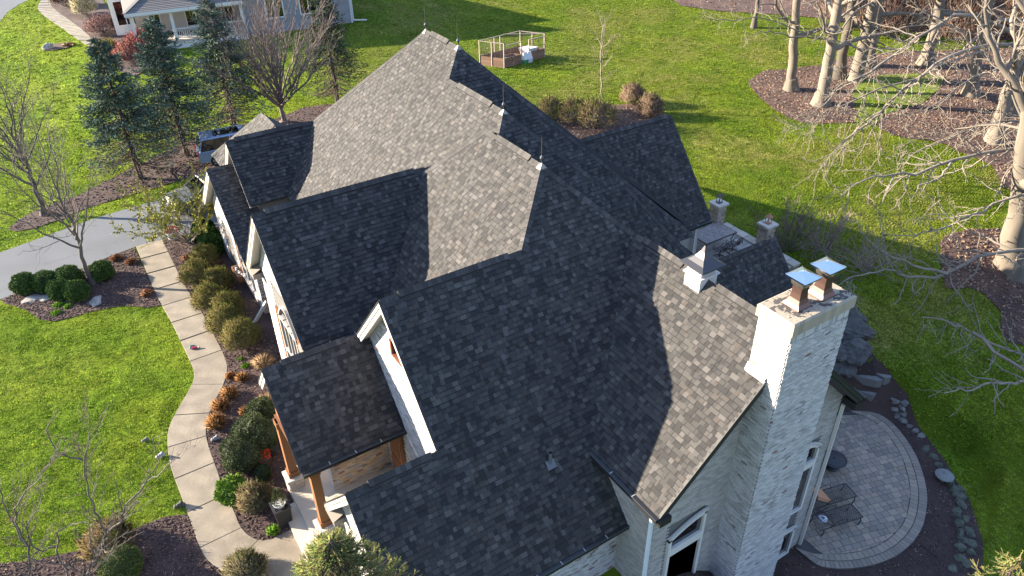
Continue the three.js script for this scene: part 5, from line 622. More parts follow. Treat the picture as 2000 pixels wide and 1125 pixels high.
function tree(name, label, at, H, r, o, group) {
  const g = thing(name, label, 'tree', at, group), b = new B(), t = new B(); seed(o.seed ?? 1);
  const top = V(at.x + (o.lean?.[0] ?? 0), at.y + H * (o.fork ?? 1), at.z + (o.lean?.[1] ?? 0)), tr = [at.clone().add(V(0, -0.15, 0)), at.clone().lerp(top, 0.3).add(jit(0.06)), at.clone().lerp(top, 0.65).add(jit(0.1)), top];
  // root flare
  b.tube([at.clone().add(V(0, -0.2, 0)), at.clone().add(V(0, 0.12, 0)), at.clone().lerp(top, 0.08)], [r * 2.1, r * 1.5, r * 1.04], 18, barkFn(o.col ?? barkG), true, 0.22); 
  limb(b, t, tr, r, r * (o.taper ?? 0.45), 0, { ...o, den: [o.trunkTwigs ?? 0, ...(o.den ?? []).slice(1)] });
  const nb = o.limbs ?? 7;
  for (let i = 0; i < nb; i++) { const u = lerp(o.low ?? 0.4, 1, i / (nb - 1)), p = at.clone().lerp(top, u), a = i * 2.4 + R(), el = lerp(o.el0 ?? 0.3, o.el1 ?? 1.1, u) + rr(-0.15, 0.15), l = H * (o.spread ?? 0.5) * rr(0.75, 1.15) * (o.shape ? o.shape(u) : 1), d = V(Math.cos(a) * Math.cos(el), Math.sin(el), Math.sin(a) * Math.cos(el)), q = [p]; let c = p.clone(); for (let j = 0; j < 4; j++) { d.add(jit(o.crook ?? 0.22)).add(V(0, o.lift ?? 0.1, 0)).normalize(); c = c.clone().addScaledVector(d, l / 4); q.push(c); } limb(b, t, q, r * rr(0.38, 0.55) * lerp(1, 0.7, u), r * 0.06, 1, o); }
  b.build('trunk', vcm(0.95), g); t.build('crown', vcm(0.95), g); return [g, b, t];
}
const leafQuad = (b, p, d, w, l, col) => { const s = V(0, 0, 0).crossVectors(d, jit(1)).normalize().multiplyScalar(w / 2), e = p.clone().addScaledVector(d, l), m = p.clone().addScaledVector(d, l * 0.5); const n = V(0, 0, 0).crossVectors(s, d).normalize(); if (n.y < 0) n.negate(); b.tri(p, m.clone().add(s), e, col, n); b.tri(p, e, m.clone().sub(s), col, n); };
const dirBall = (lo = -0.25) => { const y = rr(lo, 1), a = R() * 6.283, q = Math.sqrt(Math.max(0, 1 - y * y)); return V(q * Math.cos(a), y, q * Math.sin(a)); };
// clipped evergreen ball
function leafBall(name, label, at, rx, ry, n, o = {}) {
  const g = thing(name, label, 'shrub', at, o.group), f = new B(), c = new B(); seed(o.seed ?? Math.round(at.x * 77 + at.z * 131)); const cy = ry * (o.cy ?? 0.85), ph = R() * 9, cols = o.cols ?? [[0.05, 0.1, 0.018], [0.028, 0.06, 0.014], [0.09, 0.14, 0.03]];
  for (let i = 0; i < n; i++) { const d = dirBall(-0.6), k = 0.86 + 0.14 * R() + (o.lump ?? 0.1) * noise(d.x * 2.2 + ph, d.y * 2.2, d.z * 2.2), p = at.clone().add(V(d.x * rx * k, cy + d.y * ry * k, d.z * rx * k)); if (p.y < at.y + 0.02) continue; leafQuad(f, p, d.clone().add(jit(0.8)).normalize(), (o.w ?? 0.03) * rr(0.7, 1.3), (o.l ?? 0.055) * rr(0.7, 1.3), shade(cols[Math.floor(R() * cols.length)], rr(0.75, 1.25))); }
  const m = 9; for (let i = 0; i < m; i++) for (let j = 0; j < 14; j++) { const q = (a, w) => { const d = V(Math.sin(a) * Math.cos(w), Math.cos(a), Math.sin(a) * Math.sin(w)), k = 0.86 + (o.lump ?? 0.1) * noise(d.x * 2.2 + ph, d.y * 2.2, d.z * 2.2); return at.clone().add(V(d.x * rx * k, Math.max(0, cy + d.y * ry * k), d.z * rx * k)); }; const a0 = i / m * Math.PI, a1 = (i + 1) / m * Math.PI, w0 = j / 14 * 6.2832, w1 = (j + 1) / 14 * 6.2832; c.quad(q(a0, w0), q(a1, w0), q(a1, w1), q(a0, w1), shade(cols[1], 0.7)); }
  c.build('inner_growth', vcm(0.95), g); f.build('foliage', leafm(0.75), g); return g;
}
// dense dormant shrub made of fine upright twigs
function twigBall(name, label, at, rx, ry, n, o = {}) {
  const g = thing(name, label, o.cat ?? 'shrub', at, o.group), b = new B(), lv = new B(); seed(o.seed ?? Math.round(at.x * 177 + at.z * 231)); const cols = o.cols ?? [[0.2, 0.17, 0.05], [0.13, 0.12, 0.035], [0.16, 0.11, 0.06]], ph = R() * 9;
  for (let i = 0; i < n; i++) {
    const d = dirBall(-0.15), k = (0.9 + 0.22 * noise(d.x * 2.2 + ph, d.y * 2.2, d.z * 2.2)) * (R() < 0.05 ? rr(1, 1.18) : rr(0.7, 1.03)), p = at.clone().add(V(d.x * rx * k, 0.06 + (ry * 0.62) + d.y * ry * 0.95 * k - ry * 0.2, d.z * rx * k)); if (p.y < at.y) p.y = at.y + 0.02;
    const dir = d.clone().multiplyScalar(o.out ?? 0.8).add(V(0, o.upw ?? 0.6, 0)).add(jit(0.55)).normalize(), l = (o.l ?? 0.16) * rr(0.5, 1.3), w = (o.w ?? 0.009) * rr(0.7, 1.3), s = V(0, 0, 0).crossVectors(dir, jit(1)).normalize().multiplyScalar(w), q = p.clone().addScaledVector(dir, -l * 0.6), e = p.clone().addScaledVector(dir, l * 0.5), c = shade(cols[Math.floor(R() * cols.length)], rr(0.7, 1.3)), nn = d.clone().add(V(0, 0.4, 0)).add(jit(0.4)).normalize(); b.tri(q.clone().sub(s), q.clone().add(s), e, c, nn);
    if (o.leaf && R() < o.leaf) leafQuad(lv, e, dir.clone().add(jit(0.7)).normalize(), o.lw ?? 0.02, o.ll ?? 0.035, shade(o.leafCol ?? [0.12, 0.16, 0.03], rr(0.7, 1.3)));
  }
  const stems = o.stems ?? 26; for (let i = 0; i < stems; i++) { const d = dirBall(0.1), e = at.clone().add(V(d.x * rx * 0.82, ry * (0.35 + 0.9 * d.y), d.z * rx * 0.82)); b.tube([at.clone().add(V(d.x * 0.1, -0.02, d.z * 0.1)), at.clone().lerp(e, 0.55).add(V(0, 0.06, 0)).add(jit(0.04)), e], [0.014, 0.01, 0.005], 4, shade(o.stemCol ?? [0.12, 0.085, 0.06], rr(0.8, 1.2))); }
  b.build('twigs', leafm(0.9), g); if (lv.count) lv.build('foliage', leafm(0.8), g); return g;
}
// loose multi-stem shrub or grass clump
function clump(name, label, at, r, h, n, cols, o = {}) {
  const g = thing(name, label, o.cat ?? 'plant', at, o.group), b = new B(); seed(o.seed ?? Math.round(at.x * 97 + at.z * 331)); 
  for (let i = 0; i < n; i++) { const a = R() * 6.283, q = Math.sqrt(R()), d = V(Math.cos(a) * q * r, h * rr(0.5, 1.05) * (1 - 0.45 * q * q), Math.sin(a) * q * r), base = at.clone().add(V(d.x * 0.25, -0.02, d.z * 0.25)), e = at.clone().add(d).add(jit(h * 0.08)), w = (o.w ?? 0.012) * rr(0.7, 1.3), c = shade(cols[Math.floor(R() * cols.length)], rr(0.7, 1.3)), m = base.clone().lerp(e, 0.6).add(V(0, h * 0.1, 0)), s = V(0, 0, 0).crossVectors(e.clone().sub(base), jit(1)).normalize().multiplyScalar(w), nn = V(d.x, h * 0.8, d.z).add(jit(0.2)).normalize(); b.tri(base.clone().sub(s), base.clone().add(s), m.clone().add(s), c, nn); b.tri(base.clone().sub(s), m.clone().add(s), m.clone().sub(s), c, nn); b.tri(m.clone().sub(s), m.clone().add(s), e, c, nn); if (o.leaf) for (let k = 0; k < o.leaf; k++) leafQuad(b, base.clone().lerp(e, rr(0.35, 1)), jit(1).add(V(0, 0.5, 0)).normalize(), o.lw ?? 0.04, o.ll ?? 0.06, shade(cols[Math.floor(R() * cols.length)], rr(0.7, 1.3))); }
  b.build('leaves', leafm(0.85), g); return g;
}
// spruce: whorls of drooping boughs, thin and bare below
function spruce(label, at, H, o = {}) {
  const g = thing('spruce_tree', label, 'tree', at, o.group), b = new B(), f = new B(), top = at.clone().add(V(0, H, 0)); seed(o.seed ?? 8);
  b.tube([at.clone().add(V(0, -0.1, 0)), at.clone().lerp(top, 0.4), at.clone().lerp(top, 0.8), top], [0.17, 0.12, 0.05, 0.012], 9, barkFn(barkB));
  const cols = o.cols ?? [[0.045, 0.078, 0.052], [0.075, 0.115, 0.08], [0.125, 0.165, 0.12]], R0 = o.rad ?? 0.2;
  for (let y = 0.1 * H; y < H * 0.985; y += H * 0.0155) {
    const u = y / H, den = o.full ? 1 : S((u - 0.18) / 0.4) * 0.95 + 0.05, n = Math.round(6 + 2 * R()), L0 = H * R0 * Math.pow(1 - u, 0.78) * (u < 0.28 ? lerp(0.7, 1, u / 0.28) : 1) + 0.1;
    for (let i = 0; i < n; i++) {
      const a = R() * 6.283, L = L0 * rr(0.62, 1.18), p0 = at.clone().add(V(0, y, 0)), dr = lerp(-0.18, 0.5, S((u - 0.35) / 0.6)), e = p0.clone().add(V(Math.cos(a) * L, dr * L * 0.55 - 0.04 * L, Math.sin(a) * L)), m = p0.clone().lerp(e, 0.55).add(V(0, -0.07 * L, 0));
      b.tube([p0, m, e], [0.022 * (1 - u) + 0.006, 0.012 * (1 - u) + 0.005, 0.004], 4, shade(barkB, rr(0.9, 1.6)));
      const k = Math.max(2, Math.round(L * 17 * den * (o.dens ?? 1)));
      for (let j = 0; j < k; j++) { const t = lerp(den < 0.5 ? 0.45 : 0.14, 1.02, Math.pow(R(), 0.75)), p = p0.clone().lerp(e, t).add(V(0, -0.14 * L * Math.sin(t * 3.1), 0)).add(V(rr(-1, 1), rr(-0.5, 0.2), rr(-1, 1)).multiplyScalar(0.17 * L * (1.15 - t * 0.55) + 0.03)); const d = e.clone().sub(p0).normalize().add(jit(0.75)).add(V(0, -0.12, 0)).normalize(), c = shade(cols[t > 0.75 && R() < 0.6 ? 2 : R() < 0.55 ? 0 : 1], rr(0.7, 1.25)); const w = o.w ?? 0.05, l = (o.l ?? 0.2) * rr(0.7, 1.25); leafQuad(f, p, d, w, l, c); leafQuad(f, p, d.clone().add(jit(0.5)).normalize(), w, l * 0.8, c); }
      if (den < 0.6) for (let j = 0; j < 5; j++) { const t = rr(0.2, 1), p = p0.clone().lerp(m, Math.min(1, t * 1.8)).lerp(e, Math.max(0, t - 0.5)); b.tube([p, p.clone().add(V(rr(-1, 1), rr(-0.6, 0.25), rr(-1, 1)).multiplyScalar(0.3 * L))], [0.005, 0.003], 3, [0.12, 0.09, 0.065]); }
    }
  }
  b.build('trunk', vcm(0.95), g); f.build('crown', leafm(0.8), g); return g;
}
const gpt = (n, i, dy = 0) => onGround(P[n][i], dy);
// spruces
spruce('blue green spruce farthest left in the row, before the far walk', gpt('spruce', 0), 8.25, { seed: 11, rad: 0.37, dens: 2.0, group: 'spruces along the lawn' });
spruce('tall full spruce in front of the neighbouring porch corner', gpt('spruce', 1), 8.35, { seed: 12, rad: 0.39, dens: 2.0, group: 'spruces along the lawn' });
spruce('thin spruce with a bare lower trunk left of the bare maple', gpt('spruce', 2), 8.7, { seed: 13, rad: 0.33, dens: 1.7, group: 'spruces along the lawn' });
spruce('spruce right of the bare maple, beside the neighbouring wall', gpt('spruce', 3), 8.4, { seed: 14, rad: 0.32, dens: 1.4, group: 'spruces along the lawn', cols: [[0.04, 0.062, 0.032], [0.06, 0.085, 0.045], [0.095, 0.115, 0.06]] });
// close spruce: shoots with single needles
function needleTop(label, apex, H, rad, n, sd) {
  const base = V(apex.x, height(apex.x, apex.z), apex.z), g = thing('spruce_tree', label, 'tree', base), b = new B(), f = new B(); seed(sd);
  b.tube([base, base.clone().lerp(apex, 0.6), apex], [0.16, 0.08, 0.012], 8, barkFn(barkB)); const cols = [[0.13, 0.19, 0.03], [0.07, 0.12, 0.03], [0.22, 0.24, 0.06]];
  const shoot = (p, d, l, c) => { const e = p.clone().addScaledVector(d, l); b.tube([p, e], [0.008, 0.004], 4, [0.19, 0.13, 0.06]); const s = V(0, 0, 0).crossVectors(d, V(0.3, 1, 0.2)).normalize(), w = V(0, 0, 0).crossVectors(s, d).normalize(), m = Math.round(l * 190); for (let i = 0; i < m; i++) { const q = p.clone().addScaledVector(d, l * i / m), a = R() * 6.283, nd = s.clone().multiplyScalar(Math.cos(a)).addScaledVector(w, Math.sin(a)).addScaledVector(d, 0.55).normalize(), t = V(0, 0, 0).crossVectors(nd, d).normalize().multiplyScalar(0.005), col = shade(c, rr(0.75, 1.3)); f.tri(q.clone().sub(t), q.clone().add(t), q.clone().addScaledVector(nd, rr(0.026, 0.04)), col, nd.clone().add(V(0, 0.5, 0)).normalize()); } };
  for (let i = 0; i < n; i++) { const u = Math.pow(R(), 1.25), y = apex.y - u * H, r = rad * Math.pow(u, 0.72), a = R() * 6.283, t = rr(0.45, 1), c = V(apex.x, y + 0.1, apex.z), e = V(apex.x + Math.cos(a) * r * t, y - 0.06 * r + rr(-0.1, 0.1), apex.z + Math.sin(a) * r * t), d = e.clone().sub(c).normalize().add(V(0, 0.25, 0)).add(jit(0.4)).normalize(); if (R() < 0.3) b.tube([c, e], [0.018, 0.006], 4, [0.12, 0.085, 0.06]); const l = rr(0.14, 0.26), k = cols[t > 0.8 ? (R() < 0.5 ? 2 : 0) : 1]; shoot(e, d, l, k); for (let j = 0; j < 2; j++) { const sd2 = d.clone().add(jit(0.9)).normalize(); shoot(e.clone().addScaledVector(d, l * rr(0.1, 0.5)), sd2, l * 0.65, k); } }
  shoot(apex.clone().add(V(0, -0.1, 0)), V(0.05, 1, 0).normalize(), 0.3, cols[2]); b.build('trunk', vcm(0.95), g); f.build('crown', leafm(0.7), g); return g;
}
needleTop('bright green spruce top in front of the lower front gable', V(-4.32, 7.95, 6.6), 2.8, 1.75, 1400, 31);
needleTop('yellow green spruce tip at the bottom right corner', V(5.86, 7.8, 13.5), 1.6, 0.7, 160, 32);
// bare trees
tree('bare_tree', 'small bare tree standing beside the round green shrubs and the driveway', gpt('ftree', 0), 7.6, 0.12, { seed: 21, fork: 0.6, limbs: 14, low: 0.38, el0: 0.5, el1: 1.25, spread: 0.6, den: [0, 3.0, 3.4, 0], max: 3, col: barkG, rmin: 0.006, lift: 0.1 });
tree('bare_tree', 'slim bare tree in the far mulch strip left of the driveway', gpt('ftree', 1), 8.2, 0.15, { seed: 22, fork: 0.55, limbs: 14, low: 0.35, el0: 0.45, el1: 1.2, spread: 0.62, den: [0, 2.8, 3.2, 0], max: 3, col: shade(barkG, 0.7), rmin: 0.006 });
{ // dense vase of upright limbs
  tree('bare_tree', 'large bare maple with a dense upright crown behind the garage roof', gpt('mapl', 0), 10.5, 0.2, { seed: 23, fork: 0.2, limbs: 26, low: 0.5, el0: 0.2, el1: 1.25, spread: 0.72, den: [0, 2.6, 3.2, 0], max: 3, col: [0.19, 0.145, 0.125], rmin: 0.009, lift: 0.07, crook: 0.15, fwd: 1.3, len: 0.9 });
}
const oakL = ['bare oak with a single trunk at the left end of the oak bed', 'forked bare oak in the front of the oak bed', 'dark oak trunk just behind the forked oak', 'leaning oak behind the grass island', 'oak at the back of the oak beds right of the leaning one', 'oak with spreading roots right of the grass island', 'pale leaning oak at the right end of the oak beds', 'thick pale oak trunk at the right edge'];
P.oaks.forEach((q, i) => { const r = [0.36, 0.45, 0.4, 0.42, 0.46, 0.42, 0.42, 0.62][i]; tree('oak_tree', oakL[i], onGround(q), 15, r, { seed: 50 + i, fork: 0.75, limbs: 9, low: 0.34, el0: 0.05, el1: 0.9, spread: 0.5, den: [0, 1.2, 1.7, 0], max: 3, col: i === 2 ? shade(barkO, 0.6) : shade(barkO, 1.0 + 0.25 * hash(i, 3)), rmin: 0.012, lift: 0.04, crook: 0.36, taper: 0.5, lean: [[-1.1, -0.7], [-0.4, -0.25], [-0.3, -0.2], [-0.5, -0.3], [-0.4, -0.25], [-1.2, -0.75], [-0.5, -0.3], [-2.4, -1.5]][i], seg: 0.8 }, 'bare oaks'); });
{ // limbs of the oaks that stand just outside the frame on the right
  const L = D.limbs.map(([r, p]) => [r, p.map(q => V(...q))]);
  const mk = (idx, label, foot) => { const at = onGround(foot), g = thing('oak_tree', label, 'tree', at, 'bare oaks'), b = new B(), t = new B(); seed(70 + idx[0]); const low = Math.min(...idx.map(i => L[i][1][0].y)); const hub = V(foot[0], low + 1.2, foot[1]); b.tube([at.clone().add(V(0, -0.3, 0)), at.clone().add(V(0, 0.3, 0)), at.clone().lerp(hub, 0.5), hub, hub.clone().add(V(0.4, 6, 0.3))], [0.75, 0.5, 0.42, 0.36, 0.14], 12, barkFn(barkO)); const seen = []; for (const i of idx) { const [r, p] = L[i], main = idx[0] === i || p[0].distanceTo(hub) < 9; const path = r > 0.075 || !seen.length ? [hub.clone().add(V(0, rr(-0.5, 1.5), 0)), hub.clone().lerp(p[0], 0.5).add(V(0, 0.5, 0)), ...p] : seen.length ? [seen.reduce((m, q) => q.distanceTo(p[0]) < m.distanceTo(p[0]) ? q : m, seen[0]), ...p.slice(1)] : p; seen.push(...p); limb(b, t, path, r * (path !== p ? 1.15 : 0.9), 0.014, 1, { den: [0, 2.0, 2.7, 0], max: 3, col: shade(barkO, 1.3), rmin: 0.011, crook: 0.42, rise: 0.05, lift: 0.0, len: 0.42, seg: 0.5, wob: 1.3, start: [0, 0.25, 0.15, 0.1] }); } b.build('trunk', vcm(0.95), g); t.build('crown', vcm(0.95), g); };
  mk([0, 1, 2, 6], 'oak limbs reaching over the right lawn from beyond the frame, upper', [39, -1]);
  mk([7, 8], 'oak limb reaching low over the right lawn toward the chimney', [36.5, 4.2]);
  mk([9, 10], 'twiggy oak limb entering low at the right edge', [33, 9.5]);
  mk([3, 4, 5, 11, 12, 13, 14], 'oak with long drooping limbs over the oak beds', [48, -7.5]);
  mk([15, 16], 'oak limb stretching left over the back lawn', [44.5, -17]);
}
{ // two thin bare trees in the foreground bed
  const mk = (set, label, foot, sd) => { const at = onGround(foot), g = thing('bare_tree', label, 'tree', at), b = new B(), t = new B(); seed(sd); set.forEach(([r, p], i) => { const q = p.map(a => V(...a)); if (i === 0) q.unshift(at.clone().add(V(0, -0.1, 0))); limb(b, t, q, r, 0.008, 1, { den: [0, 5.5, 8.5, 0], max: 3, col: shade(barkG, 0.85), rmin: 0.0045, crook: 0.4, rise: 0.3, len: 0.6, seg: 0.3, split: 0.012 }); }); const lf = new B(); b.build('trunk', vcm(0.95), g); // red buds along the twigs
    const bud = new B(), pa = t.p; for (let i = 0; i < pa.length; i += 27) if (R() < 0.55) { const p = V(pa[i], pa[i + 1], pa[i + 2]); leafQuad(bud, p, jit(1).normalize(), 0.014, 0.028, R() < 0.7 ? [0.2, 0.05, 0.045] : [0.22, 0.12, 0.08]); } t.build('crown', vcm(0.95), g); bud.build('buds', leafm(0.8), g); };
  mk(D.bt, 'thin forked bare tree with red buds at the bottom left of the lawn', P.ftree[3], 81); mk(D.bt2, 'leaning bare tree with red buds at the left bottom edge', P.ftree[4], 82);
}
{ const [g] = tree('young_tree', 'slender young bare tree in the back lawn', gpt('young', 0), 6.4, 0.07, { seed: 91, fork: 0.9, limbs: 14, low: 0.35, el0: 0.5, el1: 1.0, spread: 0.26, den: [0, 1.5, 1.6, 0], max: 2, col: [0.22, 0.185, 0.13], rmin: 0.01, lift: 0.1 }); }
// shrubs
const ord = ['nearest the road', 'second from the road', 'third from the road', 'in front of the second and third', 'nearest the lawn', 'right of the small bare tree'];
P.box.forEach((q, i) => leafBall('boxwood', 'round clipped dark green shrub in the driveway bed, ' + ord[i], onGround(q), [0.56, 0.56, 0.6, 0.52, 0.52, 0.52][i], [0.5, 0.5, 0.52, 0.48, 0.48, 0.46][i], 5200, { group: 'clipped shrubs in the driveway bed', w: 0.034, l: 0.065, lump: 0.2, cols: [[0.06, 0.115, 0.02], [0.03, 0.062, 0.014], [0.115, 0.16, 0.035], [0.045, 0.085, 0.016]] }));
P.box2.forEach((q, i) => leafBall('boxwood', ['glossy green shrub against the garage wall, farthest from the walk', 'middle glossy green shrub against the garage wall', 'glossy green shrub against the garage wall, nearest the olive shrubs'][i], onGround(q), 0.5, 0.55, 2600, { group: 'green shrubs by the garage wall', w: 0.07, l: 0.12, cols: [[0.045, 0.1, 0.02], [0.02, 0.05, 0.012], [0.08, 0.15, 0.03]] }));
const ol = ['nearest the driveway', 'at the walk edge, second from the driveway', 'third from the driveway, close to the wall', 'fourth from the driveway, at the walk edge', 'fifth from the driveway, close to the wall', 'second nearest the porch', 'nearest the porch'];
P.olive.forEach((q, i) => twigBall('olive_shrub', 'rounded olive brown shrub beside the walk, ' + ol[i], onGround(q), [0.72, 0.78, 0.7, 0.78, 0.7, 0.8, 0.82][i], [0.8, 0.85, 0.8, 0.85, 0.8, 0.88, 0.92][i], 13000, { group: 'olive shrubs along the walk', leaf: 0.4, leafCol: [0.14, 0.155, 0.03], l: 0.11, w: 0.0075, lw: 0.024, ll: 0.04 }));
const rust = [[0.2, 0.085, 0.042], [0.15, 0.06, 0.032], [0.24, 0.14, 0.075]];
P.dry.forEach((q, i) => clump('dry_perennial', ['rusty dry perennial beside the driveway edge, left one', 'rusty dry perennial beside the driveway edge, right one', 'rusty dry clump where the front walk meets the round bed', 'rusty dry clump across the walk by the olive shrubs'][i], onGround(q), 0.34, 0.34, 360, rust, { group: 'rusty perennials', leaf: 1, lw: 0.03, ll: 0.05 }));
P.orange.forEach((q, i) => clump('dry_grass_clump', ['orange dry clump at the walk bend, farthest', 'orange dry clump at the walk bend, middle', 'orange dry clump at the walk bend, nearest and largest', 'reddish dry clump halfway to the porch', 'small reddish clump above the orange ones', 'small rusty clump near the porch corner'][i], onGround(q), [0.42, 0.42, 0.5, 0.3, 0.26, 0.34][i], [0.5, 0.5, 0.6, 0.34, 0.3, 0.35][i], 620, [[0.26, 0.12, 0.04], [0.19, 0.08, 0.03], [0.32, 0.19, 0.08]], { group: 'orange clumps at the walk bend', w: 0.008 }));
P.tan.forEach((q, i) => clump('ornamental_grass', ['tan ornamental grass by the downspout', 'tan grass clump beside the porch post'][i], onGround(q), 0.55, 0.6, 800, [[0.36, 0.25, 0.14], [0.28, 0.18, 0.1]], { w: 0.006 }));
P.green.forEach((q, i) => clump('green_perennial', ['bright green tuft beside the flat stones, left', 'bright green tuft beside the flat stones, right', 'bright green tuft beside the flat stones, nearest the lawn', 'tiny green tuft below the olive shrubs', 'larger green tuft below the olive shrubs', 'bright green tuft at the corner of the porch bed'][i], onGround(q), [0.26, 0.22, 0.26, 0.13, 0.2, 0.26][i], [0.16, 0.15, 0.16, 0.12, 0.16, 0.3][i], 260, [[0.13, 0.24, 0.02], [0.09, 0.18, 0.015]], { group: 'green tufts in the beds', leaf: 2, lw: 0.03, ll: 0.05 }));
P.yew.forEach((q, i) => leafBall('yew', ['dense grey green yew behind the orange flowers', 'dense grey green yew bulging toward the walk', 'dense grey green yew against the porch post'][i], onGround(q), [0.75, 0.7, 0.55][i], [0.75, 0.72, 0.7][i], 7600, { group: 'yews by the porch', lump: 0.25, w: 0.028, l: 0.06, cols: [[0.075, 0.095, 0.035], [0.04, 0.055, 0.02], [0.12, 0.14, 0.06]] }));
leafBall('evergreen_shrub', 'bright lime green evergreen shrub at the walk edge', gpt('misc', 0), 0.5, 0.42, 2600, { w: 0.05, l: 0.1, lump: 0.3, cols: [[0.13, 0.22, 0.02], [0.07, 0.13, 0.015], [0.17, 0.26, 0.04]] });
twigBall('twiggy_shrub', 'round brown twiggy shrub beside the tall black planter', gpt('misc', 1), 0.62, 0.72, 8000, { cols: [[0.2, 0.15, 0.09], [0.14, 0.1, 0.06], [0.13, 0.12, 0.05]], leaf: 0.12 });
leafBall('young_conifer', 'small dark conifer in the shadow of the yews', gpt('misc', 2), 0.26, 0.32, 900, { cols: [[0.04, 0.07, 0.025], [0.02, 0.04, 0.015]], w: 0.03, l: 0.07 });
leafBall('boxwood', 'round green clipped shrub at the bottom edge of the left bed', gpt('misc', 9), 0.62, 0.55, 6000, { cols: [[0.09, 0.12, 0.025], [0.05, 0.075, 0.02], [0.13, 0.15, 0.04]] });
twigBall('twiggy_shrub', 'round brown twiggy shrub at the bottom end of the walk', gpt('misc', 10), 0.68, 0.62, 9000, { cols: [[0.2, 0.16, 0.1], [0.14, 0.11, 0.07], [0.11, 0.11, 0.05]], leaf: 0.15 });
twigBall('twiggy_shrub', 'low spreading brown shrub behind the forked bare tree', gpt('misc', 11), 0.9, 0.62, 6500, { cols: [[0.16, 0.1, 0.06], [0.1, 0.07, 0.04], [0.15, 0.13, 0.04]], leaf: 0.1 });
twigBall('twiggy_shrub', 'tan dry shrub at the left bottom corner', onGround([-11.2, -2.2]), 0.9, 0.6, 5200, { cols: [[0.26, 0.18, 0.12], [0.18, 0.12, 0.08]] });
{ // forsythia by the drive
  const at = gpt('forsy', 0), g = thing('forsythia', 'tall multi-stem shrub with yellow green new leaves by the driveway corner', 'shrub', at), b = new B(), t = new B(), lv = new B(); seed(61);
  for (let i = 0; i < 22; i++) { const a = i * 2.399, el = rr(0.85, 1.4), l = rr(2.4, 3.7), d = V(Math.cos(a) * Math.cos(el), Math.sin(el), Math.sin(a) * Math.cos(el)), q = [at.clone().add(V(Math.cos(a) * 0.12, -0.05, Math.sin(a) * 0.12))]; let c = q[0].clone(); for (let j = 0; j < 4; j++) { d.add(jit(0.14)).add(V(Math.cos(a) * 0.1, 0, Math.sin(a) * 0.1)).normalize(); c = c.clone().addScaledVector(d, l / 4); q.push(c); } limb(b, t, q, 0.035, 0.01, 1, { den: [0, 3.4, 4.5, 0], max: 3, col: [0.24, 0.2, 0.15], rmin: 0.006, start: [0, 0.35, 0.2, 0], rise: 0.3 }); }
  const pa = t.p; for (let i = 0; i < pa.length; i += 9) if (R() < 0.5) { const p = V(pa[i], pa[i + 1], pa[i + 2]); if (p.y < 1.0) continue; leafQuad(lv, p, jit(1).add(V(0, 0.5, 0)).normalize(), 0.06, 0.1, R() < 0.5 ? [0.3, 0.28, 0.04] : [0.19, 0.2, 0.035]); }
  b.build('stems', vcm(0.95), g); t.build('twigs', vcm(0.95), g); lv.build('foliage', leafm(0.8), g);
}
// twiggy shrubs by the rear wing and in the far beds
['brown twiggy shrub in the bed behind the rear wing, left of the pair', 'brown twiggy shrub in the bed behind the rear wing, right of the pair', 'yellow green loose shrub next to the rear roof, left', 'yellow green loose shrub next to the rear roof, right', 'low loose shrub half hidden by the rear roof ridge'].forEach((l, i) => { const q = P.young[i + 1], y = i >= 2; twigBall('twiggy_shrub', l, onGround(q), [0.95, 0.95, 1.3, 1.5, 1.0][i], [1.15, 1.2, 1.3, 1.5, 1.2][i], y ? 2600 : 4200, { group: 'shrubs behind the rear wing', l: 0.34, w: 0.012, cols: y ? [[0.2, 0.155, 0.085], [0.14, 0.1, 0.06]] : [[0.22, 0.16, 0.11], [0.16, 0.1, 0.07]], leaf: y ? 0.28 : 0.05, leafCol: [0.26, 0.27, 0.05], lw: 0.05, ll: 0.08 }); });
// a shrub of real branching stems
function bush(label, at, H, n, col, sd, leafCol) {
  const g = thing('branching_shrub', label, 'shrub', at, 'branching shrubs below the terrace'), b = new B(), t = new B(), lv = new B(); seed(sd);
  for (let i = 0; i < n; i++) { const a = i * 2.399, el = rr(0.35, 1.3), l = H * rr(0.7, 1.15), d = V(Math.cos(a) * Math.cos(el), Math.sin(el), Math.sin(a) * Math.cos(el)), q = [at.clone().add(V(Math.cos(a) * 0.2, -0.05, Math.sin(a) * 0.2))]; let c = q[0].clone(); for (let j = 0; j < 4; j++) { d.add(jit(0.24)).normalize(); c = c.clone().addScaledVector(d, l / 4); q.push(c); } limb(b, t, q, 0.035, 0.012, 1, { den: [0, 3.2, 4.2, 0], max: 3, col: shade(col, rr(0.8, 1.2)), rmin: 0.011, start: [0, 0.2, 0.15, 0], rise: 0.2, crook: 0.4 }); }
  b.build('stems', vcm(0.95), g); t.build('twigs', vcm(0.95), g); return g;
}
{ // dark twiggy hedge at the end of the terrace
  bush('large dark branching shrub beyond the terrace pillar with the pot', onGround([22.6, -4.3]), 2.6, 26, [0.13, 0.1, 0.075], 801); bush('branching shrub with pale twigs right of the terrace corner', onGround([24.3, -3.4]), 2.4, 22, [0.2, 0.155, 0.12], 802); bush('pale branching shrub on the slope below the terrace', onGround([24.6, -1.2]), 1.9, 18, [0.21, 0.16, 0.13], 803); bush('low branching shrub beside the outcrop stones', onGround([22.4, -1.6]), 1.6, 16, [0.11, 0.085, 0.065], 804);
}
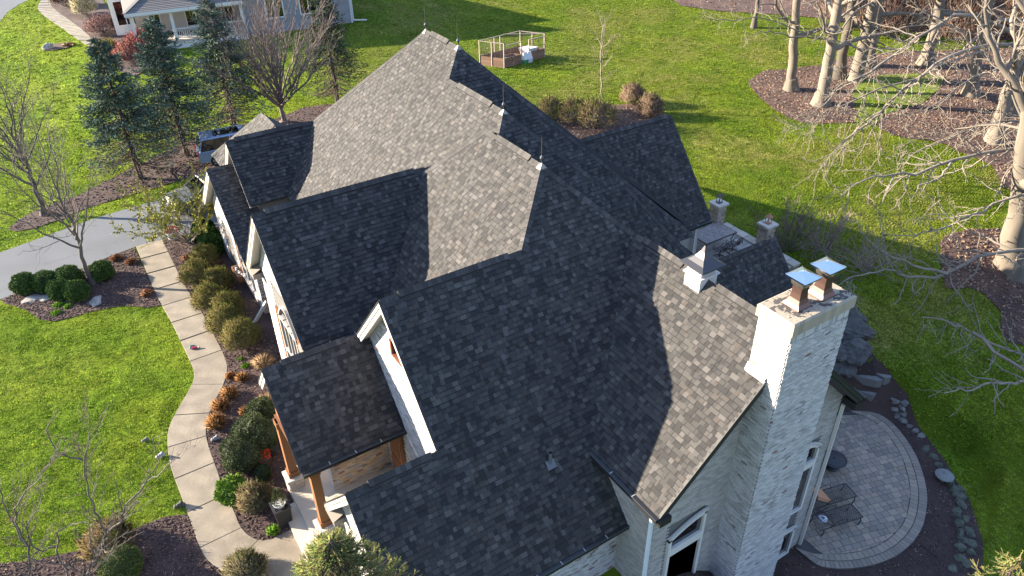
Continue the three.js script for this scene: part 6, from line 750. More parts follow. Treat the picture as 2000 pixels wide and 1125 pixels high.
{ // undergrowth along the woods, top right
  seed(101);
  D.brush.filter((q, i) => i % 3 !== 1).forEach((q, i) => twigBall('woodland_shrub', 'reddish brown brush mound along the woods edge, top right', onGround(q), rr(1.7, 2.9), rr(1.2, 2.2), 1100, { seed: 600 + i, group: 'brush at the woods edge', l: 0.8, w: 0.024, stems: 14, cols: [[0.13, 0.075, 0.058], [0.085, 0.048, 0.04], [0.06, 0.042, 0.03], [0.16, 0.115, 0.075]] }));
  for (let i = 0; i < 5; i++) { const x = 50 + i * 9 + rr(-2, 2), z = -33 + i * 3 + rr(-3, 3); tree('woods_tree', ['slim bare trunk in the woods, leftmost', 'slim bare trunk in the woods, second from left', 'slim bare trunk in the woods, third from left', 'slim bare trunk in the woods, fourth from left', 'slim bare trunk in the woods, rightmost'][i], onGround([x, z]), 13, 0.2, { seed: 700 + i, fork: 0.9, limbs: 7, low: 0.25, spread: 0.35, den: [0, 0.9, 1.2, 0], max: 2, col: shade(barkO, 0.75), rmin: 0.02, seg: 1 }, 'woods trunks'); }
}
// neighbour's shrubs
[['flowering pale shrub beside the neighbouring walk', [-0.3, -72], 1.3, 1.5, [[0.34, 0.3, 0.18], [0.2, 0.2, 0.08], [0.42, 0.36, 0.26]]], ['dark brown shrub by the neighbouring house, at the top', [-1.6, -77], 1.4, 1.6, [[0.1, 0.06, 0.05], [0.06, 0.04, 0.03]]], ['mauve twiggy shrub below the neighbouring porch', [0.2, -64], 1.6, 1.1, [[0.2, 0.12, 0.11], [0.14, 0.08, 0.075]]], ['red twiggy barberry nearest the spruces', [0.9, -53.5], 1.7, 1.3, [[0.26, 0.07, 0.06], [0.16, 0.05, 0.045], [0.2, 0.13, 0.1]]], ['red barberry against the neighbouring porch', [2.2, -56], 1.5, 1.3, [[0.24, 0.08, 0.07], [0.15, 0.06, 0.05]]], ['golden green shrub among the barberries', [-0.6, -56.5], 1.0, 0.9, [[0.28, 0.22, 0.04], [0.2, 0.18, 0.04]]]].forEach(([l, q, rx, ry, cols], i) => twigBall('twiggy_shrub', l, onGround(q), rx, ry, 2600, { cols, l: 0.42, w: 0.018, leaf: 0.3, leafCol: cols[0], lw: 0.08, ll: 0.11, group: 'shrubs at the neighbouring house' }));
// ---------- lower patio ----------
{
  const yP0 = height(15, 6.3) + 0.14, C0 = D.patio, poly = area2(C0) < 0 ? [...C0].reverse() : C0;
  const pt = new THREE.Group(); pt.name = 'paver_patio'; structure(pt); pt.userData.label = 'round ended paver patio below the chimney'; scene.add(pt);
  const base = new B(); { const f = poly.map(([x, z]) => V(x, yP0 - 0.03, z)).reverse(); base.fan(f, [0.06, 0.055, 0.05], UP); for (let i = 0; i < poly.length; i++) { const a = poly[i], b = poly[(i + 1) % poly.length]; base.quad(V(a[0], yP0 - 0.03, a[1]), V(b[0], yP0 - 0.03, b[1]), V(b[0], yP0 - 0.5, b[1]), V(a[0], yP0 - 0.5, a[1]), [0.08, 0.07, 0.06]); } } base.build('bedding', vcm(0.95), pt);
  const cen = poly.reduce((a, q) => [a[0] + q[0] / poly.length, a[1] + q[1] / poly.length], [0, 0]);
  const inset = d => poly.map((q, i) => { const a = poly[(i + poly.length - 1) % poly.length], b = poly[(i + 1) % poly.length], dx = b[0] - a[0], dz = b[1] - a[1], l = Math.hypot(dx, dz); return [q[0] - dz / l * d, q[1] + dx / l * d]; });
  const list = [], cols = [[0.25, 0.2, 0.155], [0.28, 0.22, 0.165], [0.2, 0.165, 0.135], [0.225, 0.185, 0.15], [0.265, 0.205, 0.15]];
  const hull = p => { const a = [...p].sort((m, n) => m[0] - n[0] || m[1] - n[1]), cr = (o, m, n) => (m[0] - o[0]) * (n[1] - o[1]) - (m[1] - o[1]) * (n[0] - o[0]), half = l => { const h = []; for (const q of l) { while (h.length > 1 && cr(h[h.length - 2], h[h.length - 1], q) <= 0) h.pop(); h.push(q); } h.pop(); return h; }; return [...half(a), ...half([...a].reverse())]; };
  seed(210); const i62 = inset(0.62), n0 = poly.length, flip = poly[0] !== C0[0] && poly[0][0] !== C0[0][0], A0 = poly[0], Z0 = poly[n0 - 1], wl = Math.hypot(A0[0] - Z0[0], A0[1] - Z0[1]), inner = hull([...i62.slice(1, n0 - 1), [lerp(A0[0], Z0[0], 0.62 / wl), lerp(A0[1], Z0[1], 0.62 / wl)], [lerp(Z0[0], A0[0], 0.62 / wl), lerp(Z0[1], A0[1], 0.62 / wl)]]), ca = Math.cos(0.3), sa = Math.sin(0.3), to = (u, v) => [cen[0] + u * ca - v * sa, cen[1] + u * sa + v * ca];
  let row = 0; for (let v = -6; v < 6;) { const h = [0.2, 0.27, 0.2][row % 3]; let u = -7 + R() * 0.3; while (u < 7) { const w = [0.2, 0.3, 0.36][Math.floor(R() * 3)], q = [to(u, v), to(u + w, v), to(u + w, v + h), to(u, v + h)], c = clip(area2(q) < 0 ? q.reverse() : q, inner); if (c.length > 2 && Math.abs(area2(c)) > 0.004) list.push([c, shade(cols[Math.floor(R() * 5)], rr(0.85, 1.15))]); u += w; } v += h; row++; }
  const ringRow = (d0, d1, w, c0) => { const a = smoothOpen(inset(d0)), b = smoothOpen(inset(d1)); let L = 0; const cum = [0]; for (let i = 1; i < a.length; i++) { L += Math.hypot(a[i][0] - a[i - 1][0], a[i][1] - a[i - 1][1]); cum.push(L); } const n = Math.round(L / w), at = (pl, s) => { let i = 0; while (i < cum.length - 2 && cum[i + 1] < s) i++; const t = (s - cum[i]) / (cum[i + 1] - cum[i]); return [lerp(pl[i][0], pl[i + 1][0], t), lerp(pl[i][1], pl[i + 1][1], t)]; }; for (let k = 0; k < n; k++) { const s0 = k / n * L, s1 = (k + 1) / n * L, q = [at(a, s0), at(a, s1), at(b, s1), at(b, s0)]; list.push([area2(q) < 0 ? q.reverse() : q, shade(c0, rr(0.85, 1.15))]); } };
  const smoothOpen = p => { let q = p; for (let k = 0; k < 2; k++) { const o = [q[0]]; for (let i = 0; i < q.length - 1; i++) o.push([q[i][0] * 0.75 + q[i + 1][0] * 0.25, q[i][1] * 0.75 + q[i + 1][1] * 0.25], [q[i][0] * 0.25 + q[i + 1][0] * 0.75, q[i][1] * 0.25 + q[i + 1][1] * 0.75]); o.push(q[q.length - 1]); q = o; } return q; };
  ringRow(0.0, 0.3, 0.17, [0.215, 0.175, 0.14]); ringRow(0.31, 0.6, 0.22, [0.255, 0.205, 0.155]);
  const emit = ([c, col], b) => { const m = c.reduce((a, q) => [a[0] + q[0] / c.length, a[1] + q[1] / c.length], [0, 0]), s = (q, g) => { const d = Math.hypot(q[0] - m[0], q[1] - m[1]) || 1; return [lerp(q[0], m[0], Math.min(0.4, g / d)), lerp(q[1], m[1], Math.min(0.4, g / d))]; }, j = (hash(Math.round(m[0] * 97), Math.round(m[1] * 89)) - 0.5) * 0.006; const T = c.map(q => { const [x, z] = s(q, 0.017); return V(x, yP0 + j, z); }), E = c.map(q => { const [x, z] = s(q, 0.009); return V(x, yP0 + j - 0.006, z); }), L = E.map(q => V(q.x, yP0 - 0.04, q.z)); b.fan(T, col, UP); for (let i = 0; i < c.length; i++) { const k = (i + 1) % c.length; b.quad(T[k], T[i], E[i], E[k], col); b.quad(E[k], E[i], L[i], L[k], col); } };
  list.sort((a, b) => Math.hypot(a[0][0][0] - camP.x, a[0][0][1] - camP.z) - Math.hypot(b[0][0][0] - camP.x, b[0][0][1] - camP.z));
  const m = vcm(0.9), rest = new B(); list.forEach((t, i) => { if (i < 300) { const b = new B(); emit(t, b); b.build('paver', m, pt); } else emit(t, rest); }); if (rest.count) stuff(rest.build('paving', m, pt));
  // furniture on the patio
  const y = yP0 + 0.002, iron = [0.025, 0.023, 0.022];
  { const p = V(15.75, y, 4.75), g = thing('fire_bowl', 'round black covered fire bowl on the lower patio', 'fire pit', p), b = new B(); b.lathe(p, [[0.28, 0], [0.3, 0.05], [0.24, 0.1], [0.26, 0.24], [0.46, 0.42], [0.5, 0.44]], 28, iron); b.build('bowl', vcm(0.6), g); const l = new B(); l.lathe(p, [[0.5, 0.44], [0.47, 0.455], [0.44, 0.44], [0.4, 0.47], [0.2, 0.51], [0.03, 0.52], [0.03, 0.56], [0, 0.56]], 28, [0.018, 0.018, 0.02]); l.build('lid', vcm(0.5), g); }
  const chaise = (p, turn, label, cush) => { const g = thing('chaise_lounge', label, 'lounge chair', p, 'chaises by the wall'), q = (u, h, w) => V(p.x + Math.cos(turn) * u - Math.sin(turn) * w, p.y + h, p.z + Math.sin(turn) * u + Math.cos(turn) * w), f = new B(), lat = new B(); const bar = (a, b, r) => f.tube([a, b], [r, r], 6, iron);
    for (const w of [-0.33, 0.33]) { bar(q(-0.9, 0.36, w), q(0.95, 0.36, w), 0.022); bar(q(-0.25, 0.36, w), q(-0.95, 0.85, w), 0.02); f.tube([q(-0.5, 0.36, w), q(-0.1, 0.6, w), q(0.2, 0.58, w), q(0.3, 0.36, w)], [0.016, 0.018, 0.018, 0.016], 6, iron); for (const u of [-0.75, 0.85]) f.tube([q(u, 0.36, w), q(u + 0.06, 0.16, w), q(u - 0.03, 0, w)], [0.022, 0.018, 0.022], 6, iron); } bar(q(0.95, 0.36, -0.33), q(0.95, 0.36, 0.33), 0.022); bar(q(-0.25, 0.36, -0.33), q(-0.25, 0.36, 0.33), 0.018); bar(q(-0.95, 0.85, -0.33), q(-0.95, 0.85, 0.33), 0.022);
    for (let i = -5; i < 16; i++) { for (const sgn of [1, -1]) { const u0 = -0.25 + i * 0.09, pts = []; let a = [u0, -0.33 * sgn], b = [u0 + 0.66, 0.33 * sgn]; const cl = (P, Q) => { let [x0, w0] = P, [x1, w1] = Q; if (x0 < -0.25) { const t = (-0.25 - x0) / (x1 - x0); x0 = -0.25; w0 += (w1 - w0) * t; } if (x1 > 0.95) { const t = (0.95 - x0) / (x1 - x0); w1 = w0 + (w1 - w0) * t; x1 = 0.95; } return [[x0, w0], [x1, w1]]; }; if (b[0] < -0.2 || a[0] > 0.9) continue; const [A, Bq] = cl(a, b); lat.bar(q(A[0], 0.37, A[1]), q(Bq[0], 0.37, Bq[1]), 0.014, 0.008, iron); } } for (let i = 0; i < 9; i++) { const t = i / 8, w = lerp(-0.33, 0.33, t); lat.bar(q(-0.25, 0.37, w), q(-0.95, 0.86, w), 0.014, 0.008, iron); }
    f.build('frame', vcm(0.5), g); lat.build('lattice', vcm(0.5), g); if (cush) { const c = new B(), cc = [0.42, 0.2, 0.1]; c.hex([q(-0.9, 0.84, 0.3), q(-0.28, 0.42, 0.3), q(-0.22, 0.52, 0.28), q(-0.86, 0.95, 0.28), q(-0.9, 0.84, -0.3), q(-0.28, 0.42, -0.3), q(-0.22, 0.52, -0.28), q(-0.86, 0.95, -0.28)], cc); c.build('cushion', vcm(0.9), g); } return g; };
  chaise(V(14.15, y, 5.85), 0.25, 'black lattice chaise with an orange cushion on the lower patio', true); chaise(V(13.5, y, 6.6), 0.25, 'black lattice chaise nearest the house wall', false);
  { const p = V(12.95, y, 6.45), b = new B(); b.lathe(p, [[0.05, 0.4], [0.16, 0.42], [0.17, 0.5], [0.05, 0.54]], 10, [0.6, 0.62, 0.66]); oneMesh(b, 'folded_towel', vcm(0.9), p, 'white folded towel lying on the chaise by the wall', 'towel'); }
}
// ---------- boulders, slabs, outcrop ----------
function rock(name, label, at, sx, sy, sz, col, sd, group, cat = 'boulder', rough = 0.22, turn = 0) {
  const g0 = new THREE.IcosahedronGeometry(1, 4), p = g0.attributes.position, b = new B(); const cuts = []; for (let k = 0; k < 9; k++) { const a = hash(Math.round(sd * 10), k, 3) * 6.283, y = hash(Math.round(sd * 10), k, 4) * 1.6 - 0.6, r = Math.sqrt(Math.max(0.05, 1 - y * y)); cuts.push([V(r * Math.cos(a), y, r * Math.sin(a)).normalize(), 0.62 + 0.3 * hash(Math.round(sd * 10), k, 5)]); }
  const f = i => { const v = V(p.getX(i), p.getY(i), p.getZ(i)); for (const [n, d] of cuts) { const e = v.dot(n) - d; if (e > 0) v.addScaledVector(n, -e * 0.9); } const k = 1 + rough * noise(v.x * 1.3 + sd, v.y * 1.3, v.z * 1.3) + rough * 0.45 * noise(v.x * 3.4 + sd, v.y * 3.4, v.z * 3.4) + rough * 0.3 * noise(v.x * 8.4 + sd, v.y * 8.4, v.z * 8.4); v.multiplyScalar(k); const x = v.x * sx, z = v.z * sz, c = Math.cos(turn), s = Math.sin(turn); return V(at.x + x * c - z * s, at.y + sy * 0.45 + v.y * sy, at.z + x * s + z * c); };
  for (let i = 0; i < p.count; i += 3) { const a = f(i), c = f(i + 1), d = f(i + 2); b.tri(a, c, d, shade(col, 1 + 0.45 * noise(a.x * 4, a.y * 4 + sd, a.z * 4) + 0.35 * noise(a.x * 14, a.y * 14 + sd, a.z * 14))); } const ge = oneMesh(b, name, vcm(0.95), at, label, cat, group); return ge;
}
seed(330);
D.boul.forEach((q, i) => { const big = i > 12 ? 1.15 : 1, a = onGround(q, -0.03); const nth = ['first', 'second', 'third', 'fourth', 'fifth', 'sixth', 'seventh', 'eighth', 'ninth', 'tenth'][i % 10] + (i > 29 ? ' last' : ''); rock('boulder', (i < 10 ? 'grey rounded boulder at the flagstone end of the patio bed, ' : i < 20 ? 'mossy boulder midway round the patio bed, ' : 'dark mossy boulder at the near end of the patio bed, ') + nth + ' one', a, rr(0.16, 0.26) * big, rr(0.11, 0.17) * big, rr(0.13, 0.2) * big, i > 9 ? [0.075, 0.078, 0.055] : [0.14, 0.13, 0.115], i * 3.7, 'boulders round the patio bed', 'boulder', 0.2, rr(0, 3)); });
{ const ls = ['large grey stepping stone above the patio, left part', 'large grey stepping stone above the patio, right part', 'lower grey stepping stone touching the patio']; D.slab.forEach((q, i) => { const b = new B(), p = area2(q) > 0 ? [...q].reverse() : q, c = p.reduce((a, t) => [a[0] + t[0] / p.length, a[1] + t[1] / p.length], [0, 0]), y = height(c[0], c[1]) + 0.2 - i * 0.05; const T = p.map(([x, z]) => V(x, y + 0.02 * noise(x * 3, z * 3), z)), L = p.map(([x, z]) => V(x, y - 0.4, z)); b.fan(T.map(t => t), [0.17, 0.165, 0.155], UP); for (let k = 0; k < p.length; k++) { const m = (k + 1) % p.length; b.quad(T[k], T[m], L[m], L[k], [0.13, 0.12, 0.11]); } oneMesh(b, 'flagstone', vcm(0.95), V(c[0], y - 0.4, c[1]), ls[i], 'stone', 'stepping stones'); }); }
[[0, 0.9, 0.6, 0.7], [1, 1.0, 0.55, 0.7], [2, 0.9, 0.5, 0.6], [3, 0.7, 0.35, 0.5]].forEach(([i, sx, sy, sz]) => rock('outcrop_stone', ['dark layered outcrop stone behind the chimney, uppermost', 'dark layered outcrop stone behind the chimney, second', 'dark layered outcrop stone behind the chimney, third', 'dark layered outcrop stone behind the chimney, lowest'][i], onGround(P.rock[i], -0.15), sx, sy, sz, [0.07, 0.066, 0.062], 40 + i * 5, 'outcrop stones', 'boulder', 0.4, 0.6));
P.flat.forEach((q, i) => rock('flat_stone', ['flat pale stone left in the driveway bed', 'flat pale stone between the round shrubs', 'flat layered stone right in the driveway bed', 'flat tan stone between the walk and the olive shrubs'][i], onGround(q, 0.01), [0.42, 0.38, 0.5, 0.2][i], 0.09, [0.3, 0.26, 0.26, 0.13][i], [0.24, 0.22, 0.195], 60 + i * 4, 'flat stones', 'stone', 0.35, i));
{ const p = onGround(D.ring[0], 0.0); rock('boulder', 'pale boulder in the round mulch ring of the far lawn', p.clone().add(V(-0.8, 0, 0.1)), 0.5, 0.4, 0.4, [0.28, 0.26, 0.23], 91, undefined); clump('dry_perennial', 'dry tan plant in the round mulch ring of the far lawn', p.clone().add(V(0.8, 0, 0.1)), 0.7, 0.3, 160, [[0.3, 0.2, 0.11], [0.2, 0.13, 0.08]], { w: 0.03 }); }
{ const p = gpt('patobj', 5), g = thing('garden_lantern', 'round stone garden lantern among the boulders', 'lantern', p), b = new B(); b.lathe(p, [[0.14, 0], [0.1, 0.05], [0.08, 0.3], [0.1, 0.34]], 12, [0.16, 0.16, 0.15]); b.build('pedestal', vcm(0.9), g); const c = new B(); c.lathe(p, [[0.34, 0.33], [0.35, 0.36], [0.24, 0.42], [0.1, 0.47], [0.05, 0.52], [0, 0.53]], 18, [0.17, 0.17, 0.16]); c.build('cap', vcm(0.9), g); }
// ---------- upper terrace ----------
{
  const y = 0.2, tr = new THREE.Group(); tr.name = 'stone_terrace'; structure(tr); tr.userData.label = 'stone paved terrace behind the cupola'; scene.add(tr);
  const b = new B(); b.box(11.7, -4, -6.95, 21.0, y - 0.02, -2.3, [0.16, 0.14, 0.12]); b.build('terrace_base', vcm(0.95), tr);
  seed(410); let n = 0; for (let x = 14.2; x < 20.5; x += 0.42) for (let z = -6.9 + (Math.round(x / 0.42) % 2) * 0.15; z < -2.35; z += 0.34) { if (n++ > 290) break; const q = new B(), j = rr(-0.004, 0.004), col = shade([0.3, 0.27, 0.235], rr(0.82, 1.15)); q.box(x, y - 0.02, z, x + 0.41, y + 0.02 + j, Math.min(z + 0.33, -2.32), col); q.build('paver', vcm(0.9), tr); }
  const cp = [0.42, 0.37, 0.3]; for (let z = -6.9; z < -2.6; z += 0.52) { const q = new B(); q.box(20.52, y - 0.02, z, 21.0, y + 0.1 + rr(-0.01, 0.01), z + 0.5, shade(cp, rr(0.8, 1.15))); q.build('coping_stone', vcm(0.9), tr); }
  const pillar = (x, z, label, lamp) => { const p = V(x, y, z), g = thing('stone_pillar', label, 'pillar', p, 'terrace pillars'), c = new B(); c.box(x - 0.26, y, z - 0.26, x + 0.26, y + 1.08, z + 0.26, [0.24, 0.2, 0.16]); c.build('core', vcm(0.95), g); seed(440 + x); for (let h = 0; h < 1.02; h += 0.13) for (let s = 0; s < 4; s++) { let u = -0.27; while (u < 0.26) { const w = Math.min(rr(0.14, 0.3), 0.27 - u), q = new B(), pr = rr(0.015, 0.045), a0 = u, a1 = u + w - 0.012, col = shade([0.34, 0.28, 0.215], rr(0.7, 1.25)); if (s === 0) q.box(x + a0, y + h, z + 0.26, x + a1, y + h + 0.12, z + 0.26 + pr, col); else if (s === 1) q.box(x - 0.26 - pr, y + h, z + a0, x - 0.26, y + h + 0.12, z + a1, col); else if (s === 2) q.box(x + 0.26, y + h, z + a0, x + 0.26 + pr, y + h + 0.12, z + a1, col); else q.box(x + a0, y + h, z - 0.26 - pr, x + a1, y + h + 0.12, z - 0.26, col); q.build('stone', vcm(0.93), g); u += w; } } const k = new B(); k.box(x - 0.36, y + 1.08, z - 0.36, x + 0.36, y + 1.18, z + 0.36, [0.44, 0.4, 0.34]); k.build('cap', vcm(0.9), g);
    const lp = V(x, y + 1.18, z), l = thing('post_lantern', lamp[0], 'lantern', lp), f = new B(), bc = lamp[1]; f.box(x - 0.12, lp.y, z - 0.12, x + 0.12, lp.y + 0.04, z + 0.12, bc); for (const [i, j] of [[-1, -1], [1, -1], [1, 1], [-1, 1]]) f.bar(V(x + i * 0.1, lp.y + 0.04, z + j * 0.1), V(x + i * 0.1, lp.y + 0.34, z + j * 0.1), 0.022, 0.022, bc); f.build('frame', vcm(0.5), l); const r = new B(); for (let m = 0; m < 4; m++) { const cr = [[-1, 1], [1, 1], [1, -1], [-1, -1]], A = cr[m], Bq = cr[(m + 1) % 4]; r.tri(V(x + A[0] * 0.15, lp.y + 0.34, z + A[1] * 0.15), V(x + Bq[0] * 0.15, lp.y + 0.34, z + Bq[1] * 0.15), V(x, lp.y + 0.54, z), bc); } r.build('roof', vcm(0.5), l); const gl = new B(); gl.box(x - 0.085, lp.y + 0.05, z - 0.085, x + 0.085, lp.y + 0.32, z + 0.085, [0.5, 0.5, 0.48]); gl.build('glass', new THREE.MeshPhysicalMaterial({ color: 0xffffff, transmission: 1, roughness: 0.15, thickness: 0 }), l); };
  pillar(20.6, -7.25, 'stone pillar with a dark lantern beside the patio chairs', ['dark metal lantern on the pillar by the chairs', [0.05, 0.04, 0.035]]);
  pillar(21.0, -4.45, 'stone pillar at the terrace corner behind the clay pot', ['copper roofed lantern on the corner pillar', [0.3, 0.13, 0.07]]);
  { const p = V(20.35, y + 0.02, -3.8), g = thing('clay_pot', 'empty terracotta pot at the terrace corner', 'pot', p), b = new B(); b.lathe(p, [[0.19, 0], [0.2, 0.02], [0.26, 0.42], [0.3, 0.43], [0.3, 0.52], [0.25, 0.52], [0.24, 0.3], [0, 0.28]], 22, [0.36, 0.15, 0.07]); b.build('pot_body', vcm(0.85), g); const s = new B(); s.lathe(p, [[0.24, 0.3], [0, 0.31]], 18, [0.03, 0.022, 0.018]); s.build('soil', vcm(0.95), g); }
  // table and chairs
  { const p = V(18.75, y + 0.02, -5.75), g = thing('patio_table', 'long dark mosaic topped table on the terrace', 'table', p), b = new B(), w = 1.0, d = 0.62; b.box(p.x - w, p.y + 0.7, p.z - d, p.x + w, p.y + 0.75, p.z + d, [0.07, 0.05, 0.045]); b.build('table_rim', vcm(0.4, { metalness: 0.5 }), g); const t = new B(); for (let i = 0; i < 24; i++) for (let j = 0; j < 15; j++) { const x = p.x - w + 0.04 + i * (2 * w - 0.08) / 24, z = p.z - d + 0.04 + j * (2 * d - 0.08) / 15; t.quad(V(x, p.y + 0.754, z), V(x, p.y + 0.754, z + 0.072), V(x + 0.074, p.y + 0.754, z + 0.072), V(x + 0.074, p.y + 0.754, z), shade([0.16, 0.125, 0.115], 0.6 + 0.9 * hash(i, j, 3))); } t.build('tabletop', vcm(0.35), g); for (const [i, j] of [[-1, -1], [1, -1], [1, 1], [-1, 1]]) { const l = new B(); l.tube([V(p.x + i * (w - 0.08), p.y + 0.7, p.z + j * (d - 0.08)), V(p.x + i * (w - 0.2), p.y + 0.35, p.z + j * (d - 0.14)), V(p.x + i * (w - 0.1), p.y, p.z + j * (d - 0.1))], [0.03, 0.022, 0.03], 8, [0.06, 0.045, 0.04]); l.build('leg', vcm(0.4), g); } }
  const chair = (x, z, turn, label, col, swivel) => { const p = V(x, y + 0.02, z), g = thing('patio_chair', label, 'chair', p, 'metal chairs round the terrace table'), q = (u, h, w) => V(p.x + Math.cos(turn) * u - Math.sin(turn) * w, p.y + h, p.z + Math.sin(turn) * u + Math.cos(turn) * w), T = (b, pts, r = 0.014) => b.tube(pts, pts.map(() => r), 6, col);
    const s = new B(); for (let i = 0; i < 7; i++) s.bar(q(-0.2 + i * 0.07, 0.44, -0.22), q(-0.2 + i * 0.07, 0.44, 0.22), 0.03, 0.014, col); T(s, [q(-0.22, 0.44, -0.24), q(0.22, 0.44, -0.24), q(0.24, 0.44, 0.24), q(-0.22, 0.44, 0.24), q(-0.22, 0.44, -0.24)]); s.build('seat', vcm(0.45), g);
    const bk = new B(), arc = []; for (let i = 0; i <= 10; i++) { const a = i / 10 * Math.PI; arc.push(q(-0.28 - 0.1 * Math.sin(a), 0.5 + 0.48 * Math.sin(a) , 0.27 * Math.cos(a))); } T(bk, arc, 0.016); for (let i = 1; i < 10; i++) { const a = i / 10 * Math.PI; T(bk, [q(-0.25, 0.5, 0.05 * Math.cos(a)), q(-0.28 - 0.1 * Math.sin(a), 0.5 + 0.48 * Math.sin(a), 0.27 * Math.cos(a))], 0.012); } bk.build('backrest', vcm(0.45), g);
    for (const w of [-0.27, 0.27]) { const a = new B(); T(a, [q(-0.28, 0.62, w), q(-0.05, 0.66, w * 1.08), q(0.18, 0.64, w * 1.05), q(0.22, 0.45, w)]); a.build('armrest', vcm(0.45), g); }
    if (swivel) { const r = new B(), ring = []; for (let i = 0; i <= 16; i++) { const a = i / 16 * 6.2832; ring.push(q(0.27 * Math.cos(a), 0.03, 0.27 * Math.sin(a))); } T(r, ring, 0.022); for (let i = 0; i < 4; i++) T(r, [q(0, 0.2, 0), q(0.27 * Math.cos(i * 1.57), 0.04, 0.27 * Math.sin(i * 1.57))], 0.014); T(r, [q(0, 0.04, 0), q(0, 0.44, 0)], 0.03); r.build('swivel_base', vcm(0.5), g); } else for (const [u, w] of [[-0.2, -0.22], [0.2, -0.22], [0.2, 0.22], [-0.2, 0.22]]) { const l = new B(); T(l, [q(u, 0.44, w), q(u * 1.15, 0.2, w * 1.1), q(u * 1.2, 0, w * 1.15)], 0.015); l.build('leg', vcm(0.45), g); } };
  const pale = [0.3, 0.25, 0.22], dk = [0.045, 0.035, 0.03];
  chair(18.1, -6.75, 1.57, 'pale metal chair at the far side of the table, nearest the roof', pale); chair(18.85, -6.8, 1.57, 'pale metal chair in the middle of the far side', pale); chair(19.6, -6.7, 1.7, 'pale metal chair at the far side near the lawn', pale); chair(18.3, -4.75, -1.5, 'dark swivel chair at the near side of the table, left', dk, true); chair(19.2, -4.8, -1.6, 'dark swivel chair at the near side of the table, right', dk, true);
}
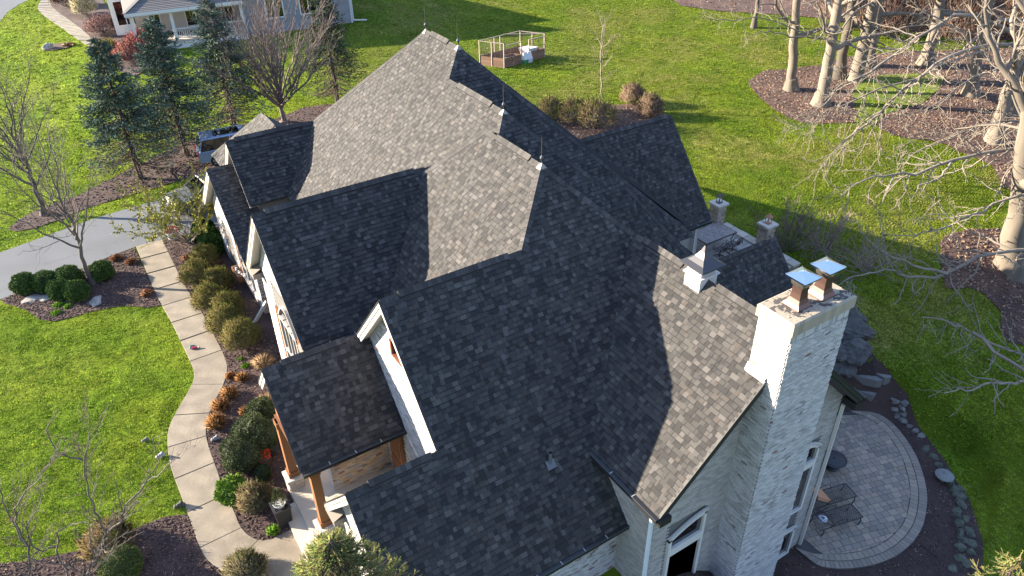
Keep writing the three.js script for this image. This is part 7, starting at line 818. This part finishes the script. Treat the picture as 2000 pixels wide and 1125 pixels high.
// ---------- garden pen in the back lawn ----------
{
  const A = onGround(P.pen[1]), X = V(P.pen[2][0] - P.pen[1][0], 0, P.pen[2][1] - P.pen[1][1]), Wd = V(P.pen[0][0] - P.pen[1][0], 0, P.pen[0][1] - P.pen[1][1]), L = X.length(); X.normalize(); Wd.normalize(); const w = 2.1;
  const g = thing('garden_pen', 'fenced raised garden box of cedar boards and wire in the back lawn', 'garden box', A), q = (u, h, v) => A.clone().addScaledVector(X, u).addScaledVector(Wd, v).add(V(0, h, 0)), cd = [0.2, 0.115, 0.075], pk = [0.3, 0.235, 0.19];
  const plank = (u0, v0, u1, v1, h0, h1) => { const b = new B(); b.bar(q(u0, (h0 + h1) / 2, v0), q(u1, (h0 + h1) / 2, v1), 0.04, h1 - h0, shade(cd, rr(0.85, 1.2))); b.build('board', vcm(0.8), g); };
  seed(470); for (const h of [0, 0.25, 0.5]) { for (const [u0, u1] of [[0, 0.9], [0.92, 1.7], [2.5, 3.3], [3.32, L]]) plank(u0, 0, u1, 0, h, h + 0.24); for (const [v0, v1] of [[0, 1.03], [1.06, w]]) { plank(0, v0, 0, v1, h, h + 0.24); plank(L, v0, L, v1, h, h + 0.24); } for (let i = 0; i < 4; i++) plank(i * L / 4, w, (i + 1) * L / 4 - 0.02, w, h, h + 0.24); plank(0.9, 0.75, 1.7, 0.75, h, h + 0.24); plank(2.5, 0.75, L, 0.75, h, h + 0.24); plank(1.7, 0, 1.7, 0.75, h, h + 0.24); plank(2.5, 0, 2.5, 0.75, h, h + 0.24); }
  const post = (u, v, h) => { const b = new B(); b.bar(q(u, 0, v), q(u, h, v), 0.07, 0.07, pk, X); b.build('post', vcm(0.8), g); }; for (const [u, v, h] of [[0, 0, 1.9], [0, 1.05, 1.9], [0, w, 1.95], [1.7, 0, 1.75], [2.5, 0, 1.75], [L, 0, 1.9], [L, 1.05, 1.9], [L, w, 1.95], [L * 0.36, w, 1.9], [L * 0.5, w, 1.9]]) post(u, v, h);
  const rail = (a, b2) => { const b = new B(); b.bar(a, b2, 0.06, 0.05, pk); b.build('rail', vcm(0.8), g); }; rail(q(0, 1.9, 0), q(0, 1.9, w)); rail(q(L, 1.9, 0), q(L, 1.9, w)); rail(q(0, 1.92, w), q(L, 1.92, w)); rail(q(0, 1.72, 0), q(1.7, 1.72, 0)); rail(q(2.5, 1.72, 0), q(L, 1.72, 0)); rail(q(L - 0.3, 1.95, 0), q(L - 1.7, 1.98, w));
  const wm = new B(); const wire = (a, b2) => wm.bar(a, b2, 0.006, 0.006, [0.1, 0.09, 0.08]); for (const [f, n] of [[(t, h) => q(0, h, t * w), 14], [(t, h) => q(L, h, t * w), 14], [(t, h) => q(t * L, h, w), 28], [(t, h) => q(t * 1.7, h, 0), 11], [(t, h) => q(2.5 + t * (L - 2.5), h, 0), 11]]) { for (let i = 0; i <= n; i++) wire(f(i / n, 0.75), f(i / n, 1.72)); for (let h = 0.75; h < 1.75; h += 0.15) wire(f(0, h), f(1, h)); } wm.build('wire_mesh', vcm(0.6, { metalness: 0.5 }), g);
  const so = new B(); so.fan([q(0.05, 0.6, 0.05), q(1.65, 0.6, 0.05), q(1.65, 0.6, 0.7), q(0.05, 0.6, 0.7)].reverse(), [0.12, 0.09, 0.07], UP); so.fan([q(2.55, 0.6, 0.05), q(L - 0.05, 0.6, 0.05), q(L - 0.05, 0.6, 0.7), q(2.55, 0.6, 0.7)].reverse(), [0.12, 0.09, 0.07], UP); so.build('soil', vcm(0.95), g);
  { const p = q(3.0, 0.62, 0.5), b = new B(); const c = (u, h, v) => p.clone().addScaledVector(X, u).addScaledVector(Wd, v).add(V(0, h, 0)); b.hex([c(-0.4, 0, -0.35), c(0.4, 0, -0.35), c(0.5, 0.35, -0.45), c(-0.5, 0.35, -0.45), c(-0.4, 0, 0.35), c(0.4, 0, 0.35), c(0.5, 0.35, 0.45), c(-0.5, 0.35, 0.45)], [0.68, 0.68, 0.7]); oneMesh(b, 'plastic_tub', vcm(0.5), p, 'white plastic tub inside the garden pen', 'tub'); }
  [[1.85, 0.9, [0.6, 0.62, 0.62]], [2.25, 0.85, [0.62, 0.63, 0.66]]].forEach(([u, h, col], i) => { const p = q(u, 0, -0.2), b = new B(), c = (a, hh, v) => p.clone().addScaledVector(X, a).addScaledVector(Wd, v).add(V(0, hh, 0)); const gr = [0.06, 0.2, 0.07]; b.hex([c(-0.2, 0, -0.14), c(0.2, 0, -0.14), c(0.22, h * 0.35, -0.16), c(-0.22, h * 0.35, -0.16), c(-0.2, 0, 0.1), c(0.2, 0, 0.1), c(0.22, h * 0.35, 0.12), c(-0.22, h * 0.35, 0.12)], i ? [0.5, 0.52, 0.6] : gr); b.hex([c(-0.22, h * 0.35, -0.16), c(0.22, h * 0.35, -0.16), c(0.17, h, -0.03), c(-0.17, h, -0.03), c(-0.22, h * 0.35, 0.12), c(0.22, h * 0.35, 0.12), c(0.17, h, 0.05), c(-0.17, h, 0.05)], col); oneMesh(b, 'soil_bag', vcm(0.6), p, ['white and green soil bag leaning on the garden pen', 'white soil bag leaning on the garden pen, right one'][i], 'bag', 'soil bags'); });
}
// ---------- pots and small things at the front ----------
{
  const p = gpt('misc', 3), g = thing('tall_planter', 'tall black square planter beside the porch steps', 'planter', p), b = new B(), k = [0.012, 0.012, 0.013]; b.hex([V(p.x - 0.2, p.y, p.z + 0.2), V(p.x + 0.2, p.y, p.z + 0.2), V(p.x + 0.26, p.y + 0.85, p.z + 0.26), V(p.x - 0.26, p.y + 0.85, p.z + 0.26), V(p.x - 0.2, p.y, p.z - 0.2), V(p.x + 0.2, p.y, p.z - 0.2), V(p.x + 0.26, p.y + 0.85, p.z - 0.26), V(p.x - 0.26, p.y + 0.85, p.z - 0.26)], k); b.build('planter_body', vcm(0.7), g); const r = new B(); for (const [x0, z0, x1, z1] of [[-0.28, 0.2, 0.28, 0.28], [-0.28, -0.28, 0.28, -0.2], [-0.28, -0.2, -0.2, 0.2], [0.2, -0.2, 0.28, 0.2]]) r.box(p.x + x0, p.y + 0.85, p.z + z0, p.x + x1, p.y + 0.9, p.z + z1, k); r.build('rim', vcm(0.45), g);
  const q = p.clone().add(V(0, 0.86, 0)), wp = new B(); wp.lathe(q, [[0.15, 0], [0.21, 0.14], [0.2, 0.15], [0.17, 0.13], [0, 0.12]], 18, [0.4, 0.4, 0.4]); oneMesh(wp, 'white_pot', vcm(0.5), q, 'white pot standing in the tall black planter', 'pot');
  const c = thing('potted_conifer', 'small grey green conifer in the white pot', 'plant', q), f = new B(); seed(5000); for (let i = 0; i < 1700; i++) { const u = Math.pow(R(), 0.8), a = R() * 6.283, rr0 = 0.24 * (1 - u * 0.75) * Math.sqrt(R()), e = q.clone().add(V(Math.cos(a) * rr0, 0.12 + u * 0.62, Math.sin(a) * rr0)); leafQuad(f, e, V(Math.cos(a), 0.9, Math.sin(a)).add(jit(0.5)).normalize(), 0.022, 0.07, shade(R() < 0.5 ? [0.15, 0.15, 0.07] : [0.09, 0.1, 0.04], rr(0.7, 1.3))); } f.build('foliage', leafm(), c);
}
const flowers = (name, label, p, r, h, n, col) => { const g = thing(name, label, 'flowers', p), b = new B(), l = new B(); seed(Math.round(p.x * 100)); for (let i = 0; i < n; i++) { const d = dirBall(0.1), e = p.clone().add(V(d.x * r, d.y * h, d.z * r)); for (let k = 0; k < 5; k++) leafQuad(b, e, V(Math.cos(k * 1.257), 0.5, Math.sin(k * 1.257)).add(jit(0.2)).normalize(), 0.035, 0.055, shade(col, rr(0.75, 1.25))); l.tube([p.clone().add(V(d.x * 0.05, -0.02, d.z * 0.05)), e], [0.006, 0.004], 3, [0.05, 0.09, 0.02]); } l.build('stems', leafm(), g); b.build('petals', leafm(), g); };
{
  const p = gpt('misc', 4), b = new B(), c = [0.13, 0.08, 0.06]; b.hex([V(p.x - 0.17, p.y, p.z + 0.17), V(p.x + 0.17, p.y, p.z + 0.17), V(p.x + 0.22, p.y + 0.36, p.z + 0.22), V(p.x - 0.22, p.y + 0.36, p.z + 0.22), V(p.x - 0.17, p.y, p.z - 0.17), V(p.x + 0.17, p.y, p.z - 0.17), V(p.x + 0.22, p.y + 0.36, p.z - 0.22), V(p.x - 0.22, p.y + 0.36, p.z - 0.22)], c); oneMesh(b, 'square_pot', vcm(0.8), p, 'brown square pot behind the yews', 'pot'); flowers('orange_flowers', 'bright orange red flowers in the brown square pot', p.clone().add(V(0, 0.36, 0)), 0.27, 0.26, 60, [0.62, 0.06, 0.012]);
  const q = p.clone().add(V(0.42, 0, -0.3)), d = new B(); d.lathe(q, [[0.16, 0], [0.22, 0.38], [0.23, 0.4], [0.19, 0.38], [0, 0.34]], 18, [0.05, 0.055, 0.05]); oneMesh(d, 'round_pot', vcm(0.7), q, 'dark round pot next to the orange flowers', 'pot');
  const w = gpt('misc', 12), e = new B(); e.lathe(w, [[0.24, 0], [0.33, 0.42], [0.35, 0.44], [0.31, 0.44], [0.28, 0.4], [0, 0.38]], 20, [0.42, 0.4, 0.37]); oneMesh(e, 'concrete_planter', vcm(0.9), w, 'pale round planter at the driveway corner', 'planter'); flowers('red_flowers', 'crimson flowers in the pale planter by the driveway', w.clone().add(V(0, 0.42, 0)), 0.33, 0.24, 80, [0.5, 0.015, 0.03]);
}
{ // figures and toys
  const fig = (i, label, col, s, name, dy = 0) => { const p = gpt('misc', i, dy), g = new B(), bl = (x, y, z, r) => g.lathe(p.clone().add(V(x * s, y * s, z * s)), [[0, -r * s], [r * 0.7 * s, -r * 0.7 * s], [r * s, 0], [r * 0.7 * s, r * 0.7 * s], [0, r * s]], 12, col); bl(0, 0.1, 0, 0.13); bl(0.16, 0.09, 0.05, 0.1); bl(-0.17, 0.1, 0.02, 0.1); bl(0.1, 0.22, 0, 0.085); bl(-0.06, 0.2, 0.05, 0.06); return oneMesh(g, name, vcm(0.8), p, label, 'ornament'); };
  fig(5, 'grey lumpy garden ornament at the walk edge by the orange clumps', [0.2, 0.2, 0.2], 0.65, 'garden_ornament', 0.04); fig(8, 'small grey ornament on the front lawn', [0.13, 0.135, 0.14], 0.5, 'garden_ornament', 0.03); fig(7, 'white plush toy lying on the lawn beside the walk', [0.3, 0.3, 0.31], 0.65, 'plush_toy', 0.03); fig(13, 'dark stone ornament at the lawn corner beside the walk', [0.07, 0.07, 0.06], 0.75, 'garden_ornament', 0.02);
  const p = gpt('misc', 6, 0.047), t = thing('toy', 'small red and green toy lying on the front walk', 'toy', p), a = new B(), b = new B(), c = new B(); a.tube([p.clone().add(V(-0.16, 0.03, -0.02)), p.clone().add(V(-0.1, 0.09, -0.1)), p.clone().add(V(0, 0.05, -0.12)), p.clone().add(V(0.1, 0.03, -0.05))], [0.035, 0.04, 0.04, 0.03], 8, [0.02, 0.13, 0.12]); a.build('tail', vcm(0.5), t); b.tube([p.clone().add(V(-0.1, 0.05, 0.02)), p.clone().add(V(0.1, 0.06, 0.06))], [0.055, 0.045], 10, [0.36, 0.02, 0.06]); b.build('body', vcm(0.5), t); c.lathe(p.clone().add(V(0.16, 0.06, 0.1)), [[0, -0.05], [0.05, 0], [0, 0.05]], 10, [0.5, 0.45, 0.3]); c.build('head', vcm(0.5), t);
}
// ---------- cars ----------
function car(name, label, at, turn, col, suv) {
  const g = thing(name, label, 'car', at), q = (u, h, w) => V(at.x + Math.cos(turn) * u - Math.sin(turn) * w, at.y + h, at.z + Math.sin(turn) * u + Math.cos(turn) * w), paint = new THREE.MeshPhysicalMaterial({ roughness: 0.35, metalness: 0.3, clearcoat: 1, clearcoatRoughness: 0.05, vertexColors: true });
  const H = suv ? 1.72 : 1.48, prof = suv ? [[-2.3, 0.35], [-2.35, 0.7], [-2.28, 1.0], [2.0, 1.02], [2.25, 0.9], [2.32, 0.6], [2.28, 0.35]] : [[-2.3, 0.32], [-2.36, 0.6], [-2.28, 0.9], [-1.4, 0.98], [1.0, 0.98], [2.1, 0.82], [2.32, 0.6], [2.28, 0.32]], b = new B(), hw = 0.92, ins = 0.1;
  const Lf = prof.map(([u, h]) => q(u, h, -hw)), Rt = prof.map(([u, h]) => q(u, h, hw)), Li = prof.map(([u, h]) => q(u * 0.99, h + 0.03, -hw + ins)), Ri = prof.map(([u, h]) => q(u * 0.99, h + 0.03, hw - ins));
  b.fan(Lf, col); b.fan([...Rt].reverse(), col); for (let i = 0; i < prof.length - 1; i++) { b.quad(Lf[i], Lf[i + 1], Li[i + 1], Li[i], col); b.quad(Li[i], Li[i + 1], Ri[i + 1], Ri[i], col); b.quad(Ri[i], Ri[i + 1], Rt[i + 1], Rt[i], col); } b.build('body', paint, g);
  const c0 = suv ? [-2.2, 1.35] : [-1.75, 1.0], t0 = suv ? [-1.95, 0.55] : [-1.1, 0.3], gl = new B(), z = 0.86, zt = 0.68, B0 = [q(c0[0], 0.99, -z), q(c0[1], 0.99, -z), q(c0[1], 0.99, z), q(c0[0], 0.99, z)], T0 = [q(t0[0], H - 0.05, -zt), q(t0[1], H - 0.05, -zt), q(t0[1], H - 0.05, zt), q(t0[0], H - 0.05, zt)];
  for (let k = 0; k < 4; k++) { const m = (k + 1) % 4; gl.quad(B0[k], B0[m], T0[m], T0[k], [1, 1, 1]); } gl.build('windows', glassM, g); const r = new B(); const rp = [[t0[0] - 0.06, zt + 0.04], [t0[1] + 0.06, zt + 0.04]]; r.hex([q(rp[0][0], H - 0.06, zt + 0.03), q(rp[1][0], H - 0.06, zt + 0.03), q(rp[1][0] - 0.06, H, zt - 0.04), q(rp[0][0] + 0.06, H, zt - 0.04), q(rp[0][0], H - 0.06, -zt - 0.03), q(rp[1][0], H - 0.06, -zt - 0.03), q(rp[1][0] - 0.06, H, -zt + 0.04), q(rp[0][0] + 0.06, H, -zt + 0.04)], col); for (let k = 0; k < 4; k++) r.bar(B0[k], T0[k], 0.07, 0.05, col); for (const w of [-1, 1]) r.bar(q(-0.4, 0.99, w * z), q(-0.35, H - 0.06, w * (zt + 0.01)), 0.07, 0.04, col); r.build('roof', paint, g);
  if (suv) { const s = new B(); s.fan([q(-1.2, H + 0.004, 0.48), q(0.3, H + 0.004, 0.48), q(0.3, H + 0.004, -0.48), q(-1.2, H + 0.004, -0.48)], [1, 1, 1], UP); s.build('sunroof', glassM, g); }
  for (const [u, w] of [[-1.4, -1], [1.4, -1], [1.4, 1], [-1.4, 1]]) { const wh = sub('wheel', g), ty = new B(), ri = new B(), n = 20; for (let k = 0; k < n; k++) { const a0 = k / n * 6.2832, a1 = (k + 1) / n * 6.2832, P0 = (a, rad, o) => q(u + Math.cos(a) * rad, 0.34 + Math.sin(a) * rad, w * (0.74 + o)); ty.quad(P0(a0, 0.34, 0), P0(a1, 0.34, 0), P0(a1, 0.34, 0.2), P0(a0, 0.34, 0.2), [0.02, 0.02, 0.02]); ty.quad(P0(a0, 0.34, 0.2), P0(a1, 0.34, 0.2), P0(a1, 0.22, 0.2), P0(a0, 0.22, 0.2), [0.02, 0.02, 0.02]); ri.tri(P0(a0, 0.22, 0.19), P0(a1, 0.22, 0.19), q(u, 0.34, w * 0.94), k % 4 < 2 ? [0.4, 0.4, 0.41] : [0.08, 0.08, 0.08]); } ty.build('tyre', vcm(0.9), wh); ri.build('rim', vcm(0.35, { metalness: 0.6 }), wh); }
  for (const w of [-0.68, 0.68]) { const l = new B(); l.hex([q(2.28, 0.62, w + 0.17), q(2.28, 0.62, w - 0.17), q(2.25, 0.78, w - 0.17), q(2.25, 0.78, w + 0.17), q(2.0, 0.62, w + 0.17), q(2.0, 0.62, w - 0.17), q(2.0, 0.78, w - 0.17), q(2.0, 0.78, w + 0.17)], [0.6, 0.62, 0.65]); l.build('headlight', vcm(0.1), g); const t = new B(); t.hex([q(-2.37, 0.72, w + 0.15), q(-2.37, 0.72, w - 0.15), q(-2.33, 0.95, w - 0.15), q(-2.33, 0.95, w + 0.15), q(-2.1, 0.72, w + 0.15), q(-2.1, 0.72, w - 0.15), q(-2.1, 0.95, w - 0.15), q(-2.1, 0.95, w + 0.15)], [0.35, 0.02, 0.02]); t.build('tail_light', vcm(0.2), g); }
  return g;
}
car('parked_car', 'pale blue car with a dark glass roof behind the garage', onGround([2.75, -29.9]), 0.1, [0.2, 0.26, 0.36], true);
car('parked_car', 'silver grey car half hidden by the yellow green shrub', onGround([-0.2, -24.7]), Math.PI - 0.15, [0.13, 0.135, 0.14], false);
// ---------- neighbouring house ----------
{
  const O = V(20.22, 0, -53.22), e1 = V(0.992, 0, 0.129), e2 = V(0.129, 0, -0.992), W0 = 18.6, g = thing('neighbour_house', 'white and grey neighbouring house with a wraparound porch at the top left', 'house', O.clone().addScaledVector(e1, -W0 / 2)), q = (u, h, v) => O.clone().addScaledVector(e1, u - W0).addScaledVector(e2, v).add(V(0, h, 0)), wh = [0.6, 0.59, 0.57], sid = [0.24, 0.245, 0.26];
  const bx = (name, u0, h0, v0, u1, h1, v1, col, m = 0.7, pn = g) => { const b = new B(); b.hex([q(u0, h0, v0), q(u1, h0, v0), q(u1, h1, v0), q(u0, h1, v0), q(u0, h0, v1), q(u1, h0, v1), q(u1, h1, v1), q(u0, h1, v1)], col); return b.build(name, vcm(m), pn); };
  bx('wall', 9, 0, 0.6, W0, 4.7, 12, sid); bx('wall', 0.6, 0, 3.0, 9, 6.0, 12, [0.45, 0.42, 0.37]); bx('wall', -1.6, 0, 6.5, 0.6, 5.6, 13, wh);
  for (let i = 0; i < 15; i++) bx('siding_board', 9, 0.3 + i * 0.28, 0.57, W0 - 0.14, 0.56 + i * 0.28, 0.6, shade(sid, 0.95 + 0.1 * hash(i, 2))); bx('corner_board', W0 - 0.14, 0, 0.55, W0 + 0.02, 4.7, 0.7, wh); bx('corner_board', W0 - 0.02, 0, 0.55, W0 + 0.03, 4.7, 0.72, wh); { const b = new B(); b.bar(q(W0 + 0.05, 4.5, 0.5), q(W0 + 0.05, 0.25, 0.5), 0.09, 0.09, wh, e1); b.bar(q(W0 + 0.05, 0.25, 0.5), q(W0 + 1.3, 0.12, 0.45), 0.1, 0.1, wh); b.build('downspout', vcm(0.6), g); }
  { const r = new B(), rc = [0.11, 0.105, 0.1], hip = (u0, u1, v0, v1, y0, ua, ub, vm, y1) => { const a = [q(u0, y0, v0), q(u1, y0, v0), q(u1, y0, v1), q(u0, y0, v1)], t = [q(ua, y1, vm), q(ub, y1, vm)]; r.quad(a[0], a[1], t[1], t[0], rc); r.quad(a[2], a[3], t[0], t[1], rc); r.tri(a[1], a[2], t[1], rc); r.tri(a[3], a[0], t[0], rc); r.quad(a[3], a[2], a[1], a[0], sid); }; hip(8.6, W0 + 0.4, 0.1, 12.4, 4.65, 11, 14.5, 6, 8.6); hip(0.2, 11, 2.6, 12.4, 5.95, 4, 8.5, 6.4, 10.9); r.build('roof', vcm(0.9), g); }
  { const r = new B(), rc = [0.12, 0.115, 0.11], e = [q(-0.4, 3.35, -0.4), q(9, 3.35, -0.4), q(9, 4.7, 3.2), q(2.6, 4.7, 3.2)], l = [q(-0.4, 3.35, 8)]; r.quad(e[0], e[1], e[2], e[3], rc); r.quad(l[0], e[0], e[3], q(2.6, 4.7, 8), rc); const n = 16; for (let i = 0; i < n; i++) { const t = i / n, a = e[0].clone().lerp(e[3], t), c = e[1].clone().lerp(e[2], t), a1 = e[0].clone().lerp(e[3], t + 0.9 / n), c1 = e[1].clone().lerp(e[2], t + 0.9 / n), up = V(0, 0.03, 0), col = shade(rc, 0.85 + 0.35 * hash(i, 77)); r.quad(a.clone().add(up), c.clone().add(up), c1.clone().add(V(0, 0.012, 0)), a1.clone().add(V(0, 0.012, 0)), col); r.quad(a, c, c.clone().add(up), a.clone().add(up), shade(col, 0.7)); } r.bar(e[0].clone().add(V(0, 0.04, 0)), e[3].clone().add(V(0, 0.04, 0)), 0.3, 0.05, shade(rc, 1.2)); r.build('porch_roof', vcm(0.9), g); }
  bx('fascia', -0.42, 3.08, -0.42, 9, 3.34, -0.36, wh); bx('fascia', -0.42, 3.08, -0.36, -0.36, 3.34, 8, wh); bx('porch_ceiling', -0.36, 3.0, -0.36, 9, 3.06, 3.0, [0.5, 0.48, 0.45]);
  bx('porch_deck', -0.2, 0.55, -0.2, 9, 0.7, 3.0, [0.42, 0.36, 0.3]); bx('porch_skirt', -0.15, 0, -0.15, 9, 0.55, -0.05, wh); bx('porch_skirt', -0.15, 0, -0.05, -0.05, 0.55, 6, wh); bx('door_mat', 2.3, 0.705, 1.4, 3.7, 0.72, 2.5, [0.02, 0.02, 0.02], 0.95);
  for (const [u, v] of [[0, 0], [3.1, 0], [6.2, 0], [8.8, 0], [0, 3], [0, 6]]) { const p = sub('porch_column', g); bx('shaft', u - 0.12, 0.7, v - 0.12, u + 0.12, 3.05, v + 0.12, wh, 0.6, p); bx('base', u - 0.17, 0.7, v - 0.17, u + 0.17, 0.95, v + 0.17, wh, 0.6, p); bx('capital', u - 0.17, 2.9, v - 0.17, u + 0.17, 3.05, v + 0.17, wh, 0.6, p); }
  const rail = (u0, v0, u1, v1) => { const p = sub('railing', g), a = q(u0, 1.6, v0), c = q(u1, 1.6, v1), b = new B(); b.bar(a, c, 0.08, 0.06, wh); b.bar(q(u0, 0.85, v0), q(u1, 0.85, v1), 0.06, 0.06, wh); b.build('rail', vcm(0.6), p); const n = Math.round(a.distanceTo(c) / 0.16); for (let i = 1; i < n; i++) { const t = i / n, k = new B(); k.bar(q(lerp(u0, u1, t), 0.85, lerp(v0, v1, t)), q(lerp(u0, u1, t), 1.6, lerp(v0, v1, t)), 0.045, 0.045, wh, e1); k.build('baluster', vcm(0.6), p); } }; rail(3.1, 0, 6.2, 0); rail(6.2, 0, 8.8, 0); rail(0, 0.2, 0, 3); rail(0, 3, 0, 6);
  const win = (u0, u1, h0, h1, v, dv) => { const w = sub('window', g); bx('frame', u0 - 0.12, h0 - 0.12, v - 0.05, u1 + 0.12, h1 + 0.12, v + 0.02, wh, 0.6, w); const m = (u0 + u1) / 2; for (const [a, c] of [[u0, m - 0.04], [m + 0.04, u1]]) { const b = new B(); b.quad(q(a, h0, v - 0.055), q(c, h0, v - 0.055), q(c, h1, v - 0.055), q(a, h1, v - 0.055), [1, 1, 1]); b.build('pane', glassM, w); } }; win(1.4, 2.2, 1.2, 2.7, 3.0); win(4.4, 6.0, 1.0, 2.7, 3.0); win(7.0, 8.4, 1.0, 2.7, 3.0); win(11, 12.4, 1.4, 3.0, 0.57); win(14, 15.4, 1.4, 3.0, 0.57); win(-1.2, 0.2, 0.9, 2.9, 6.5);
  { const w = sub('window', g); for (const [h0, h1] of [[0.9, 2.6], [3.3, 4.8]]) for (const [v0, v1] of [[7.2, 8.2], [8.5, 9.5]]) { const b = new B(); b.quad(q(-1.62, h0, v0), q(-1.62, h1, v0), q(-1.62, h1, v1), q(-1.62, h0, v1), [1, 1, 1]); b.build('pane', glassM, w); } }
}

renderer.render(scene, camera);
